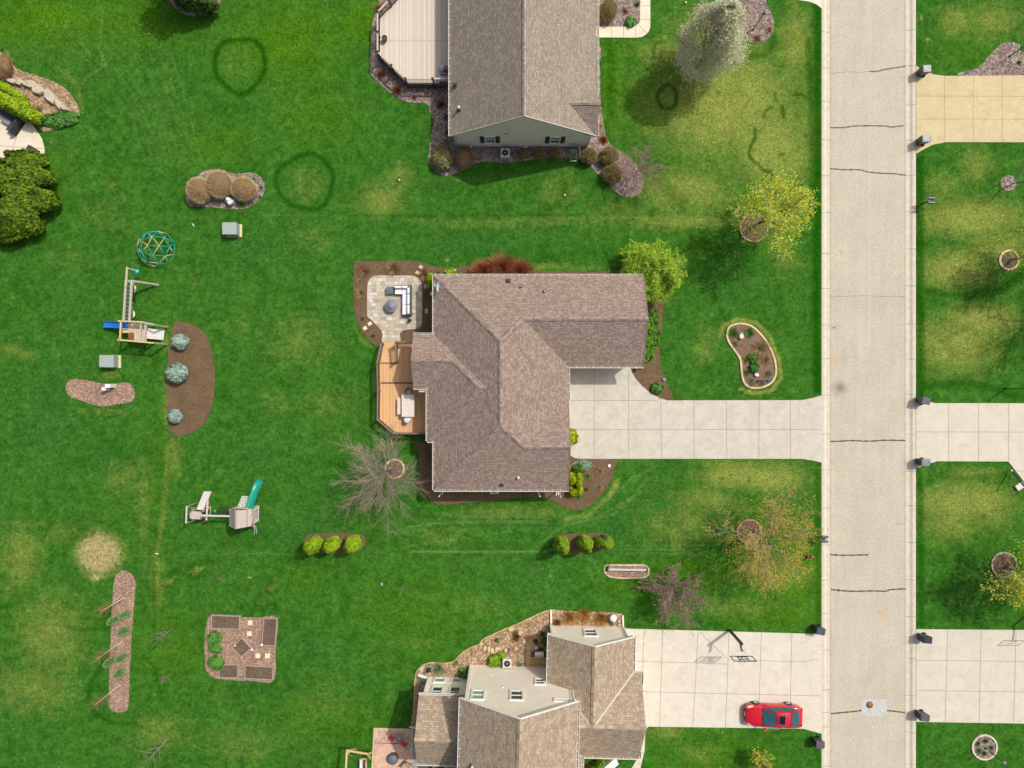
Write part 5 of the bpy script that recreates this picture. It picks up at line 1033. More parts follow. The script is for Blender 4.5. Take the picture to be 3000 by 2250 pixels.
# air conditioners
acm = simple('ac_shell', sr(204,196,184), .5, .06, 4, .2); fan = simple('ac_fan', sr(40,40,44), .5)
def ac(px, py, lab, z=.78, grp='air conditioners beside the houses'):
    p = P(px, py, z); e = thing('air_conditioner', lab, 'air conditioner', (p.x, p.y, .03), 0, grp); m = L()
    for sx in (-1,1):
        for sy in (-1,1): m.box((sx*.33, sy*.33, z/2), (.08, .08, z))
    for k in range(12): m.box((0,0,.06+k*.055), (.66,.66,.018))
    m.box((0,0,z/2), (.56,.56,z-.06), 0, 1); m.build('coil_cage', [acm, fan], e)
    m = L(); o = [(-.36,-.36),(.36,-.36),(.36,.36),(-.36,.36)]
    n = 28; V = []; F = []
    for k in range(n):
        a = 2*math.pi*k/n; ca, sa = math.cos(a), math.sin(a); s_ = .37/max(abs(ca), abs(sa)); s_ = min(s_, .46); V += [(ca*s_, sa*s_, z), (ca*.27, sa*.27, z+.015)]
    for k in range(n): k2 = (k+1) % n; F.append((2*k, 2*k2, 2*k2+1, 2*k+1))
    V2 = [(x, y, z-.05) for x, y, zz in V[::2]]; b = len(V); V += V2
    for k in range(n): k2 = (k+1) % n; F.append((2*k, b+k, b+k2, 2*k2))
    m.mesh(V, F); m.build('top_panel', acm, e)
    m = L(); m.lathe((0,0,z-.1), [(.27,0),(.01,.005)], 20)
    m.build('fan_well', simple('fan_black', sr(14,14,16), .7), e)
    m = L()
    for k in range(5): a = 2*math.pi*k/5; m.mesh([(.05*math.cos(a-.3),.05*math.sin(a-.3),z-.06),(.25*math.cos(a-.1),.25*math.sin(a-.1),z-.07),(.25*math.cos(a+.45),.25*math.sin(a+.45),z-.03),(.05*math.cos(a+.5),.05*math.sin(a+.5),z-.03)], [(0,1,2,3)])
    m.build('fan_blade', simple('fan_grey', sr(96,94,92), .4), e); m = L(); m.lathe((0,0,z-.02), [(.07,0),(.07,.04),(.01,.05)], 12); m.build('hub', simple('steel', sr(170,170,172)), e)
ac(1480,448,'air conditioner under the gable windows of the top house'); ac(1485.5,1944,'air conditioner in the planted bed north of the two-storey house'); ac(1448.5,1434,'air conditioner half hidden under the south eave of the middle house')
# gas meter with bike-like green frame on the north house
p = P(1681,440,.6); e = thing('gas_meter', 'grey gas meter and pipework at the south-east corner of the top house', 'gas meter', (p.x, p.y+.35, .03)); m = L(); m.box((0,0,.75), (.26,.2,.3)); m.lathe((0,0,.9), [(.12,0),(.1,.06),(.01,.08)], 12); m.build('meter_body', simple('meter_grey', sr(150,164,168), .5), e)
m = L(); m.tube([(-.4,.05,.9),(-.15,.05,.9),(-.15,.05,.75)], .025, 6); m.tube([(.15,.05,.75),(.15,.05,.95),(.35,.05,.95),(.35,.05,.2)], .025, 6); m.build('pipe', simple('meter_grey', sr(150,164,168)), e)
p = P(1682,455,.4); e = thing('hose_cart', 'small garden cart with a coiled green hose beside the gas meter', 'hose cart', (p.x, p.y, .03)); m = L()
for sx in (-1,1): m.tube([(sx*.25,-.4,.05),(sx*.25,.4,.45),(sx*.25,.4,.5)], .025, 6)
m.tube([(-.25,-.4,.05),(.25,-.4,.05)], .03, 6); m.tube([(-.25,.4,.48),(.25,.4,.48)], .025, 6); m.box((0,-.38,.08),(.55,.1,.05)); m.build('frame', simple('pale_frame', sr(206,210,200), .4), e)
m = L(); m.tube([(.12*math.cos(a*.7)*(1+.01*a),.22*math.sin(a*.7)+.02,.32+.01*a) for a in range(34)], .022, 5); m.build('hose', simple('hose_green', sr(54,190,60), .5), e)
# hose reel near sunroom
p = P(1256.5,1965,.6); e = thing('hose_reel', 'black garden hose reel on a stand next to the sunroom', 'hose reel', (p.x, p.y, .03), R(8)); m = L(); V = []
m.tube([(-.2,0,.5),(.2,0,.5)], .17, 14); m.build('drum', simple('hose_black', sr(40,38,40), .6), e); m = L()
for s in (-1,1): m.tube([(s*.24+.18*0, .2*math.cos(a), .5+.2*math.sin(a)) for a in np.linspace(0, 6.28, 17)], .02, 5); m.tube([(s*.24,0,.5),(s*.26,.22,0)], .02, 5); m.tube([(s*.24,0,.5),(s*.26,-.25,0)], .02, 5)
m.build('frame', simple('reel_steel', sr(168,168,172), .4, .05, 4, .5), e)
p = P(1598.5,1966,.4); e = thing('round_planter', 'empty round white-rimmed pot in the inner corner of the two-storey house', 'pot', (p.x, p.y, .03)); m = L(); m.lathe((0,0,0), [(.14,0),(.2,.42),(.21,.44),(.165,.44),(.12,.06),(.01,.05)], 20); m.build('pot', simple('pot_grey', sr(202,196,190), .6), e)
p = P(1797,1812,.75); e = thing('round_post', 'white round stone garden ornament at the corner of the bed north of the two-storey house', 'ornament', (p.x, p.y, .03)); m = L(); m.lathe((0,0,0), [(.2,0),(.24,.3),(.3,.55),(.3,.7),(.24,.78),(.12,.83),(.01,.845)], 22); m.build('body', simple('white_stone', sr(226,216,214), .7, .05), e)
m = MB(); a_ = P(1770,2262,2.2); b_ = P(1806,2230,2.2); m.beam(a_, b_, .55, .12); m.beam(a_-Vector((0,0,.35)), b_-Vector((0,0,.35)), .5, .06); o = m.build('awning', white); tag(o, 'white painted board canopy over the front garden at the bottom edge', 'canopy')

# ================================================================= PLAY EQUIPMENT
e = thing('swing_set', 'wooden play tower with blue slide, monkey bars and ramp in the left lawn', 'play set', P(395,930,0)); zt = 2.3
def bm(nm, pairs, w_, h_, mat, each=True):
    if each:
        for a, b in pairs: m = MB(); m.beam(a, b, w_, h_); m.build(nm, mat, e)
    else:
        m = MB()
        for a, b in pairs: m.beam(a, b, w_, h_)
        m.build(nm, mat, e)
bm('beam', [(P(369.5,820,zt), P(362.5,938,zt)), (P(386.4,821,zt), P(379.5,940,zt))], .17, .12, greyw)
bm('beam', [(P(372.7,782,zt+.1), P(369,840,zt+.1))], .12, .12, wood('pale_green_wood', sr(188,178,146))); bm('beam', [(P(376,786,zt-.1), P(397,793,1.2))], .08, .08, greyw2)
m = MB(); c = P(401.7,795.4,1.1); m.lathe((c.x,c.y,c.z-.19), [(.01,0),(.12,.04),(.18,.12),(.19,.19),(.18,.26),(.12,.34),(.01,.38)], 18); m.build('ball', simple('turquoise_ball', sr(30,178,202), .35), e)
m = MB()
for k in range(10): y = 827+k*11.6; f = (y-820)/118; m.tube([P(369.5-7*f, y, zt-.02), P(386.4-7*f, y+1, zt-.02)], .022, 6)
m.build('rung', simple('teal_grey_rung', sr(150,180,168), .4), e)
bm('leg', [(P(386.4,822,zt), P(464,834.6,0)), (P(369.5,821,zt), P(457,837.5,0))], .12, .12, greyw); bm('brace', [(P(391,826,zt-.05), P(389,835,zt-.05))], .08, .08, greyw)
tp = dict(a=(348.6,940), b=(451,950), c=(449,1005.6), d=(346.6,996)); base = {k: G(*v, zt) for k, v in tp.items()}
bm('beam', [(P(346,940,zt), P(418,943.5,zt)), (P(345,995.5,zt), P(450,1005,zt)), (P(354.6,941,zt), P(351.6,996,zt))], .11, .12, yelw)
bm('beam', [(P(416,944,zt-.02), P(452,950,zt-.02)), (P(413.5,947,zt-.1), P(411,1000,zt-.1)), (P(427,951,zt-.1), P(422.5,1003,zt-.1))], .12, .1, greyw)
for px, py in [(352,942),(350,995),(414,947),(411,1000),(450,951),(448,1004)]: g_ = G(px, py, zt); bm('post', [((g_.x,g_.y,0), (g_.x,g_.y,zt))], .11, .11, greyw)
zp = 1.35
m = MB(); f0 = [wp(356,946,zt), wp(413,950,zt), wp(411,999,zt), wp(353,994,zt)]
nb = 11
for k in range(nb):
    t0, t1 = k/nb+.006, (k+1)/nb-.006; q0 = Vector(f0[0]).lerp(Vector(f0[1]), t0); q1 = Vector(f0[0]).lerp(Vector(f0[1]), t1); q2 = Vector(f0[3]).lerp(Vector(f0[2]), t1); q3 = Vector(f0[3]).lerp(Vector(f0[2]), t0)
    if k < 3: q3 = q0.lerp(q3, .62); q2 = q1.lerp(q2, .62)
    m.prism([q0, q1, q2, q3], zp-.05, zp)
m.build('platform', wood('pale_deck_wood', sr(202,182,156)), e)
m = MB()
for k in range(9): a_ = Vector(f0[0]).lerp(Vector(f0[1]), .35+k*.07); m.beam((a_.x, a_.y, zp), (a_.x, a_.y, zt-.15), .05, .03)
for k in range(6): a_ = Vector(f0[3]).lerp(Vector(f0[2]), .1+k*.16); m.beam((a_.x, a_.y, zp), (a_.x, a_.y, zt-.2), .08, .03)
m.build('side_slats', greyw, e)
m = MB(); r0, r1, r2, r3 = P(427,961,zp), P(482,968,.15), P(479,996.5,.15), P(425,991,zp)
for k in range(12):
    t0, t1 = k/12+.008, (k+1)/12-.008; q = [r0.lerp(r1, t0), r0.lerp(r1, t1), r3.lerp(r2, t1), r3.lerp(r2, t0)]
    m.face([q[3], q[2], q[1], q[0]]); m.face([v-Vector((0,0,.04)) for v in q])
    for u_, v_ in ((0,1),(1,2),(2,3),(3,0)): m.face([q[u_], q[v_], q[v_]-Vector((0,0,.04)), q[u_]-Vector((0,0,.04))])
m.build('ramp', wood('whitish_boards', sr(216,210,204), .08), e)
def slide(nm, pts, wd, mat, par, n=5, deep=.16):
    V = []; F = []; m = MB()
    for i, p in enumerate(pts):
        p = Vector(p); d = (Vector(pts[min(i+1, len(pts)-1)])-Vector(pts[max(i-1, 0)])); d.z = 0; d.normalize(); s = Vector((-d.y, d.x, 0))
        for (u_, z_) in ((-.5, deep), (-.44, deep+.01), (-.40, .02), (-.2, 0), (.2, 0), (.40, .02), (.44, deep+.01), (.5, deep), (.47, -.05), (-.47, -.05)): V.append(p+s*u_*wd+Vector((0,0,z_)))
    for i in range(len(pts)-1):
        for k in range(10): F.append((i*10+k, i*10+(k+1) % 10, (i+1)*10+(k+1) % 10, (i+1)*10+k))
    m.mesh(V, F, 0, True); return m.build(nm, mat, par)
slide('slide', [P(375,954,zp+.05), P(366,953.6,zp), P(352,953,1.0), P(330,951.5,.5), P(315,951,.3), P(304,950.5,.26)], .56, simple('blue_plastic', sr(40,120,206), .3, .12, 3, 0, 0, .6), e)
cres = simple('cream_plastic', sr(232,220,184), .5)
bx = P(367,880,zt).x
for px, py in [(397,846.5),(393,920)]:
    c = P(px, py, .5); m = MB(); V = []; n = 10
    for k in range(n+1):
        a = R(-75)+R(150)*k/n; s_ = math.sin(math.pi*k/n)
        V += [(c.x+.26*math.cos(a)-.2, c.y+.33*math.sin(a), .5-.0*s_), (c.x+(.26-.16*s_**.7)*math.cos(a)-.2, c.y+.30*math.sin(a), .5)]
    V += [(x, y, .46) for x, y, z in V]; F = [(2*k, 2*k+2, 2*k+3, 2*k+1) for k in range(n)]; b_ = 2*(n+1); F += [(2*k+b_, 2*k+1+b_, 2*k+3+b_, 2*k+2+b_) for k in range(n)]+[(2*k, 2*k+b_, 2*k+2+b_, 2*k+2) for k in range(n)]+[(2*k+1, 2*k+3, 2*k+3+b_, 2*k+1+b_) for k in range(n)]
    m.mesh(V, F); sw = m.build('swing_seat', cres, e)
    m = MB(); m.tube([(bx, c.y+.3, zt), (c.x-.12, c.y+.3, .5)], .01, 4); m.tube([(bx, c.y-.3, zt), (c.x-.12, c.y-.3, .5)], .01, 4); m.build('chain', simple('chain_dark', sr(70,74,70), .5), sw)
c = P(392,871,.5); m = MB(); m.box((c.x,c.y,.55), (.3,.36,.14)); m.box((c.x+.14,c.y,.7), (.05,.34,.3)); sw = m.build('swing_seat', simple('black_seat', sr(42,52,56), .5), e, 'black bucket swing seat'); m = MB(); m.tube([(bx, c.y+.18, zt), (c.x, c.y+.18, .62)], .01, 4); m.tube([(bx, c.y-.18, zt), (c.x, c.y-.18, .62)], .01, 4); m.build('chain', simple('chain_dark', sr(70,74,70)), sw)
yr = simple('yellow_plastic', sr(206,206,60), .5)
for px, py in [(386,888),(385.5,901)]: c = P(px, py, 1.3); m = MB(); m.tube([(c.x+.1*math.cos(a), c.y+.06*math.sin(a), 1.3+.1*math.sin(a)) for a in np.linspace(0, 6.28, 13)], .02, 5); m.tube([(c.x-.35,c.y,1.35),(c.x,c.y,1.4)], .012, 4); m.build('trapeze_ring', yr, e)
m = MB(); c = P(365.5,969,zt-.5); m.box((c.x,c.y,1.7), (.5,.32,.05)); m.box((c.x,c.y+.14,1.85), (.5,.05,.1)); m.build('bench', yelw, e)
c = P(381,985,zp+.1); o = MB(); o.box((c.x+.1, c.y, zp+.03), (.36, .62, .05), 0, 0); o.box((c.x-.08, c.y-.02, zp+.09), (.1, .5, .08), .15, 1); o = o.build('play_mat', [simple('mat_olive', sr(96,96,52), .9, .4, 6), simple('mat_red', sr(168,58,44), .8, .2)]); tag(o, 'small green and red mat lying on the play tower platform', 'mat')

# second play set
e = thing('play_set', 'weathered wooden playhouse with green slide, swing beam and plank ramp', 'play set', P(690,1510,0))
xl, xr_, xm, yb_, yt_ = -23.22, -21.38, -22.22, -11.62, -10.28; ze, zk = 1.95, 3.15
m = MB(); gw3 = [wood('weathered_roof_board', sr(190,178,166), .12), wood('weathered_roof_board_dark', sr(168,156,144), .12)]
for s, xe in ((1, xr_), (-1, xl)):
    nb = 9
    for k in range(nb):
        t0, t1 = k/nb, (k+1)/nb-.012; x0_, x1_ = xm+(xe-xm)*t0, xm+(xe-xm)*t1; z0_, z1_ = zk+(ze-zk)*t0, zk+(ze-zk)*t1
        q = [(x0_,yb_-.04,z0_),(x1_,yb_-.04,z1_-.0),(x1_,yt_+.04,z1_),(x0_,yt_+.04,z0_)]
        if s < 0: q.reverse()
        m.face(q, (k*5+ (s > 0)) % 2 if k % 3 == 0 else 0); m.face([(a,b,c-.03) for a,b,c in reversed(q)], 0); m.face([q[0],q[1],(q[1][0],q[1][1],q[1][2]-.03),(q[0][0],q[0][1],q[0][2]-.03)], 0); m.face([q[1],q[2],(q[2][0],q[2][1],q[2][2]-.03),(q[1][0],q[1][1],q[1][2]-.03)], 1)
m.build('roof', gw3, e)
for x in (xl+.1, xr_-.1):
    for y in (yb_+.05, yt_-.05): bm('post', [((x,y,0),(x,y,ze+.1))], .1, .1, greyw)
m = MB()
for k in range(12): m.prism([(xl+.1+k*.138,yb_),(xl+.225+k*.138,yb_),(xl+.225+k*.138,yt_+.05),(xl+.1+k*.138,yt_+.05)], 1.2, 1.25)
m.build('platform', greyw, e)
m = MB()
for k in range(13): x = xl+.12+k*.135; m.beam((x,yb_,.0),(x,yb_,1.95), .1, .03, 0, (0,1,0))
for k in range(9): y = yb_+.05+k*.15; m.beam((xl+.08,y,1.25),(xl+.08,y,1.85), .08, .03)
m.tube([(xl+.15,yt_+.02,1.75),((xl+xm)/2+.2,yt_+.04,1.6),(xr_-.3,yt_+.02,1.8)], .05, 6); m.build('wall', greyw, e)
slide('slide', [P(730,1492,1.5), P(733,1484,1.4), P(739,1466,1.0), P(747,1441,.55), P(754,1424,.32), P(760,1413,.25), P(765,1408,.22)], .62, simple('teal_plastic', sr(0,140,114), .22, .08, 2, 0, 0, .8), e, deep=.2)
r0, r1, r2, r3 = P(694,1487,1.2), P(709,1453,.05), P(731,1454,.05), P(719,1489,1.2)
m = MB(); m.face([r0, r3, r2, r1]); m.face([v-Vector((0,0,.04)) for v in (r0, r1, r2, r3)]); cw = m.build('climbing_wall', wood('whitish_panel', sr(206,198,188), .06), e); m = MB()
for u_, v_ in [(.2,.15),(.7,.12),(.45,.3),(.15,.42),(.75,.38),(.5,.52),(.2,.6),(.7,.66),(.25,.8),(.55,.86),(.85,.85)]:
    c = (r0.lerp(r1, v_)).lerp(r3.lerp(r2, v_), u_); m.lathe(c, [(.06,0),(.05,.05),(.01,.06)], 8)
m.build('climbing_hold', simple('teal_hold', sr(50,120,116), .5), cw)
m = MB(); g0_ = P(738,1494,1.2); 
for k in range(9): y = P(0,1485+k*4.2,1.2).y; m.beam((P(741,0,1.2).x, y, 1.3), (P(756,0,.6).x, y+.05, .7), .04, .04)
m.beam(P(757.5,1484,1.0), P(756.5,1522,1.0), .07, .07); m.beam(P(741,1496,1.3), P(757.5,1484,1.0), .06, .06); m.beam(P(741,1536,1.3), P(756.5,1522,1.0), .06, .06)
m.prism([wp(745,1490,.6), wp(756,1484,.6), wp(756,1521,.6), wp(745,1530,.6)], .55, .6); m.build('side_porch', greyw2, e)
m = MB(); r_ = [P(738,1538,1.2), P(744,1545,.6), P(746,1555,.1), P(744,1566,.05)]; m.tube(r_, .035, 5); m.tube([v+Vector((.18,0,0)) for v in r_], .035, 5)
for k in range(4): a_ = r_[0].lerp(r_[2], (k+.5)/4); m.tube([a_, a_+Vector((.18,0,0))], .025, 5)
m.build('rope_ladder', simple('pale_rope', sr(196,192,184), .8), e)
bm('beam', [(P(673,1512,2.15), P(590,1510,2.15))], .14, .12, greyw2)
c = P(654,1501,.6); m = MB(); m.tube([(c.x+.45*math.cos(a), c.y+.45*math.sin(a), .6) for a in np.linspace(0, 6.283, 25)], .03, 5)
for k in range(-3, 4): h_ = math.sqrt(.45**2-(k*.125)**2); m.tube([(c.x+k*.125,c.y-h_,.6),(c.x+k*.125,c.y+h_,.6)], .008, 4); m.tube([(c.x-h_,c.y+k*.125,.6),(c.x+h_,c.y+k*.125,.6)], .008, 4)
m.tube([(c.x-.3,c.y,.6),(c.x-.1,P(0,1511,2.15).y,2.1)], .012, 4); m.tube([(c.x+.3,c.y,.6),(c.x+.1,P(0,1511,2.15).y,2.1)], .012, 4); m.build('net_swing', simple('black_net', sr(34,40,38), .7), e)
c = P(628,1499,.6); m = MB(); m.lathe((c.x,c.y,.5), [(.01,0),(.1,.02),(.14,.06),(.1,.1),(.01,.11)], 12); m.tube([(c.x,c.y,.55),(c.x,P(0,1511,2.15).y,2.1)], .012, 4); m.build('swing_seat', simple('teal_plastic', sr(0,140,114)), e)
# left tower
xs0, xs1, ys0, ys1 = P(557,0,1.5).x, P(590.5,0,1.5).x, P(0,1521.5,1.5).y, P(0,1498.5,1.5).y
m = MB()
for k in range(7): y = ys0+(ys1-ys0)*k/7; m.prism([(xs0,y+.006),(xs1,y+.006),(xs1,y+(ys1-ys0)/7-.006),(xs0,y+(ys1-ys0)/7-.006)], 1.45, 1.5)
m.build('platform', wood('pinkish_boards', sr(190,178,172), .1), e)
m = MB()
for k in range(8): y = ys0+(ys1-ys0)*(k+.5)/8; m.beam((xs0-.08,y,.1),(xs0-.03,y,1.5), .09, .03)
m.build('side_slats', wood('weathered_roof_board_dark', sr(168,156,144)), e)
for x in (xs0+.05, xs1-.05):
    for y in (ys0+.05, ys1-.05): bm('post', [((x,y,0),(x,y,1.5))], .09, .09, greyw)
bm('beam', [(P(547.5,1482,2.0), P(545,1533,2.0))], .11, .1, greyw2); bm('brace', [(P(547.5,1483,2.0), P(580,1472,.1)), (P(545,1532,2.0), P(572,1524,.9)), (P(547.5,1485,2.0), P(578,1490,.9))], .04, .04, greyw)
bm('beam', [(P(609,1464,1.9), P(604.6,1524,1.9))], .12, .1, greyw2); bm('leg', [(P(609,1465,1.9), P(618,1488,.0)), (P(604.6,1523,1.9), P(612,1530,0)), (P(604.6,1523,1.9), P(590,1532,0))], .08, .08, greyw)
m = MB(); r0, r1, r2, r3 = P(577,1493,1.5), P(599,1440,.08), P(619,1440,.08), P(595,1495,1.5)
m.face([r0, r3, r2, r1]); m.face([v-Vector((0,0,.05)) for v in (r0, r1, r2, r3)]); m.beam(r0, r1, .05, .1); m.beam(r3, r2, .05, .1); m.build('ramp', wood('pinkish_boards2', sr(204,194,188), .08), e)
m = MB(); m.beam(P(600,1484,1.0), P(617,1486,.9), .06, .06); m.beam(P(617,1487,.9), P(616,1506,.7), .05, .05); m.beam(P(598,1495,1.0), P(616,1486,.7), .05, .05); m.beam(P(560,1494,1.2), P(590,1485,.4), .05, .05); m.build('brace', yelw, e)
# geodesic climber
c0 = P(461,730,0); e = thing('climbing_dome', 'geodesic climbing dome of turquoise and tan bars on the left lawn', 'climbing dome', c0)
ph = (1+5**.5)/2; IV = [Vector(v).normalized() for v in [(-1,ph,0),(1,ph,0),(-1,-ph,0),(1,-ph,0),(0,-1,ph),(0,1,ph),(0,-1,-ph),(0,1,-ph),(ph,0,-1),(ph,0,1),(-ph,0,-1),(-ph,0,1)]]
IF = [(0,11,5),(0,5,1),(0,1,7),(0,7,10),(0,10,11),(1,5,9),(5,11,4),(11,10,2),(10,7,6),(7,1,8),(3,9,4),(3,4,2),(3,2,6),(3,6,8),(3,8,9),(4,9,5),(2,4,11),(6,2,10),(8,6,7),(9,8,1)]
rot = IV[5].rotation_difference(Vector((0,0,1))).to_matrix(); rz_ = Matrix.Rotation(R(20), 3, 'Z'); edges = set(); pts = {}
def key(v): return tuple(round(x, 3) for x in v)
for f in IF:
    a, b, c = (IV[i] for i in f); ab, bc, ca = ((a+b)/2).normalized(), ((b+c)/2).normalized(), ((c+a)/2).normalized()
    for u_, v_ in [(a,ab),(ab,b),(b,bc),(bc,c),(c,ca),(ca,a),(ab,bc),(bc,ca),(ca,ab)]:
        U_, W2 = rz_ @ (rot @ u_), rz_ @ (rot @ v_)
        if U_.z > -.06 and W2.z > -.06: edges.add(tuple(sorted((key(U_), key(W2)))))
m1, m2 = L(), L()
for i, (u_, v_) in enumerate(sorted(edges)):
    s = lambda v: (v[0]*1.55, v[1]*1.55, max(v[2], 0)*1.5+.03); (m1 if (hash(u_) + i*7) % 3 else m2).tube([s(u_), s(v_)], .032, 5)
m1.build('climbing_bar', simple('turquoise_bar', sr(30,160,140), .4), e, 'turquoise bars'); m2.build('climbing_bar', simple('tan_bar', sr(196,178,136), .5), e, 'tan bars')

# ================================================================= UTILITY BOXES
def transformer(px, py, lab, w_=1.16, d_=.96, h=.85):
    p = P(px, py, h); e = thing('transformer_box', lab, 'utility box', (p.x, p.y, 0)); gp = simple('grey_green_paint', sr(142,154,148), .5, .05)
    m = L(); m.box((.1, -.02, .04), (w_+.12, d_+.12, .1)); m.build('pad', conct if False else simple('pad_concrete', sr(206,196,150), .9), e)
    m = L(); m.box((0,0,.45), (w_,d_,h-.12)); m.box((w_*.1,-d_/2-.006,.4), (w_*.8,.02,h-.3), 0, 1); m.build('cabinet', [gp, simple('grey_green_door', sr(128,140,136), .5)], e)
    m = L(); m.box((-.0,0,h-.02), (w_+.05,d_+.05,.05)); m.box((-w_*.12,0,h+.012), (w_*.62,d_+.0,.02), 0, 0); m.build('lid', simple('grey_green_lid', sr(154,166,160), .45, .04), e)
transformer(672, 669, 'pale grey-green transformer box on a pad below the bed of three brown shrubs'); transformer(312, 1058, 'grey-green transformer box on the lawn between the play tower and the red-chip bed')
def pedestal(px, py, kind, lab, grp, h, rz=0):
    p = P(px, py, h); e = thing('utility_pedestal', lab, 'utility box', (p.x, p.y, .03), rz, grp); m = L(); pg = simple('pale_green_plastic', sr(196,214,198), .5, .04); pw = simple('pale_white_plastic', sr(218,226,222), .4, .04)
    if kind == 'r': m.lathe((0,0,0), [(.17,0),(.16,h-.1),(.15,h-.03),(.1,h),(.01,h+.01)], 16); m.build('housing', pw, e)
    else: m.box((0,0,h/2), (.42,.3,h), 0, 0, .94); m.build('housing', pg, e)
    m = L()
    if kind == 'r': m.lathe((0,0,h-.16), [(.18,0),(.18,.05),(.16,.05)], 16)
    else: m.box((0,0,h+.0), (.44,.32,.05))
    m.build('cap', pw, e)
pedestal(301, 1140, 'r', 'round white cable pedestal in the red-chip bed', 'cable pedestals', .9); pedestal(316, 1130.5, 'b', 'square pale green cable box beside the round pedestal in the red-chip bed', 'cable pedestals', .85)
pedestal(666, 583, 'r', 'upper round pale pedestal between the brown shrubs', 'cable pedestals', .7, 0); pedestal(670, 593, 'r', 'lower round pale pedestal between the brown shrubs', 'cable pedestals', .6, 0); pedestal(677, 588, 'b', 'pale green box joined to the two round pedestals by the brown shrubs', 'cable pedestals', .5, R(-35))

# ================================================================= RAISED GARDEN BEDS
tm = wood('grey_timber', sr(168,150,138), .12)
def raised(outl, lab, h=.28):
    pts = [P(a, b, h) for a, b in outl]; c = sum(pts, Vector())/len(pts); e = thing('raised_bed', lab, 'raised bed', (c.x, c.y, .03), 0, 'raised vegetable beds')
    n = len(pts)
    m = MB()
    for i in range(n):
        a, b = pts[i].copy(), pts[(i+1) % n].copy(); d = (b-a).normalized()
        for z in (.07, .2): m.beam((a.x+d.x*.02*0, a.y, z+.03), (b.x, b.y, z+.03), .06, .125)
    for p_ in pts: m.box((p_.x, p_.y, .18), (.09, .09, .34))
    m.build('timber_frame', tm, e)
    m = MB(); q = [(c.x+(p_.x-c.x)*.96, c.y+(p_.y-c.y)*.93) for p_ in pts]; m.prism(q, .03, .2); m.build('soil', mEarth, e)
raised([(620,1803),(702,1806),(700,1844),(619,1841)], 'wide raised bed at the top left of the vegetable garden'); raised([(772,1812),(811,1813),(805,1893),(767,1891)], 'tall raised bed along the right side of the vegetable garden')
raised([(679,1898),(708,1869),(735,1899),(706,1925)], 'diamond-turned square raised bed in the middle of the vegetable garden'); raised([(642,1948),(697,1948),(696,1986),(641,1986)], 'small raised bed at the bottom left of the vegetable garden'); raised([(718,1950),(800,1955),(797,1992),(716,1988)], 'wide raised bed at the bottom right of the vegetable garden')
m = MB(); c = P(767,1889,.35); m.box((c.x,c.y,.36), (.2,.17,.06), .7); tag(m.build('wood_block', simple('cream_block', sr(232,222,190), .7)), 'cream block on the lower left corner of the tall raised bed', 'block')
m = MB(); c = P(738,1904,.1); m.lathe((c.x,c.y,.03), [(.1,0),(.11,.08),(.06,.16),(.01,.18)], 12); tag(m.build('garden_ornament', white), 'small white ornament beside the diamond-turned raised bed', 'ornament')
m = MB(); c = P(688,1892,.25); m.lathe((c.x,c.y,.2), [(.07,0),(.07,.1),(.01,.12)], 10); tag(m.build('plant_marker', simple('cream_block', sr(232,222,190))), 'small cream marker in the left corner of the diamond-turned raised bed', 'marker')

# ================================================================= LAMPS, MAILBOXES, BINS, HOOP, HYDRANT, CAR
dkm = simple('dark_pole', sr(38,44,46), .5); gl_ = simple('lamp_glass', sr(150,160,176), .2, .05)
def lamp(px, py, lab, h=2.35, head=None):
    p = P(px, py, 0); e = thing('lamp_post', lab, 'lamp post', (p.x, p.y, 0), 0, 'lamp posts in the front gardens'); m = L(); m.lathe((0,0,0), [(.1,0),(.1,.05),(.05,.1),(.04,.2),(.036,h-.3),(.06,h-.28)], 10); m.build('pole', dkm, e)
    m = L(); m.lathe((0,0,h-.28), [(.07,0),(.12,.2)], 6, 0, False); m.build('lantern_glass', gl_, e); m = L(); m.lathe((0,0,h-.08), [(.16,0),(.13,.06),(.03,.14),(.01,.18)], 6, 0, False); m.build('lantern_cap', head or simple('lamp_cap', sr(70,84,100), .4), e)
lamp(2218,1117,'dark lamp post standing in the kidney-shaped garden bed', 2.45, simple('blue_lamp_cap', sr(58,74,130), .35)); lamp(2212,2202.5,'dark lamp post beside the small yellow-leaved tree at the bottom edge', 2.35)
lamp(2885,2191,'dark lamp post rising from the round stone-edged bed at the bottom right', 2.4, simple('pale_lamp_cap', sr(130,150,166), .4)); lamp(2205,88,'dark lamp post in the mulch bed beside the white-flowering tree', 2.7); lamp(2944,1138.5,'thin dark lamp post on the lawn at the right edge', 2.5); lamp(2956,166,'black lamp post in the weathered bed at the top right corner', 2.6)
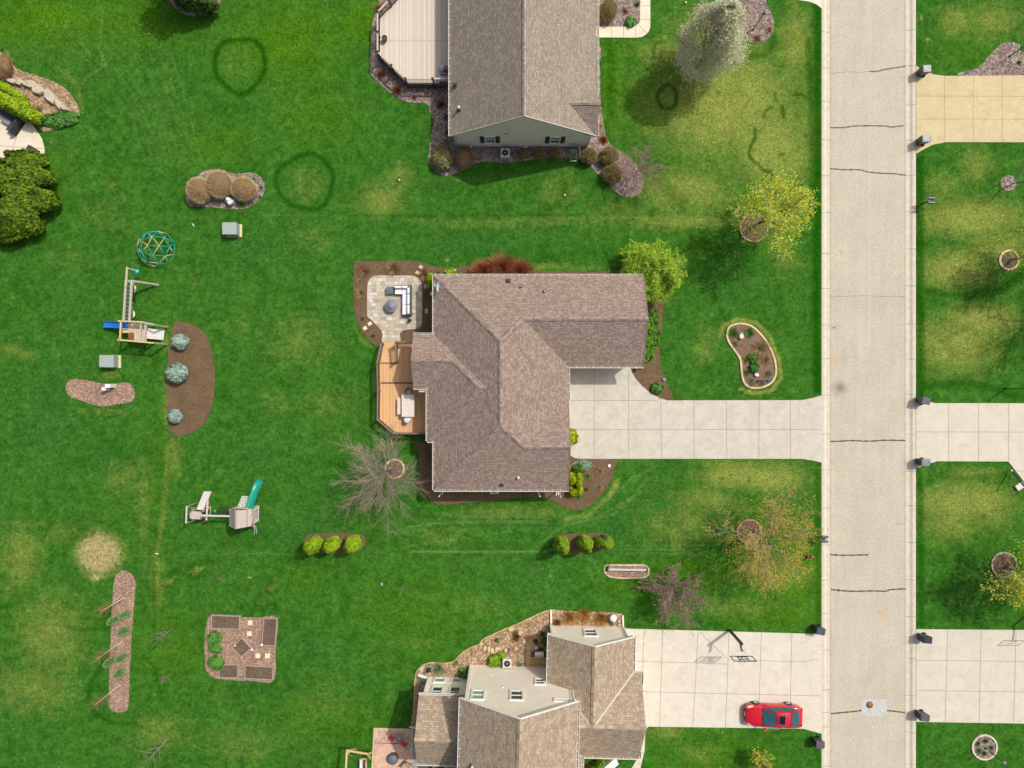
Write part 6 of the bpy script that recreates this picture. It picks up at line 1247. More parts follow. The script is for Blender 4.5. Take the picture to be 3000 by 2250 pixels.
def mailbox(px, py, rz, lab, px2_, py2_):
    "pair of long boxes on one post"
    p = P(px, py, 0); e = thing('mailbox_post', lab, 'mailbox', (p.x, p.y, 0), 0); dm = simple('black_mailbox', sr(46,50,58), .4, .1)
    m = L(); m.box((0,0,.55), (.1,.1,1.1)); m.beam((0,0,1.0),(px2_,0,1.05), .09, .09); m.beam((px2_*.5,-.3,1.02),(px2_*.5,.3,1.02), .08, .08); m.beam((0,0,.7),(px2_*.4,0,1.0), .05, .05); m.build('post', dm, e)
    for s in (-1, 1):
        m = L(); V = []; F = []; n = 8
        for x in (-.27, .27):
            V += [(px2_*.55+x, s*.19-.1, 1.07), (px2_*.55+x, s*.19-.1, 1.17)]
            V += [(px2_*.55+x, s*.19-.1*math.cos(a), 1.17+.1*math.sin(a)) for a in np.linspace(.3, math.pi-.3, 6)]
            V += [(px2_*.55+x, s*.19+.1, 1.17), (px2_*.55+x, s*.19+.1, 1.07)]
        k_ = 10; F = [tuple(range(k_)), tuple(range(2*k_-1, k_-1, -1))]+[(i, k_+i, k_+(i+1) % k_, (i+1) % k_) for i in range(k_)]
        m.mesh(V, F); mbx = m.build('mailbox', simple('slate_mailbox', sr(84,86,100), .35, .08), e); m = L(); m.box((px2_*.55-.02, s*.19+.11*s, 1.2), (.12,.015,.05)); m.build('flag', simple('flag_red', sr(150,40,36)), mbx)
mailbox(2699,598,0,'post with two dark mailboxes on the right kerb, above the middle driveways', .25, 0); mailbox(2391,1571,0,'post with two slate mailboxes on the left kerb beside the orange-budded tree', .35, 0)
def bin_(e, body, lid):
    m = L(); m.box((0,0,.50), (.50,.58,.84), 0, 0, 1.14); m.box((0,0,.93), (.60,.68,.05)); m.build('bin_body', body, e)
    m = L(); m.box((0,.02,.985), (.60,.72,.06), 0, 0, .9); m.box((0,-.06,1.02), (.42,.4,.03), 0, 0, .9); m.box((0,.26,1.02), (.24,.08,.03)); m.build('lid', lid, e)
    m = L(); m.tube([(-.24,.36,.9),(-.24,.43,.92),(.24,.43,.92),(.24,.36,.9)], .02, 6); m.build('handle', body, e)
    for s in (-1, 1): m = L(); m.tube([(s*.26,.24,.12),(s*.32,.24,.12)], .12, 14); m.build('wheel', simple('rubber', sr(26,26,26), .8), e)
bbl = simple('black_bin', sr(48,52,60), .4, .12); lg = simple('light_bin_lid', sr(120,128,134), .45, .2, 4); ld = simple('slate_bin_lid', sr(66,76,88), .45, .15, 4); lnv = simple('navy_bin_lid', sr(40,50,70), .45, .1); lpv = simple('plum_bin_lid', sr(92,84,98), .4, .1)
for px, py, rz, bd, ld_, lb in [(2715,201,-87,bbl,lg,'wheeled bin with a shiny grey lid at the top of the tan driveway'), (2713,406,-88,bbl,lg,'wheeled bin with a shiny grey lid at the bottom of the tan driveway'), (2712,1173.5,-105,bbl,ld,'slate wheeled bin at the upper corner of the right middle driveway'),
    (2711,1355,-90,bbl,lg,'grey wheeled bin at the lower corner of the right middle driveway'), (2716.5,1875,-95,bbl,lnv,'navy wheeled bin at the upper end of the right lower driveway'), (2709,2103.5,-96,bbl,lpv,'plum-grey wheeled bin at the lower end of the right lower driveway'),
    (2404,1850,-100,bbl,ld,'black wheeled bin at the kerb above the red car'), (2402,2183,-92,bbl,lpv,'plum-grey wheeled bin on the grass below the red car driveway')]:
    p = P(px, py, 1.0); e = thing('wheeled_bin', lb, 'bin', (p.x, p.y, .03), R(rz), 'wheeled bins by the kerb'); bin_(e, bd, ld_)
# basketball hoop
p0 = P(2136,1845,0); e = thing('basketball_hoop', 'black basketball hoop with a clear backboard over the bottom driveway', 'basketball hoop', p0)
hb = simple('hoop_black', sr(34,34,36), .4); tpz = 3.25; top_ = Vector((p0.x, p0.y, tpz)); 
m = MB(); m.beam(p0, top_, .2, .16, 0, (0,1,0)); m.build('pole', hb, e)
bt = P(2172,1917,3.5); bxx, byy = bt.x, bt.y
m = MB(); arm0 = Vector((p0.x, p0.y, 2.75)); m.beam(arm0, (p0.x+.05, byy+.08, 3.1), .14, .14); m.beam((p0.x+.1,p0.y-.4,2.6), (p0.x+.15, byy+.08, 3.4), .03, .03); m.build('arm', hb, e)
m = MB(); hw, z0_, z1_ = .88, 2.9, 3.9; bcx = p0.x+.05; byy = P(0,1924,3.0).y-.0
for a, b in [((-hw,z0_),(hw,z0_)),((-hw,z1_),(hw,z1_)),((-hw,z0_),(-hw,z1_)),((hw,z0_),(hw,z1_)),((-.3,z0_+.15),(.3,z0_+.15)),((-.3,z0_+.6),(.3,z0_+.6)),((-.36,z0_),(-.36,z1_)),((.36,z0_),(.36,z1_))]: m.beam((bcx+a[0],byy,a[1]), (bcx+b[0],byy,b[1]), .05, .05, 0, (0,1,0))
m.build('backboard_frame', hb, e)
t = NT('clear_acrylic'); t.base((.8,.84,.86), .05); t.b.inputs['Transmission Weight'].default_value = .0; t.b.inputs['Alpha'].default_value = .18
m = MB(); m.face([(bcx-hw,byy,z0_),(bcx+hw,byy,z0_),(bcx+hw,byy,z1_),(bcx-hw,byy,z1_)]); m.build('backboard', t.m, e)
m = MB(); m.tube([(bcx+.23*math.cos(a), byy-.38+.23*math.sin(a), 3.05) for a in np.linspace(0, 6.283, 25)], .012, 5); m.box((bcx,byy-.09,3.05),(.14,.16,.04)); rim = m.build('rim', simple('orange_rim', sr(206,92,50), .5), e)
m = MB()
for k in range(12): a = 2*math.pi*k/12; m.tube([(bcx+.22*math.cos(a),byy-.38+.22*math.sin(a),3.04),(bcx+.13*math.cos(a+.4),byy-.38+.13*math.sin(a+.4),2.7)], .006, 3)
m.build('net', white, rim)
# second hoop (its pole stands just outside the right edge; arm shadow falls on the driveway)
p = P(3025,1790,0); e2 = thing('basketball_hoop', 'black basketball hoop at the right edge, seen by its shadow on the right lower driveway', 'basketball hoop', p)
m = MB(); m.beam(p, p+Vector((0,0,3.2)), .18, .14, 0, (0,1,0)); m.build('pole', hb, e2); m = MB(); m.beam(p+Vector((0,0,2.8)), p+Vector((0,-1.2,3.1)), .12, .12); m.build('arm', hb, e2)
m = MB(); 
for a, b in [((-hw,2.9),(hw,2.9)),((-hw,3.9),(hw,3.9)),((-hw,2.9),(-hw,3.9)),((hw,2.9),(hw,3.9)),((-.3,3.05),(.3,3.05)),((-.3,3.5),(.3,3.5))]: m.beam((p.x+a[0],p.y-1.3,a[1]), (p.x+b[0],p.y-1.3,b[1]), .05, .05, 0, (0,1,0))
m.build('backboard_frame', hb, e2)
p = P(2951,1396,0); e3 = thing('portable_hoop', 'portable basketball hoop lying low beside the diagonal path at the right edge', 'basketball hoop', p); m = MB(); m.beam(P(2966,1380,.3), P(3000,1424,1.8), .09, .09); m.beam(P(2972,1384,.3), P(2996,1420,.9), .05, .05); m.build('pole', hb, e3); m = MB(); b_ = P(2986,1424,.1); m.box((b_.x,b_.y,.12),(.7,.5,.22),.6); m.build('base', simple('hoop_base', sr(200,190,180), .5), e3); m = MB(); a_ = P(2965,1379,.5); m.lathe((a_.x,a_.y,.4), [(.05,0),(.09,.08),(.01,.14)], 10); m.build('cap', white, e3)
# hydrant
p = P(2372,1630,.3); e = thing('fire_hydrant', 'small red fire hydrant by the left kerb below the mailboxes', 'hydrant', (p.x, p.y, 0)); rd = simple('hydrant_red', sr(176,60,58), .45, .15)
m = L(); m.lathe((0,0,0), [(.17,0),(.17,.05),(.1,.07),(.1,.55),(.13,.58),(.12,.66),(.05,.74),(.03,.8),(.01,.8)], 14); m.build('barrel', rd, e)
for a in (0, math.pi, -math.pi/2): m = L(); m.tube([(.08*math.cos(a),.08*math.sin(a),.45),(.22*math.cos(a),.22*math.sin(a),.45)], .065, 10); m.build('nozzle', simple('hydrant_cap', sr(204,150,140), .5), e)
# ---------------- the red car
t = NT('red_paint'); t.base(sr(196,12,38), .28, .0, .5); t.b.inputs['Coat Weight'].default_value = .8; t.b.inputs['Coat Roughness'].default_value = .06; redp = t.m
cg = simple('car_glass', sr(52,84,88), .06, .25, 2.5, 0, 0, .9); blkt = simple('black_trim', sr(22,22,24), .4)
p = P(2268,2098,.8); car = thing('parked_car', 'shiny red saloon car with a dark sunroof parked on the bottom driveway', 'car', (p.x, p.y-.02, .055), R(178.6))
ST = [(2.36,.50,.38,.50,.53),(2.30,.66,.26,.60,.64),(2.15,.80,.20,.68,.72),(1.85,.87,.19,.73,.80),(1.45,.90,.19,.79,.88),(1.02,.91,.19,.87,.96),(.4,.91,.19,.91,.98),(-.4,.91,.19,.93,.99),(-1.2,.91,.19,.95,1.0),(-1.7,.90,.19,.96,1.03),(-2.0,.87,.20,.95,1.03),(-2.22,.80,.26,.90,.99),(-2.34,.68,.34,.80,.86),(-2.38,.5,.42,.66,.68)]
def sect(x, hw, zb, zs, zt):
    h = [(hw*.90, zb), (hw, zb+.10), (hw*1.005, zb+(zs-zb)*.45), (hw*.985, zb+(zs-zb)*.72), (hw*.96, zs-.03), (hw*.90, zs+.015), (hw*.80, zs+(zt-zs)*.45), (hw*.45, zt-.01), (0, zt)]
    return [(x, -y, z) for y, z in h]+[(x, y, z) for y, z in reversed(h[:-1])]
V = []; F = []; k = 17
for s in ST: V += sect(*s)
for i in range(len(ST)-1):
    for j in range(k-1): F.append((i*k+j, i*k+j+1, (i+1)*k+j+1, (i+1)*k+j))
    F.append((i*k+k-1, i*k, (i+1)*k, (i+1)*k+k-1))
F += [tuple(range(k)), tuple(range((len(ST)-1)*k+k-1, (len(ST)-1)*k-1, -1))]
m = L(); m.mesh(V, F, 0, True)
# roof and pillars
def ry(x): return .60-.03*abs(x+.55)
rg = [(0.02,1.33),(-.25,1.40),(-.6,1.425),(-.95,1.40),(-1.18,1.345)]
V = []; F = []
for x, z in rg:
    for u in (-1, -.85, -.45, 0, .45, .85, 1): V.append((x, ry(x)*u, z-.075*u*u))
for i in range(4):
    for j in range(6): F.append((i*7+j, i*7+j+1, (i+1)*7+j+1, (i+1)*7+j))
m.mesh(V, F, 0, True)
for s in (-1, 1):
    m.beam((.02,s*.60,1.25),(1.02,s*.80,.92), .07, .05); m.beam((-1.18,s*.58,1.26),(-1.95,s*.74,1.0), .13, .05); m.beam((-.52,s*.615,1.33),(-.50,s*.86,.92), .06, .03)
    m.beam((.02,s*.605,1.262),(-1.18,s*.585,1.275), .05, .04)
m.build('body', redp, car)
def gl4(nm, a, b, c, d, bow=0, n=5, mat=cg, par=car):
    a, b, c, d = map(Vector, (a, b, c, d)); V = []; F = []
    for i in range(n+1):
        t_ = i/n; l = a.lerp(b, t_); r_ = d.lerp(c, t_); q = bow*(1-(2*t_-1)**2)
        V += [l+Vector((q, 0, 0)), l.lerp(r_, .5)+Vector((q*.7, 0, .035)), r_+Vector((q*.35, 0, 0))]
    for i in range(n):
        for j in range(2): F.append((i*3+j, i*3+j+1, (i+1)*3+j+1, (i+1)*3+j))
    mm = L(); mm.mesh(V, F, 0, True); return mm.build(nm, mat, par)
gl4('windshield', (.98,-.77,.95), (.98,.77,.95), (.04,.55,1.325), (.04,-.55,1.325), .12); gl4('rear_window', (-1.93,-.70,1.03), (-1.93,.70,1.03), (-1.20,.52,1.335), (-1.20,-.52,1.335), -.06)
for s in (-1, 1):
    for x0_, x1_, xt0, xt1 in ((.85,-.46,-.02,-.49), (-.54,-1.62,-.56,-1.12)):
        m = L(); m.face([(x0_,s*.865,.93),(x1_,s*.865,.95),(xt1,s*.625,1.29),(xt0,s*.625,1.275)]); m.build('side_window', cg, car)
m = L(); m.box((-.42,0,1.42), (.52,.74,.012)); sunr = m.build('sunroof', simple('sunroof_glass', sr(10,16,30), .1, .1, 2), car); m = L()
for a, b in [((-.15,-.37),(-.15,.37)),((-.69,-.37),(-.69,.37)),((-.15,-.37),(-.69,-.37)),((-.15,.37),(-.69,.37))]: m.beam((a[0],a[1],1.424),(b[0],b[1],1.424), .025, .016)
m.build('seal', simple('seal_grey', sr(150,110,116), .5), sunr)
for s in (-1, 1):
    for x in (1.43, -1.33):
        m = L(); m.tube([(x, s*.70, .32), (x, s*.935, .32)], .32, 22); wh = m.build('wheel', simple('rubber', sr(26,26,26)), car); m = L(); m.tube([(x,s*.90,.32),(x,s*.945,.32)], .225, 20)
        m.build('rim', simple('rim_dark', sr(70,70,72), .4, .05, 3, .5), wh); m = L()
        for a in range(5): a_ = 2*math.pi*a/5+.3; m.beam((x, s*.95, .32), (x+.21*math.cos(a_), s*.95, .32+.21*math.sin(a_)), .07, .02, 0, (0,1,0))
        m.build('spoke', simple('rim_silver', sr(220,222,224), .25, .04, 3, .6), wh)
    m = L(); m.mesh([(2.12,s*.80,.66),(1.72,s*.885,.74),(1.80,s*.76,.82),(2.16,s*.60,.72),(2.25,s*.70,.64)], [(0,1,2,3,4)] if s < 0 else [(4,3,2,1,0)]); m.v = [(x+.012, y+s*.012, z+.012) for x, y, z in m.v]; m.build('headlight', simple('headlight_lens', sr(214,200,170), .15, .1), car)
    m = L(); m.box((-2.24,s*.66,.80), (.16,.22,.13), -s*.35); m.build('taillight', simple('taillight_red', sr(120,10,16), .2), car)
    m = L(); m.box((.78,s*1.0,.96), (.14,.2,.13)); m.build('mirror', redp, car)
m = L(); m.box((2.31,0,.50), (.08,1.0,.14)); m.box((2.335,0,.34), (.06,.9,.12)); m.build('grille', blkt, car); m = L(); m.box((2.36,0,.42), (.02,.36,.12)); m.build('plate', white, car)
m = L(); m.beam((1.06,-.72,.955),(1.0,.1,1.0), .03, .02); m.beam((1.06,.0,1.0),(1.0,.7,.96), .03, .02); m.build('wiper', blkt, car)
m = L()
for s in (-1, 1):
    for x in (.92, -.48, -1.30): m.beam((x,s*.925,.28),(x-.02,s*.905,.88), .012, .012)
    m.beam((.98,s*.70,.975),(2.2,s*.56,.735), .014, .012); m.beam((-1.98,s*.66,1.03),(-2.28,s*.62,.94), .014, .012)
m.build('panel_gap', blkt, car)['kind'] = 'stuff'
m = L(); m.box((-2.395,0,.60), (.02,.4,.12)); m.build('plate', white, car)

# ================================================================= VEGETATION
def segs_obj(name, S, mat, parent, n=3):
    "S rows: ax ay az bx by bz ra rb -> n-sided tapered prisms"
    S = np.asarray(S, float); A = S[:, 0:3]; B = S[:, 3:6]; D = B-A; D /= np.maximum(np.linalg.norm(D, axis=1, keepdims=True), 1e-6)
    ref = np.where(np.abs(D[:, 2:3]) < .9, np.array([[0, 0, 1.0]]), np.array([[1.0, 0, 0]])); X_ = np.cross(D, ref); X_ /= np.linalg.norm(X_, axis=1, keepdims=True); Y_ = np.cross(D, X_)
    N = len(S); vs = np.zeros((N, 2*n, 3))
    for k in range(n):
        a = 2*math.pi*k/n; o = X_*math.cos(a)+Y_*math.sin(a); vs[:, k] = A+o*S[:, 6:7]; vs[:, n+k] = B+o*S[:, 7:8]
    f = []; 
    for k in range(n): k2 = (k+1) % n; f += [k, k2, n+k2, n+k]
    f = np.array(f); loops = (f[None, :]+(np.arange(N)*2*n)[:, None]).ravel().astype(np.int32)
    me = bpy.data.meshes.new(name); me.vertices.add(N*2*n); me.vertices.foreach_set('co', vs.astype(np.float32).ravel()); me.loops.add(len(loops)); me.loops.foreach_set('vertex_index', loops)
    me.polygons.add(N*n); me.polygons.foreach_set('loop_start', np.arange(0, len(loops), 4, dtype=np.int32)); me.polygons.foreach_set('loop_total', np.full(N*n, 4, np.int32)); me.materials.append(mat); me.update(calc_edges=True)
    o = bpy.data.objects.new(name, me); COL.objects.link(o); o.parent = parent; return o
def grow(p, d, Lg, r, lev, cfg, out, tips, mids):
    nseg = cfg['seg'][lev]; st = Lg/nseg; pts = [p.copy()]; dd = d.copy(); wob = cfg['wob']; up = cfg['up'][lev]
    for i in range(nseg):
        dd = (dd+Vector((random.gauss(0, wob), random.gauss(0, wob), random.gauss(0, wob*.7)+up))).normalized()
        q = pts[-1]+dd*st; r0 = r*(1-i/nseg*.75); r1 = r*(1-(i+1)/nseg*.75); out.append((lev, (*pts[-1], *q, r0, r1))); pts.append(q)
    if lev == cfg['levels']-1: tips.append((pts[-1], dd.copy())); mids += [(q, dd.copy()) for q in pts[1:]]; return
    nc = cfg['n'][lev]
    for k in range(nc):
        f = cfg['start'][lev]+(1-cfg['start'][lev])*(k+random.random()*.8)/nc; f = min(f, .98); j = min(int(f*nseg), nseg-1); b = pts[j].lerp(pts[j+1], f*nseg-j); ax = (pts[j+1]-pts[j]).normalized()
        ang = R(random.uniform(*cfg['ang'][lev])); pr = ax.orthogonal().normalized(); pr.rotate(Matrix.Rotation(k*2.4+random.uniform(-.5, .5), 3, ax)); nd = (ax*math.cos(ang)+pr*math.sin(ang)).normalized()
        cl = Lg*cfg['len'][lev]*random.uniform(.75, 1.15)*(1-cfg['fall'][lev]*f); grow(b, nd, cl, max(r*cfg['rad']*(1-.5*f), cfg['rmin']), lev+1, cfg, out, tips, mids)
def tree(name, label, px, py, hgt, spread, cfg_kind, bark, twig, leaves=None, leafn=0, leafsz=.06, group=None, lean=(0, 0), seed=0, trunk_h=None, cat='tree', trunk_r=.12, ball=None):
    random.seed(seed+11); base_ = P(px, py, 0); e = thing(name, label, cat, (base_.x, base_.y, 0), 0, group); out = []; tips = []; mids = []
    k = dict(spreading=dict(levels=4, seg=[5,6,5,3], n=[15,12,8], start=[.38,.10,.10], ang=[(35,70),(25,50),(25,50)], len=[.85,.55,.5], fall=[.45,.5,.3], up=[0,.03,.02,.02], rad=.45, rmin=.008, wob=.10),
        bare=dict(levels=4, seg=[4,8,6,4], n=[24,15,10], start=[.30,.10,.12], ang=[(30,78),(18,42),(20,45)], len=[1.1,.5,.5], fall=[.35,.5,.3], up=[0,.0,-.01,-.01], rad=.36, rmin=.0065, wob=.12),
        upright=dict(levels=4, seg=[6,6,4,3], n=[24,10,6], start=[.12,.15,.1], ang=[(20,48),(15,35),(25,50)], len=[.62,.45,.5], fall=[.5,.4,.3], up=[0,.10,.05,.0], rad=.38, rmin=.007, wob=.08),
        twiggy=dict(levels=4, seg=[3,5,4,3], n=[16,10,7], start=[.1,.15,.1], ang=[(20,75),(20,50),(25,55)], len=[1.6,.55,.5], fall=[.2,.4,.3], up=[0,.02,.0,.0], rad=.5, rmin=.006, wob=.15),
        sapling=dict(levels=3, seg=[5,4,3], n=[14,6], start=[.2,.15], ang=[(25,60),(20,45)], len=[.5,.5], fall=[.45,.4], up=[0,.05,.02], rad=.4, rmin=.006, wob=.08))[cfg_kind]
    k = dict(k); th = trunk_h or hgt*.45; d0 = Vector((lean[0], lean[1], 1)).normalized()
    grow(Vector((0, 0, 0)), d0, th, trunk_r, 0, k, out, tips, mids)
    # scale result to the wanted height and spread
    mz = max(q[0].z for q in tips); pts_ = np.array([tuple(q[0]) for q in tips]); rr = np.percentile(np.hypot(pts_[:, 0], pts_[:, 1]), 92)
    fz = hgt/mz; mc = pts_.mean(0); shx, shy = -mc[0]/mc[2], -mc[1]/mc[2]; pts_[:, 0] += shx*pts_[:, 2]; pts_[:, 1] += shy*pts_[:, 2]; rr = np.percentile(np.hypot(pts_[:, 0], pts_[:, 1]), 92); fr = spread/max(rr, .01)
    def SH(x, y, z): return ((x+shx*z)*fr+lean[0]*z*fz, (y+shy*z)*fr+lean[1]*z*fz, z*fz)
    tr = np.array([[*SH(s[0], s[1], s[2]), *SH(s[3], s[4], s[5]), s[6], s[7]] for lv, s in out]); lv = np.array([l for l, s in out])
    segs_obj('trunk', tr[lv <= 1], bark, e, 6); segs_obj('branches', tr[lv > 1], twig, e, 3)
    if ball:
        nb_, rb, zc, hz = ball; D = rnd_unit(nb_); D[:, 2] = np.abs(D[:, 2])*1.0-.25; q = RNG.uniform(.45, 1.0, (nb_, 1))**.5; lm = 1+.10*np.sin(4*np.arctan2(D[:, 1:2], D[:, 0:1])+2*D[:, 2:3])+RNG.normal(0, .05, (nb_, 1)); C = D*np.array([[rb, rb, hz]])*q*lm+np.array([[0, 0, zc]])
        nrm = rnd_unit(nb_)+np.array([[.25, .2, .75]]); nrm /= np.linalg.norm(nrm, axis=1, keepdims=True); u = perp(nrm); v = np.cross(nrm, u); s = RNG.uniform(.6, 1.3, (nb_, 1))*leafsz; quads_obj('outer_leaves', C, u*s*.4, v*s*.8, leaves, e)
    if leaves is not None:
        T = np.array([SH(*q[0]) for q in mids]); idx = RNG.integers(0, len(T), leafn); C = T[idx]+RNG.normal(0, leafsz*1.1, (leafn, 3)); nrm = rnd_unit(leafn)+np.array([[.25, .2, .75]]); nrm /= np.linalg.norm(nrm, axis=1, keepdims=True); u = perp(nrm); v = np.cross(nrm, u); s = RNG.uniform(.6, 1.3, (leafn, 1))*leafsz
        quads_obj('crown', C, u*s*.5, v*s*.75, leaves, e)
    return e
bark1 = simple('grey_bark', sr(128,118,112), .9, .2, 6); barkd = simple('dark_bark', sr(84,72,62), .9, .2, 6); twg = simple('pale_twig', sr(176,154,136), .9, .15, 4); twr = simple('reddish_twig', sr(172,142,130), .9, .15, 4); twb = simple('brown_twig', sr(168,152,124), .9, .15, 4)
tree('bare_tree', 'large bare grey tree in a round stone ring south-west of the middle house', 1157, 1372, 8.2, 3.9, 'bare', bark1, twg, seed=3, trunk_r=.16, trunk_h=2.9, lean=(-.075,-.02))
tree('maple_tree', 'tree with bright yellow-green young leaves in a round ring beside the road, top right lawn', 2208, 664, 8.4, 2.9, 'spreading', barkd, simple('grey_twig', sr(172,168,150), .9, .15), leafmat('yellow_green_leaf', [sr(176,192,24), sr(198,212,40), sr(214,224,60), sr(226,230,96)], .35), 4600, .07, ball=(2400, 3.0, 4.6, 3.4), seed=5, trunk_h=3.4, trunk_r=.14)
tree('maple_tree', 'tree with sparse orange-yellow buds in a stone ring near the left kerb', 2200, 1555, 7.4, 3.9, 'spreading', bark1, twb, leafmat('orange_bud', [sr(186,168,50), sr(210,190,66), sr(222,204,96), sr(200,164,90)], .3), 6000, .048, ball=(3200, 3.5, 4.2, 2.9), seed=8, trunk_h=3.0, trunk_r=.14)
tree('maple_tree', 'yellow-leaved tree cut by the right edge, in the lower stone ring', 2948, 1660, 7.6, 3.4, 'spreading', bark1, twb, leafmat('yellow_green_leaf', []) if False else bpy.data.materials['yellow_green_leaf'], 5600, .07, ball=(2500, 3.3, 4.2, 3.2), seed=12, trunk_h=3.2, trunk_r=.15)
tree('maple_tree', 'tree with yellow buds cut by the right edge, in the upper stone ring', 2962, 760, 6.8, 2.6, 'spreading', bark1, twb, bpy.data.materials['yellow_green_leaf'], 3600, .06, ball=(1200, 2.5, 4.0, 2.6), seed=17, trunk_h=3.0, trunk_r=.12)
tree('bare_tree', 'thin bare pale tree beside a white stake at the right edge', 2950, 547, 4.8, 1.7, 'sapling', bark1, simple('pale_grey_twig', sr(176,178,166), .9), seed=21, trunk_h=3.3, trunk_r=.07)
tree('maple_tree', 'tree just beyond the right edge that shades the lawn above the middle driveway', 3075, 905, 8.5, 3.6, 'spreading', bark1, twb, None, seed=25, trunk_h=3.4, trunk_r=.2)
tree('crabapple_tree', 'low purplish bare tree left of the orange-budded tree above the bottom driveway', 1962, 1722, 3.9, 2.7, 'twiggy', simple('purple_bark', sr(96,80,78), .9), simple('purple_twig', sr(168,140,132), .9), leafmat('purple_bud', [sr(120,88,84), sr(150,116,110), sr(172,136,128)], .2), 5200, .045, seed=31, trunk_h=1.2, trunk_r=.10)
tree('small_tree', 'airy reddish-brown bare tree at the tip of the mulch bed south-east of the top house', 1862, 512, 4.0, 2.1, 'twiggy', twr, twr, leafmat('purple_bud', []) if False else bpy.data.materials['purple_bud'], 1400, .04, seed=34, trunk_h=1.1, trunk_r=.05)
tree('small_tree', 'round fresh-green leafy tree at the garage corner of the middle house', 1890, 808, 4.3, 2.45, 'twiggy', barkd, twb, leafmat('fresh_green', [sr(136,180,30), sr(160,198,44), sr(182,214,62), sr(198,218,96)], .4), 22000, .062, seed=37, trunk_h=1.0, trunk_r=.09, ball=(15000, 2.4, 1.6, 2.6))
# white-flowering pear: upright, teardrop crown
e = tree('flowering_tree', 'tall white-flowering tree on the lawn in front of the top house', 2040, 198, 9.3, 2.4, 'upright', simple('brown_bark', sr(112,92,62), .9), simple('olive_twig', sr(142,126,84), .9), None, seed=41, trunk_h=6.8, trunk_r=.17)
n = 34000; zt_ = RNG.uniform(0, 1, n)**.85; prof = np.interp(zt_, [0,.12,.4,.75,1.0], [1.2,2.2,2.75,1.9,.5]); aa = RNG.uniform(0, 2*math.pi, n); rr_ = np.sqrt(RNG.uniform(.30, 1.0, n)); lump = 1+.13*np.sin(3*aa+7*zt_)+.08*np.sin(7*aa-13*zt_)+RNG.normal(0, .07, n)
C = np.stack([np.cos(aa)*prof*rr_*lump, np.sin(aa)*prof*rr_*lump, 1.0+zt_*8.2+RNG.normal(0, .12, n)], -1); C += RNG.normal(0, .05, C.shape)
keep = (np.sin(C[:, 0]*2.3+1)+np.sin(C[:, 1]*2.7)+np.sin(C[:, 2]*1.9+C[:, 0])+RNG.normal(0, .8, n)) > -.85; C = C[keep]; N = len(C); nr = rnd_unit(N)+np.array([[.3, .25, .8]]); nr /= np.linalg.norm(nr, axis=1, keepdims=True); u = perp(nr); v = np.cross(nr, u); s = RNG.uniform(.5, 1.3, (N, 1))*.072
quads_obj('crown', C, u*s*.55, v*s*.6, leafmat('white_blossom', [sr(186,188,140), sr(226,224,200), sr(240,238,226), sr(246,246,240), sr(206,204,166)], .35), e)
tree('small_tree', 'small yellow-leaved tree by the lamp post at the bottom edge', 2210, 2199, 2.6, 1.0, 'sapling', bark1, twb, leafmat('pale_yellow_leaf', [sr(150,160,30), sr(178,176,50), sr(196,190,84)], .3), 700, .08, seed=45, trunk_h=1.4, trunk_r=.05)
gb = simple('grey_green_bark', sr(134,132,112), .9)
for i, (px, py, h, s, lb, rad_) in enumerate([(505, 1842, 3.0, 1.1, 'bare young tree above the vegetable garden level, right of the long chip strip', .05), (497, 1975, 1.5, .5, 'tiny bare sapling between the two larger bare trees right of the chip strip', .03), (488, 2165, 4.0, 1.35, 'bare tree with a pale trunk at the bottom left edge', .08), (1184, 1720, 1.6, .45, 'very thin bare sapling on the lawn north of the two-storey house', .02), (655, 1690, .8, .3, 'tiny bare twig plant on the lawn below the play set', .02)]):
    tree('bare_sapling', lb, px, py, h, s, 'sapling', gb, simple('sapling_twig', sr(148,140,112), .9), seed=50+i, trunk_h=h*.62, trunk_r=rad_, group='bare saplings on the lawns')
# birch whips along the chip strip: white trunk, tuft of fine brownish twigs
for i, (px, py, lb) in enumerate([(365, 1750, 'white-stemmed young birch nearest the top of the chip strip'), (358, 1879, 'white-stemmed young birch in the middle of the chip strip'), (353, 2005, 'white-stemmed young birch nearest the bottom of the chip strip')]):
    b_ = P(px, py); e = thing('birch_sapling', lb, 'tree', (b_.x, b_.y, 0), 0, 'young birches along the chip strip'); random.seed(70+i); top = Vector((-.15,-.2,3.3)); S_ = []
    segs_obj('trunk', [(0,0,0,-.05,-.08,1.5,.04,.035),(-.05,-.08,1.5,*top,.035,.012)], simple('birch_bark', sr(228,212,186), .8, .1), e, 6)
    for k in range(80):
        z = random.uniform(1.6, 3.2); o = Vector((-.05,-.08,0)).lerp(top, z/3.3); o.z = z; a = random.uniform(0, 6.28); l_ = random.uniform(.25, .6); q = o+Vector((math.cos(a)*l_, math.sin(a)*l_, l_*.7)); S_.append((*o, *q, .008, .004))
        for _ in range(2): q2 = q+Vector((random.uniform(-.2,.2), random.uniform(-.2,.2), random.uniform(0,.25))); S_.append((*o.lerp(q, .6), *q2, .005, .003))
    segs_obj('crown', S_, simple('birch_twig', sr(150,128,80), .9), e, 3)

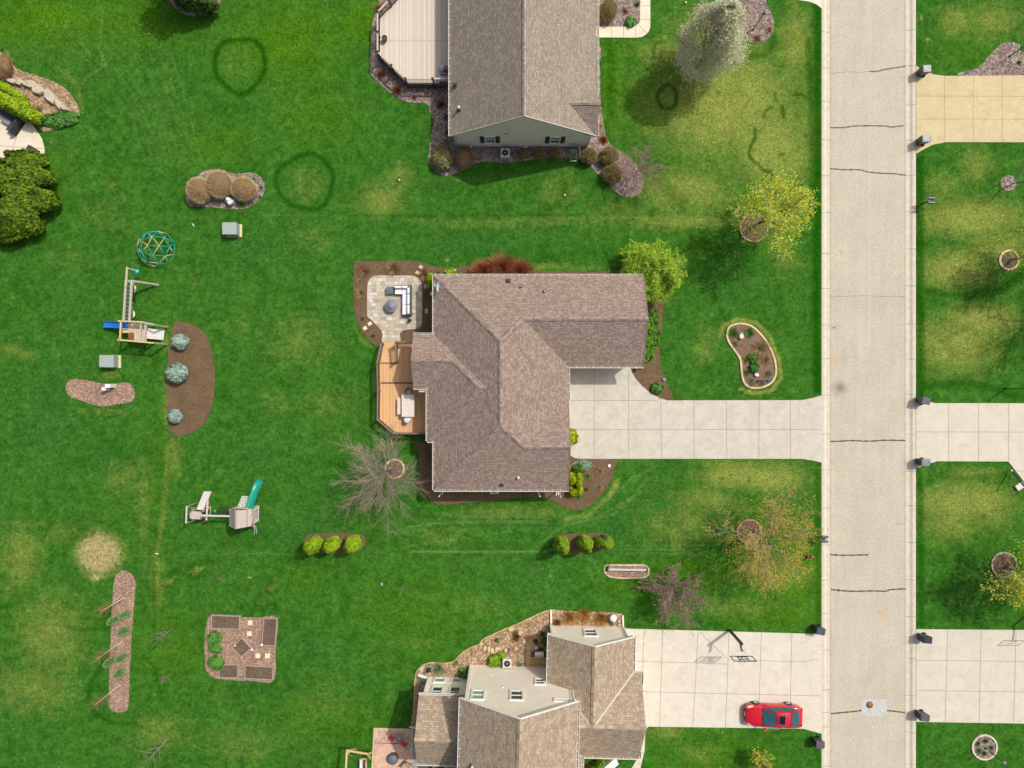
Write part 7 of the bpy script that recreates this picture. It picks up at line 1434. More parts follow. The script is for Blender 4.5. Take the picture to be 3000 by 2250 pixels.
# bushes --------------------------------------------------------------------
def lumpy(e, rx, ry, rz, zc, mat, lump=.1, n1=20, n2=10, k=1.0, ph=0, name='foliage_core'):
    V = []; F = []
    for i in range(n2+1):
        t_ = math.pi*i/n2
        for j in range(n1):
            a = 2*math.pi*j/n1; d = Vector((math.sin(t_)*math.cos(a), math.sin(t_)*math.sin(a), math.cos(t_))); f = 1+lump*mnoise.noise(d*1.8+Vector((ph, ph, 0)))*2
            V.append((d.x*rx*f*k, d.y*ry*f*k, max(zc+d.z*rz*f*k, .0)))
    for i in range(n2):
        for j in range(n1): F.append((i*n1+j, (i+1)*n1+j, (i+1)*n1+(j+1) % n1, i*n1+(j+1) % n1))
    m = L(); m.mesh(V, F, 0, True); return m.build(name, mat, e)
def shellpts(n, rx, ry, rz, zc, lump, ph, r0=.86, r1=1.05):
    D = rnd_unit(n); D = D[D[:, 2] > -.45]; f = np.array([1+lump*mnoise.noise(Vector(d)*1.8+Vector((ph, ph, 0)))*2 for d in D])[:, None]*RNG.uniform(r0, r1, (len(D), 1))
    C = D*np.array([rx, ry, rz])*f+np.array([0, 0, zc]); ok = C[:, 2] > .01; Nn = D/np.array([rx, ry, rz]); Nn /= np.linalg.norm(Nn, axis=1, keepdims=True); return C[ok], Nn[ok]
def bush(name, label, px, py, rx, ry, h, leaf, core, group=None, n=1500, sz=.07, kind='leaf', lump=.1, rz=0, cat='shrub', gz=.0):
    p = P(px, py, h*.55); e = thing(name, label, cat, (p.x, p.y, gz), R(rz), group); ph = (px*13+py*7) % 17; rx, ry = rx/PPM, ry/PPM
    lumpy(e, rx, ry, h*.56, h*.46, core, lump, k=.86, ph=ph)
    C, Nn = shellpts(n, rx, ry, h*.56, h*.46, lump, ph)
    if kind == 'leaf':
        nr = Nn+rnd_unit(len(C))*.7; nr /= np.linalg.norm(nr, axis=1, keepdims=True); u = perp(nr); v = np.cross(nr, u); s = RNG.uniform(.6, 1.3, (len(C), 1))*sz; quads_obj('foliage', C, u*s*.5, v*s*.7, leaf, e)
    else:
        d = Nn+rnd_unit(len(C))*(.45 if kind == 'spike' else .8); d /= np.linalg.norm(d, axis=1, keepdims=True); u = perp(d); s = RNG.uniform(.6, 1.3, (len(C), 1))*sz; C = C-Nn*sz*.8; quads_obj('foliage', C, u*s*.14, d*s*1.9, leaf, e, tri=True)
    return e
def tuft(name, label, px, py, r, h, leaf, group=None, n=160, wd=.02, cat='plant', spread=1.0):
    p = P(px, py, h*.4); e = thing(name, label, cat, (p.x, p.y, .03), 0, group); r = r/PPM; a = RNG.uniform(0, 2*math.pi, n); rr = np.sqrt(RNG.uniform(0, 1, n)); c = np.stack([np.cos(a)*rr*r*.35, np.sin(a)*rr*r*.35, np.zeros(n)], -1)
    d = np.stack([np.cos(a)*rr*r*spread, np.sin(a)*rr*r*spread, h*(1.1-.6*rr)*RNG.uniform(.7, 1.1, n)], -1)+RNG.normal(0, r*.12, (n, 3)); d[:, 2] = np.abs(d[:, 2]); u = perp(d)*wd*RNG.uniform(.6, 1.4, (n, 1)); o = quads_obj('leaves', c, u, d, leaf, e, tri=True); return e
lf = leafmat
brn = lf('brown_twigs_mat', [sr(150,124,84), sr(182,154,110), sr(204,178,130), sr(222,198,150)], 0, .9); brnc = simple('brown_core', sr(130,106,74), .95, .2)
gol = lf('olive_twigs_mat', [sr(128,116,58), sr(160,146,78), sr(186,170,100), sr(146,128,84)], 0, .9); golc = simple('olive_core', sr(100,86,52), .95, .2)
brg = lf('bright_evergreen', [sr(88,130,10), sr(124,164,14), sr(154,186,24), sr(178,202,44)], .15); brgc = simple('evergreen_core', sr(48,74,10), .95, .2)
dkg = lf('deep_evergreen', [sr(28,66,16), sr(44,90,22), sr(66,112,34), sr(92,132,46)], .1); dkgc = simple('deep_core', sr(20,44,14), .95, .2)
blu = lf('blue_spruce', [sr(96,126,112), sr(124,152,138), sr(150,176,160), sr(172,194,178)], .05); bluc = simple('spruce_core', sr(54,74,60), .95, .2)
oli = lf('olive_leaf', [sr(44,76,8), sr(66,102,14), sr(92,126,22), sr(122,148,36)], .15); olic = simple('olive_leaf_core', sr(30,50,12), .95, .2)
for px, py, r1, r2, lb in [(581,556,36,39,'left rounded light brown twiggy shrub in the grey mulch oval'), (640,538,40,42,'middle rounded light brown twiggy shrub, largest of the three in the oval'), (712,551,38,36,'right rounded light brown twiggy shrub in the grey mulch oval')]:
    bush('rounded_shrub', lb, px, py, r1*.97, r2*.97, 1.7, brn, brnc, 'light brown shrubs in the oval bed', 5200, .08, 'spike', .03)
bush('rounded_shrub', 'pale green-tan round shrub at the south-west corner of the top house', 1296, 461, 29, 35, 1.3, lf('pale_green_tan', [sr(112,124,62), sr(140,148,84), sr(164,164,108), sr(176,150,112)], .1), simple('palegreen_core', sr(84,90,50), .95), None, 3400, .07, 'leaf', .04)
bush('rounded_shrub', 'wide flat-topped brown shrub next to the pale green one by the top house', 1357, 462, 27, 32, 1.2, lf('dull_brown', [sr(118,94,62), sr(146,120,82), sr(170,144,104)], 0, .9), brnc, None, 3000, .07, 'spike', .05)
for px, py, r_, lb in [(1532,450,17,'left of three small golden shrubs below the top gable'), (1577,449,15,'middle of three small golden shrubs below the top gable'), (1622,448,17,'right of three small golden shrubs below the top gable')]: bush('golden_shrub', lb, px, py, r_, r_*.9, .7, lf('golden_brown', [sr(112,86,32), sr(146,114,50), sr(170,138,68)], 0, .9), golc, 'small golden shrubs under the gable windows', 900, .07, 'spike', .1)
for px, py, r_, lb in [(1726,454,23,'olive-brown shrub closest to the south-east corner of the top house'), (1784,454,27,'olive-brown shrub at the right of the group in the narrowing mulch bed'), (1795,508,28,'olive-brown shrub farthest down the narrowing mulch bed')]: bush('twiggy_shrub', lb, px, py, r_, r_*.95, 1.4, gol, golc, 'olive-brown shrubs south-east of the top house', 2600, .10, 'spike', .12)
bush('twiggy_shrub', 'large olive shrub cut by the top edge, between the top house and the entry path', 1784, 27, 26, 34, 1.3, gol, golc, None, 2600, .08, 'spike', .05)
for i, (px, py, r1, r2, h, lb, g_) in enumerate([(917,1598,26,25,3.3,'left of the three bright green conical evergreens in the bed below the bare tree','bright evergreens in the left mulch bed'),(972,1596,24,23,3.1,'middle of the three bright green conical evergreens in the bed below the bare tree','bright evergreens in the left mulch bed'),(1032,1595,25,26,3.0,'right of the three bright green conical evergreens in the bed below the bare tree','bright evergreens in the left mulch bed'),
    (1646,1599,25,25,3.5,'left of the three green evergreens in the bed south of the middle house','evergreens in the right mulch bed'),(1715,1594,25,25,3.2,'middle of the three green evergreens in the bed south of the middle house','evergreens in the right mulch bed'),(1770,1590,27,23,2.6,'right, double-headed evergreen in the bed south of the middle house','evergreens in the right mulch bed')]):
    p = P(px, py, h*.42); e = thing('evergreen', lb, 'shrub', (p.x, p.y, .03), 0, g_); R1, R2 = r1/PPM*.86, r2/PPM*.86; n = 3600; z = RNG.uniform(0, 1, n); pr = np.interp(z, [0,.08,.3,.6,.85,1], [.6,.85,1,.88,.58,.12]); a = RNG.uniform(0, 2*math.pi, n); lm = 1+.10*np.sin(5*a+3*z+i)+.06*np.sin(9*a-5*z)
    if i == 5: lm = 1+.22*np.cos(2*a)
    q = RNG.uniform(.86, 1.03, n); C = np.stack([np.cos(a)*pr*R1*lm*q, np.sin(a)*pr*R2*lm*q, z*h], -1); nn = np.stack([np.cos(a), np.sin(a), np.full(n, .5)], -1)+rnd_unit(n)*.6; nn /= np.linalg.norm(nn, axis=1, keepdims=True); u = perp(nn); v = np.cross(nn, u); s = RNG.uniform(.6, 1.3, (n, 1))*.075
    quads_obj('foliage', C, u*s*.5, v*s*.8, lf('lime_evergreen', [sr(76,118,8), sr(106,148,12), sr(136,172,20), sr(162,190,40)], .15) if i < 3 else lf('mid_evergreen', [sr(66,112,12), sr(98,142,18), sr(128,166,28), sr(156,184,46)], .15), e)
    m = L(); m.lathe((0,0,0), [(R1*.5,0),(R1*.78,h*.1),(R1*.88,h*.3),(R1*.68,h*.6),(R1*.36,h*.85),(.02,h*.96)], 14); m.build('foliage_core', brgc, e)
for px, py, r_, h, lb in [(525,1000,25,1.1,'blue spruce at the top of the brown kidney bed'), (517,1093,32,1.5,'blue spruce in the middle of the brown kidney bed, largest of the three'), (511,1219,22,1.0,'smallest blue spruce at the bottom of the brown kidney bed')]:
    bush('blue_spruce', lb, px, py, r_*.85, r_*.85, h, blu, bluc, 'blue spruces in the brown kidney bed', 2600, .10, 'leaf', .12); 
    e = [o for o in bpy.data.objects if o.get('label') == lb][0]; S_ = []; random.seed(px)
    for k in range(260):
        a = random.uniform(0, 6.28); t_ = random.uniform(.05, 1); r0 = r_/PPM*.78; z0_ = h*(.15+.8*t_); rr2 = r0*(1.05-.75*t_); o = (math.cos(a)*rr2*.5, math.sin(a)*rr2*.5, z0_); q = (math.cos(a)*rr2*1.18, math.sin(a)*rr2*1.18, z0_+.08); S_.append((*o, *q, .035, .015))
    segs_obj('branch_tips', S_, blu, e, 4)
# main house foundation plants
bush('columnar_evergreen', 'bright green evergreen at the north-west corner of the middle house beside the dish', 1263, 826, 13, 26, 2.4, brg, brgc, None, 1800, .08, 'leaf', .1)
bush('evergreen', 'bright green evergreen peeking out behind the north gutter of the middle house', 1317, 801, 18, 14, 1.6, brg, brgc, None, 1200, .08, 'leaf', .1)
bush('evergreen', 'bright yellow-green evergreen on the driveway corner by the east wall of the middle house', 1672, 1281, 22, 24, 1.9, lf('gold_evergreen', [sr(98,138,8), sr(134,166,12), sr(166,186,18), sr(188,200,36)], .15), brgc, None, 2600, .08, 'leaf', .14)
for px, py, r1, r2, h, lb in [(1677,1402,15,17,1.5,'upper left head of the clustered golden evergreens by the south-east corner'), (1695,1407,12,22,1.6,'tall right head of the clustered golden evergreens by the south-east corner'), (1671,1428,7,8,.9,'smallest head of the clustered golden evergreens, against the wall'), (1681,1441,13,13,1.1,'lower left head of the clustered golden evergreens'), (1697,1437,10,12,1.2,'lower right head of the clustered golden evergreens')]:
    bush('golden_evergreen', lb, px, py, r1, r2, h, bpy.data.materials['gold_evergreen'], brgc, 'clustered golden evergreens', 1300, .07, 'leaf', .1)
for px, py, r1, r2, lb in [(1908,932,18,24,'upper green juniper mound along the east garage wall'), (1907,968,22,22,'upper middle juniper mound along the east garage wall'), (1906,1000,24,24,'lower middle juniper mound along the east garage wall'), (1896,1034,19,24,'lowest juniper mound along the east garage wall')]:
    bush('juniper', lb, px, py, r1, r2, .9, lf('juniper_green', [sr(36,92,22), sr(56,118,30), sr(80,142,36), sr(116,164,40)], .15), dkgc, 'junipers along the garage', 1600, .11, 'leaf', .22)
# red dogwood
for k, (px, py, r_, lb) in enumerate([(1418,795,30,'left part of the red-stemmed dogwood row behind the middle house'), (1470,784,40,'central and largest red-stemmed dogwood behind the middle house'), (1525,795,32,'right red-stemmed dogwood behind the middle house')]):
    b_ = G(px, py-4, .7); e = thing('dogwood', lb, 'shrub', (b_.x, b_.y, .03), 0, 'red-stemmed dogwoods'); S_ = []; random.seed(90+k); rr2 = r_/PPM
    for _ in range(560):
        a = random.uniform(0, 6.28); q0 = random.random()**.5; o = Vector((math.cos(a)*q0*.3*rr2, math.sin(a)*q0*.22*rr2, 0)); t_ = o+Vector((math.cos(a)*q0*rr2*1.1, math.sin(a)*q0*rr2*.85, 1.8*(1.15-.5*q0)))+Vector((random.gauss(0,.1), random.gauss(0,.1), 0)); mdl = o.lerp(t_, .5)+Vector((0,0,.12))
        S_ += [(*o, *mdl, .012, .009), (*mdl, *t_, .009, .005), (*mdl, *(mdl.lerp(t_, .8)+Vector((random.gauss(0,.12), random.gauss(0,.12), .05))), .007, .004)]
    segs_obj('stems', S_, lf('red_stem', [sr(172,84,70), sr(200,104,88), sr(216,134,116), sr(196,146,108)], 0, .8), e, 3)
# hedge / shrubs on the left
for px, py, r1, r2, h, rz, lb in [(18,262,66,15,1.8,-30,'upper row of the clipped bright green evergreen hedge at the left edge'), (38,305,86,27,2.0,-32,'lower, wider clipped bright green evergreen hedge behind the charcoal sofa')]:
    bush('hedge', lb, px, py, r1, r2, h, brg, brgc, 'clipped hedges at the left edge', 8000, .09, 'leaf', .08, rz, 'hedge')
for px, py, r1, r2, h, lb in [(75,480,72,38,2.4,'uppermost lobe of the big dark green shrub mass on the left edge'), (45,520,98,55,2.6,'second lobe of the big dark green shrub mass on the left edge'), (62,575,85,56,2.7,'third lobe of the big dark green shrub mass on the left edge'), (28,630,86,62,2.6,'lowest large lobe of the big dark green shrub mass on the left edge'), (20,680,55,30,1.8,'small bottom lobe of the big dark green shrub mass')]:
    bush('large_shrub', lb, px, py, r1*.92, r2*.92, h, oli, olic, 'big green shrubs at the left edge', 8500, .13, 'leaf', .26)
bush('twiggy_shrub', 'reddish twiggy shrub at the left edge above the clipped hedge', 5, 195, 28, 34, 1.2, lf('red_brown_twigs', [sr(120,84,62), sr(150,108,82), sr(172,132,100)], 0, .9), brnc, None, 1800, .10, 'spike', .15)
for px, py, r_, lb in [(168,352,48,'green ground-cover patch between the boulders and the pale patio'), (205,338,22,'small green ground-cover patch at the tip of the boulder bed'), (118,352,26,'green ground-cover plant touching the clipped hedge')]: bush('ground_cover', lb, px, py, r_, r_*.45, .4, lf('fresh_leaf', [sr(58,112,36), sr(82,140,52), sr(112,164,76)], .2), dkgc, 'ground-cover patches in the boulder bed', 1500, .09, 'leaf', .2, 0, 'plant')
tuft('dry_grass', 'dry straw-coloured grass clump between the boulders and the clipped hedge', 108, 322, 16, .5, lf('straw', [sr(150,126,82), sr(180,156,104), sr(206,184,134)], .1), None, 260)
def boulder(name, label, outl, h, mat, group=None, cat='boulder', gz=.02):
    pts = [P(a, b, h*.8) for a, b in outl]; c = sum(pts, Vector())/len(pts); e_ = MB(); n = len(pts); V = []
    for z, k in ((0, 1.03), (h*.7, 1.0), (h, .86)): V += [((p_.x-c.x)*k, (p_.y-c.y)*k, z+(random.uniform(-.04, .04)*h if z else 0)) for p_ in pts]
    V.append((0, 0, h*1.03)); F = [(l*n+i, l*n+(i+1) % n, (l+1)*n+(i+1) % n, (l+1)*n+i) for l in range(2) for i in range(n)]+[(2*n+i, 2*n+(i+1) % n, 3*n) for i in range(n)]
    if (pts[1]-pts[0]).cross(pts[2]-pts[1]).z < 0: F = [tuple(reversed(f)) for f in F]
    m = L(); m.mesh(V, F); o = m.build(name, mat); o.location = (c.x, c.y, gz); return tag(o, label, cat, group)
t = NT('limestone'); t.base(t.ramp(t.noise(3, 6, .75), [(.3, sr(148,138,120)), (.5, sr(188,178,156)), (.7, sr(208,198,176))]), .95); t.bump(t.noise(7, 5, .7), .9, .08); lime = t.m
for o_, lb in [([(18,236),(22,230),(40,230),(52,236),(48,245),(36,246)],'flat limestone boulder nearest the left edge'), ([(49,236),(58,231),(68,235),(68,244),(58,250),(49,247)],'smallest limestone boulder, second from the left'), ([(68,240),(80,235),(96,236),(104,246),(101,260),(84,256),(68,250)],'third limestone boulder in the curved row'), ([(95,250),(108,244),(124,258),(129,270),(115,277),(98,272),(93,264)],'fourth, broad limestone boulder in the curved row'), ([(128,262),(140,258),(160,280),(163,292),(154,305),(140,296),(130,285)],'fifth limestone boulder in the curved row'), ([(160,286),(170,292),(195,314),(197,321),(188,324),(178,314),(174,322),(162,305)],'last limestone slab pointing down-right in the curved row')]:
    boulder('boulder', lb, o_, .4, lime, 'limestone boulders along the left bed')
# top spruce and its dark crown
e = tree('spruce_tree', 'dark evergreen tree cut by the top edge left of the beige deck', 562, -12, 6.0, 1.5, 'upright', barkd, barkd, dkg, 9000, .12, seed=61, trunk_h=4.2, trunk_r=.12)
bush('broad_evergreen', 'low spreading evergreen skirt under the tree at the top edge', 570, 2, 52, 22, 3.0, lf('olive_evergreen', [sr(56,80,26), sr(86,108,40), sr(118,136,60)], .1), dkgc, None, 3000, .12, 'leaf', .25)
# plants around: (kind, px, py, r, h, palette, label)
pal = dict(sageg=lf('iris_green', [sr(84,124,104), sr(120,152,116), sr(170,176,120)], .1), straw=bpy.data.materials['straw'], green=bpy.data.materials['fresh_leaf'], rust=lf('rusty_grass', [sr(120,72,34), sr(152,98,48), sr(176,128,70)], .1), orange=lf('orange_grass', [sr(150,104,40), sr(184,138,62), sr(206,168,92)], .1), sage=lf('sage', [sr(92,128,96), sr(120,152,116), sr(144,170,130)], .1), dark=dkg, lime=lf('lime_leaf', [sr(96,140,20), sr(132,168,30), sr(160,188,54)], .2), brown=lf('dead_brown', [sr(112,82,60), sr(140,106,78), sr(164,130,98)], 0), white=lf('white_flower', [sr(236,232,214), sr(244,240,226)], .1), yellow=lf('yellow_flower', [sr(226,196,70), sr(238,212,110)], .1))
for px, py, r, h, c_, lb, g_ in [
 (1148,784,19,.5,'straw','green-hearted shrub in the mulch north of the paver patio',None),(1153,786,22,.45,'brown','brown twigs around the green-hearted shrub north of the patio',None),(1101,783,8,.3,'straw','tiny straw clump north of the patio, right of the bare twigs',None),(1066,793,20,.35,'brown','bare brown twig clump at the north-west corner of the patio bed',None),
 (1057,858,16,.4,'straw','straw-brown clump west of the paver patio',None),(1052,822,7,.25,'straw','tiny straw plant west of the rounded patio corner',None),(1061.5,934,6,.25,'green','small green plant in mulch south-west of the patio',None),(1093,984,6,.25,'green','small green plant between path stones and deck',None),(1243,805,22,.3,'brown','flat brown twigs near the north-east patio corner',None),
 (1925,1137,16,.45,'green','leafy green plant in the mulch wedge beside the driveway',None),(1921,1132,14,.3,'straw','pale twigs around the plant in the driveway wedge',None),(1859,1084,6,.25,'dark','small dark evergreen sprig under the garage corner',None),(1876,1077,6,.25,'dark','second dark sprig beside the garage corner downspout',None),
 (1693,1371,15,.45,'dark','dark-leaved daffodil clump by the wall south of the driveway',None),(1694,1366,14,.5,'white','white daffodils on the dark clump south of the driveway',None),(1697,1387,9,.4,'yellow','yellow daffodils below the white ones south of the driveway',None),(1714,1362,17,.35,'sage','grey-green perennial strip in the bed south of the driveway',None),(1712,1352,9,.3,'rust','rusty perennial at the driveway edge of the south bed',None),
 (1758,1380,12,.35,'straw','straw and green rose bush near the white heart stone',None),(1721,1396,7,.25,'green','small green clump right of the golden evergreens, uppermost of three',None),(1718,1434,7,.25,'green','small green clump right of the golden evergreens, middle of three',None),(1695,1458,7,.25,'green','small green clump below the golden evergreens, lowest of three',None),(1757,1428,10,.35,'straw','dried flower clump on the outer edge of the south bed',None),
 (742,525,7,.25,'sage','small sage plant in the grey oval, uppermost of four',None),(764,549,7,.25,'sage','small sage plant at the right tip of the grey oval',None),(761,578,7,.25,'sage','small sage plant low in the right tip of the grey oval',None),(737,594,7,.25,'sage','small sage plant at the bottom of the grey oval',None),(708,600,10,.25,'green','green plant beside the pale pedestals in the grey oval',None),
 (1118,215,14,.5,'rust','rusty grass clump south-west of the beige deck, upper of two',None),(1163,262,14,.5,'rust','rusty grass clump south-west of the beige deck, lower of two',None),(1110,22,13,.5,'orange','orange grass clump beside the upper corner of the beige deck',None),(1213,285,7,.3,'rust','small rusty plant below the beige deck railing',None),(1290,305,12,.4,'rust','rusty plant in the dark bed west of the top house, upper of three',None),(1308,343,10,.35,'rust','rusty plant in the dark bed west of the top house, middle of three',None),(1310,387,8,.3,'rust','rusty plant in the dark bed west of the top house, lowest of three',None),
 (1752,371,12,.5,'orange','orange grass clump at the south-east corner of the top house eave',None),(1752,342,8,.4,'yellow','yellow-tinged grass beside the east eave of the top house',None),(1768,410,13,.4,'rust','rusty plant where the mulch bed narrows below the top house',None),
 (1751,130,9,.5,'green','green foliage clump along the east wall of the top house, first below the path',None),(1752,180,10,.6,'green','green foliage clump along the east wall, second below the path',None),(1751,228,9,.5,'green','green foliage clump along the east wall, third below the path',None),(1752,278,8,.5,'lime','light green foliage along the east wall, fourth below the path',None),
 (1848,64,14,.4,'green','green leafy plant inside the L-shaped path',None),(1868,12,9,.35,'green','green plant at the top inside edge of the entry path',None),(1833,32,10,.3,'brown','brown perennial in the bed inside the entry path',None),
 (2188,93,9,.35,'orange','orange-green plant beside the lamp post, left of three',None),(2219,112,12,.35,'straw','straw tuft at the bottom of the bed with the lamp post',None),(2253,85,11,.35,'orange','orange-green tuft at the right of the bed with the lamp post',None),
 (2232,1020,26,.8,'straw','large straw-coloured ornamental grass in the kidney-shaped garden bed',None),(2205,1048,13,.35,'green','spiky green plant left of the straw grass in the kidney bed',None),(2185,1056,11,.3,'lime','light green perennial on the inner curve of the kidney bed',None),(2210,1077,14,.4,'green','spiky green clump above the lower white stone in the kidney bed',None),(2187,1092,11,.3,'green','green perennial left of the lower white stone in the kidney bed',None),(2148,975,16,.25,'green','green sprouts at the top of the kidney bed',None),(2196,975,15,.25,'green','green sprouts right of the upper white stone in the kidney bed',None),(2153,1010,11,.25,'sage','sage sprouts on the left edge of the kidney bed',None),(2245,1055,14,.25,'straw','faint dry stalks right of centre in the kidney bed',None),
 (2201,1118,11,.25,'sage','sage cushion lowest left in the kidney bed',None),(2233,1122,11,.25,'sage','sage cushion beside the lamp post shadow in the kidney bed',None),(2252,1095,11,.3,'sage','sage cushion right of the lamp post in the kidney bed',None),
 (628,1868,18,.45,'green','leafy green plant on the left of the vegetable garden, uppermost of three',None),(630,1897,18,.45,'green','leafy green plant on the left of the vegetable garden, middle of three',None),(633,1942,21,.5,'green','leafy green plant on the left of the vegetable garden, largest and lowest',None),
 (1667,1812,22,.7,'orange','orange grass clump north of the two-storey house, left of three',None),(1712,1805,26,.8,'orange','largest orange grass clump north of the two-storey house',None),(1760,1815,24,.7,'orange','orange grass clump nearest the white garden ornament',None),(1632,1826,12,.4,'rust','rusty green plant against the garage wall base',None),(1790,1826,9,.3,'sage','grey-green plant below the white garden ornament',None),
 (1512,1868,12,.5,'rust','rust-coloured grass in the bed between lawn and two-storey house',None),(1510,1855,8,.3,'sage','grey-green plant above the rust-coloured grass',None),(1455,1876,8,.3,'green','green plant among the stones, upper left of the air conditioner',None),(1425,1904,8,.3,'green','green plant between two edging stones near the lawn',None),(1448,1938,18,.6,'lime','bright lime shrub left of the air conditioner by the two-storey house',None),(1470,1922,12,.4,'lime','lime perennial above the air conditioner',None),(1486,1906,9,.3,'sage','sage plant among the stones above the air conditioner',None),(1522,1948,9,.35,'sage','blue-green cabbage-like plant right of the air conditioner',None),
 (1283,1961,20,.42,'sageg','blue-green iris clump beside the hose reel',None),(1360,1972,13,.5,'green','round green shrub at the corner of the two-storey wall and sunroom',None),(1335,1941,9,.25,'lime','yellow-green sprouts on the lawn edge of the tan bed',None),(1600,1880,13,.6,'dark','dark green shrub beside the gas grill under the garage eave',None),(1570,1878,8,.3,'dark','small dark plant in the shaded bed above the grill patio',None),(1590,1857,8,.3,'dark','second dark plant in the shaded bed above the grill patio',None),(1229,1993,9,.25,'sage','grey-green plant left of the sunroom downspout',None),
 (1757,2236,14,.4,'lime','lime shrub in the front bed at the bottom edge',None),(1728,2240,9,.3,'rust','rusty shrub in the front bed at the bottom edge',None),(1822,2228,10,.3,'green','green plant in the front bed right of the white canopy',None),
 (1779,1662,8,.3,'green','small green plant at the left end of the rail bed',None),(1893,1672,6,.25,'green','small green plant at the right end of the rail bed',None),
 (2866,2180,8,.3,'green','small green clump in the round bed bottom right, left one',None),(2888,2172,8,.3,'green','small green clump in the round bed bottom right, top one',None),(2905,2192,8,.3,'green','small green clump in the round bed bottom right, right one',None),(2869,2200,8,.3,'green','small green clump in the round bed bottom right, lower left one',None),(2885,2208,8,.3,'green','small green clump in the round bed bottom right, bottom one',None),
 (2987,183,6,.25,'green','small green sprig in the weathered bed at the top right corner',None)]:
    if c_ in ('green','sage','dark','lime') and r >= 10 and h > .31: bush('leafy_plant', lb, px, py, r, r*.92, h, pal[c_], dkgc, g_, 420 if r < 16 else 1100, .10, 'leaf', .22, 0, 'plant', .03)
    else: tuft('perennial', lb, px, py, r*1.05, h, pal[c_], g_, 140 if r < 12 else 380, .014, 'plant')
# small conifers and pines along the long strip
for i, (px, py, r1, lb) in enumerate([(575,1672,20,'young evergreen seedling on the lawn, right of the other two'), (490,1706,16,'young evergreen seedling on the lawn, in the middle of three'), (467,1760,14,'young evergreen seedling on the lawn, lowest of three'), (797,1722,13,'small yellow-green shrub on the lawn right of the seedlings')]):
    bush('young_conifer', lb, px, py, r1, r1*.55, .8, lf('yellow_green_needles', [sr(80,120,20), sr(112,148,34), sr(144,170,60)], .1), simple('seedling_core', sr(84,122,34), .95), 'young conifers on the bottom left lawn', 420, .11, 'spike', .35, 32)
for i, (px, py, lb) in enumerate([(363,1803,'feathery young pine on the chip strip, right of the topmost pair'), (331,1819,'feathery young pine left of the strip edge near the top'), (361,1850,'feathery young pine in the strip above the middle birch'), (352,1929,'feathery young pine in the strip below the middle birch'), (319,1942,'dull green young pine on the lawn edge left of the strip'), (348,1974,'feathery young pine in the strip above the lowest birch')]):
    bush('young_pine', lb, px, py, 17, 10, 1.1, lf('pine_feather', [sr(104,144,80), sr(130,166,98), sr(158,188,124)], .1), simple('pine_core', sr(58,88,40), .95), 'young pines along the chip strip', 900, .10, 'spike', .1, 25)
# stones
wst = simple('white_rock', sr(216,204,196), .85, .1, 4, 0, .3)
def rstone(px, py, rx, ry, h, lb, mat=wst, grp=None, rot=0):
    o_ = [(px+(rx*math.cos(a)*math.cos(rot)-ry*math.sin(a)*math.sin(rot))*random.uniform(.88,1.1), py+(rx*math.cos(a)*math.sin(rot)+ry*math.sin(a)*math.cos(rot))*random.uniform(.88,1.1)) for a in np.linspace(0, 2*math.pi, 10)[:-1]]; return boulder('stone', lb, o_, h, mat, grp, 'stone', .03)
rstone(2172,985,7,9,.28,'larger white stone near the top of the kidney-shaped garden bed'); rstone(2217,1098,7,6,.22,'smaller white stone near the lamp post in the kidney-shaped garden bed', rot=.5)
tag(rstone(1785,1364.5,5,5,.12,'bright white heart-shaped stone near the lawn edge of the south bed', white), None); sg = simple('sandstone', sr(194,176,136), .9, .15, 4, 0, .3)
for px, py, rx, ry, lb in [(1497,1843,9,7,'pale boulder on the lawn edge of the tan bed'), (1524,1855,7,6,'flat pale stone right of the lawn-edge boulder'), (1421,1901,6,8,'left stone of the cluster near the lawn, upright'), (1432,1903,5,9,'second stone of the cluster near the lawn'), (1442,1907,6,9,'third stone of the cluster near the lawn'), (1455,1902,6,7,'fourth stone of the cluster near the lawn'), (1464,1900,5,5,'small stone at the right end of the cluster'), (1482,1905,6,7,'greyish stone above the lime perennial'), (1511,1900,5,5,'round stone left of the grill patio path'), (1535,1880,5,6,'stone above the left corner of the grill patio'), (1409,1887,6,5,'stone on the curved lawn edge of the tan bed'), (1731,1809,6,5,'pale stone between two orange grass clumps'), (1814,1821,4,4,'upper cream stone by the downspout at the garage corner'), (1815,1830,5,3,'lower cream stone by the downspout at the garage corner'), (1237,1962,10,9,'flat grey-pink stone left of the hose reel')]:
    rstone(px, py, rx, ry, .16, lb, sg, 'loose stones in the tan bed')
# pebble patch north of the house
m = MB(); random.seed(4)
for _ in range(60): c = P(random.uniform(1303,1335), random.uniform(789,798), .06); m.lathe((c.x,c.y,.03), [(.03,0),(.05,.03),(.03,.06),(.01,.065)], 6)
tag(m.build('pebbles', white), 'strip of white pebbles against the north gutter of the middle house', 'pebbles', None, 'stuff')
p = P(1292,797,.3); e = MB(); e.box((p.x,p.y,.16), (.22,.36,.3), .3); e.box((p.x,p.y,.33), (.26,.4,.04), .3); tag(e.build('storage_box', simple('brown_box', sr(92,70,60), .6)), 'small dark brown box beside the white pebbles', 'box')
p = P(1946.5,1111,.2); e = thing('garden_pot', 'small blue-rimmed round pot on the lawn edge of the driveway wedge', 'pot', (p.x, p.y, .03)); m = L(); m.lathe((0,0,0), [(.07,0),(.12,.2),(.125,.22),(.09,.22),(.07,.08),(.01,.08)], 18); m.build('pot', simple('blue_white_glaze', sr(168,170,214), .25), e)
p = P(1669,1367,.2); e = MB(); e.box((p.x,p.y,.1),(.24,.32,.16),-.3); e.box((p.x,p.y,.19),(.27,.35,.03),-.3); tag(e.build('terracotta_planter', simple('terracotta', sr(168,104,72), .8)), 'orange terracotta planter against the east wall south of the driveway', 'planter')
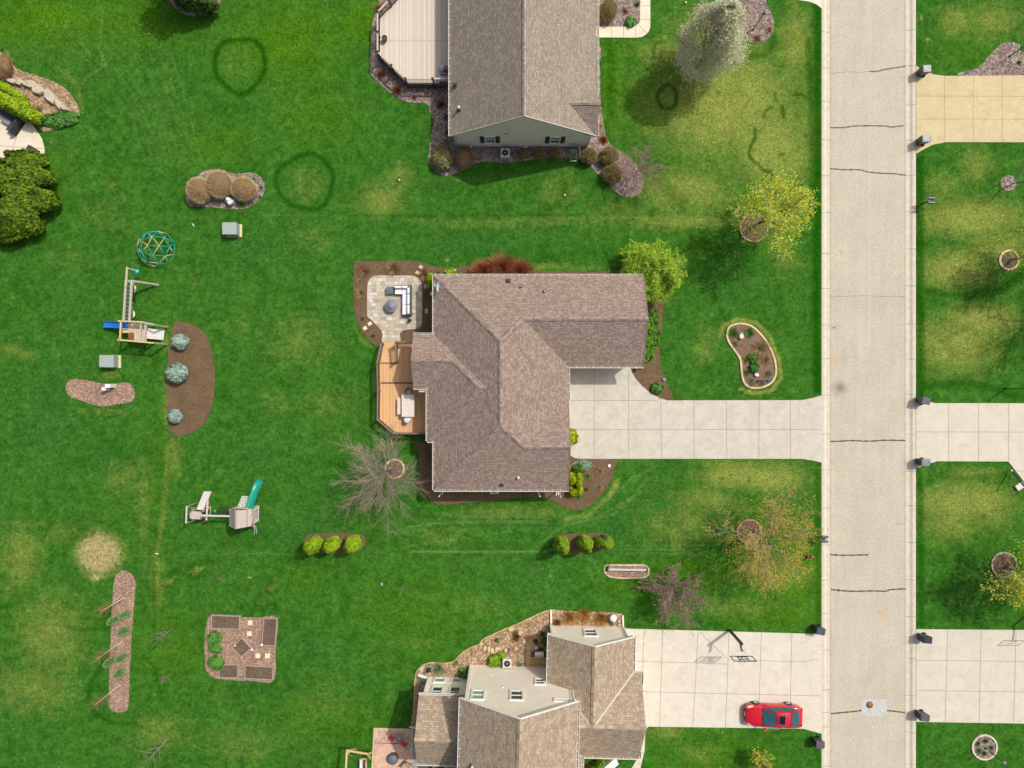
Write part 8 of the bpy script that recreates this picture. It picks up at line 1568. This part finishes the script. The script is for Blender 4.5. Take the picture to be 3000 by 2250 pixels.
# edgings
def edging(pts, wd, h, mat, lb, n_gap=None, grp=None, closed=True, cat='edging', step=.22, smooth_=True):
    q = smooth_loop(px2(pts), 6, 0, closed) if smooth_ else px2(pts); Lq = [Vector((a, b, 0)) for a, b in q]+([Vector((*q[0], 0))] if closed else []); m = MB(); acc = []
    tot = sum((Lq[i+1]-Lq[i]).length for i in range(len(Lq)-1)); n = max(8, int(tot/step)); pts_ = []; s = 0; i = 0; tl = 0
    for k in range(n+1):
        d = tot*k/n
        while i < len(Lq)-2 and s+(Lq[i+1]-Lq[i]).length < d: s += (Lq[i+1]-Lq[i]).length; i += 1
        pts_.append(Lq[i].lerp(Lq[i+1], min(1, (d-s)/max((Lq[i+1]-Lq[i]).length, 1e-6))))
    for k in range(n):
        a, b = pts_[k], pts_[k+1]; d_ = (b-a); a2, b2 = a+d_*.03, b-d_*.03; j = random.uniform(-.006, .006); m.beam((a2.x,a2.y,h/2+j), (b2.x,b2.y,h/2+j), wd, h)
    o = m.build('bed_edging', mat); return tag(o, lb, cat, grp)
def cmat(name, cols):
    t = NT(name); g = t.n('ShaderNodeNewGeometry'); c = t.ramp(g.outputs['Random Per Island'], [((i+.5)/len(cols), k) for i, k in enumerate(cols)]); c = t.mix(1.0, c, t.ramp(t.noise(9, 4, .8), [(.3,.85),(.7,1.1)]), 'MULTIPLY'); t.base(c, .9); t.bump(t.noise(20, 3), .4, .02); return t.m
ec = cmat('cream_edging', [sr(212,186,146), sr(222,198,160), sr(204,176,134)]); eb = cmat('brick_edging', [sr(178,142,112), sr(196,160,128), sr(164,128,102)]); eg = cmat('grey_edging', [sr(172,160,142), sr(188,178,160), sr(156,146,130)]); el = cmat('light_edging', [sr(206,196,172), sr(218,210,190), sr(194,184,160)])
kid = [(2131,972),(2137,957),(2158,949),(2180,949),(2205,958),(2233,985),(2253,1015),(2268,1050),(2273,1090),(2263,1117),(2243,1131),(2217,1137),(2192,1133),(2177,1115),(2172,1085),(2168,1052),(2155,1031),(2140,1010),(2130,990)]
bed(kid, mulch('reddish_mulch', [sr(104,80,66), sr(122,96,80), sr(134,108,90), sr(150,124,104)], 12, .5), .04); edging(kid, .16, .10, ec, 'cream concrete edging around the kidney-shaped garden bed')
def ring_bed(px, py, r_, mat_e, mat_b, lb, wd=.13):
    pts = [(px+r_*math.cos(a), py+r_*math.sin(a)) for a in np.linspace(0, 2*math.pi, 17)[:-1]]
    bed(pts, mat_b, .04, .005, 4); 
    if mat_e: edging(pts, wd, .11, mat_e, lb, step=.2)
ring_bed(2208,668,40,eb,mEarth,'brick ring around the yellow-green tree by the road'); ring_bed(2955,762,27.5,ec,mEarth,'cream ring around the yellow-budded tree at the right edge',.18); ring_bed(2195,1557,35,eb,mEarth,'brick ring around the orange-budded tree',.12); ring_bed(2940,1654,36,eg,mEarth,'grey stone ring around the lower right tree',.12); ring_bed(1157,1373,27,ec,mBrown,'cream stone ring around the large bare tree',.16)
ring_bed(2883,2188,35.5,el,mGrey,'pale stone ring around the lamp post bed at the bottom right',.14); ring_bed(2953,537,23,None,mGrey,'')
p0 = P(2945,531,.3); p1 = P(2966,517,1.3); m = MB(); m.beam(p0, p1, .07, .05); tag(m.build('tree_stake', white), 'white tree stake leaning in the small mulch circle at the right edge', 'stake')
edging([(1771,1662),(1780,1655),(1840,1655),(1890,1656),(1901,1674),(1889,1690),(1840,1693),(1790,1690),(1772,1676)], .1, .1, cmat('chalky_stones', [sr(210,190,160), sr(226,210,184), sr(190,170,140)]), 'row of small chalky stones around the rail bed', step=.18)
m = MB(); a_, b_ = P(1783,1668,.5), P(1893,1670,.5); m.beam(a_, b_, .16, .12); m.beam(a_-Vector((0,0,.22)), b_-Vector((0,0,.22)), .06, .1); 
for t_ in (.03,.5,.97): q_ = a_.lerp(b_, t_); m.box((q_.x,q_.y,.25),(.1,.1,.5))
tag(m.build('wooden_rail', wood('silver_rail', sr(196,188,184), .08)), 'silver-grey wooden rail over the small chip bed below the evergreens', 'rail')
edging([(1210,2150),(1213,2060),(1216,1990),(1221,1967),(1236,1950),(1260,1941),(1300,1942),(1328,1938),(1345,1921),(1368,1902),(1400,1888),(1417,1871),(1450,1855),(1490,1838),(1530,1821),(1572,1801),(1600,1789),(1628,1786)], .07, .08, cmat('straw_edging', [sr(196,172,128), sr(212,190,148), sr(176,152,112)]), 'thin pale edging along the tan bed of the two-storey house', closed=False, step=.25)
# small white sprinkler / markers on lawns
for px, py, lb in [(1169.5,527,'white round cap on the dark green spot in the dry lawn'), (1655,571,'white round cap on the lawn south of the top house gable'), (2969,128,'white ball on the weathered bed at the top right corner'), (2009,7,'white cap on the lawn at the top edge near the flowering tree')]:
    c = P(px, py, .1); m = MB(); m.lathe((c.x,c.y,0), [(.07,0),(.09,.08),(.06,.14),(.01,.16)], 12); tag(m.build('pipe_cap', white), lb, 'pipe cap', 'white caps in the lawns')
for px, py, dx, dy, lb in [(564,655,5,8,'short white stick on the lawn left of the upper transformer box'), (455,1621,9,2,'short white stick on the lawn above the seedlings')]: m = MB(); m.beam(P(px,py,.04), P(px+dx,py+dy,.04), .06, .04); tag(m.build('stick', white), lb, 'stick')
m = MB(); c = P(1118,1712,.15); m.box((c.x,c.y,.08),(.12,.22,.12),.6); tag(m.build('lawn_marker', simple('grey_marker', sr(170,170,172))), 'small grey marker box alone on the lawn below the evergreens', 'marker')
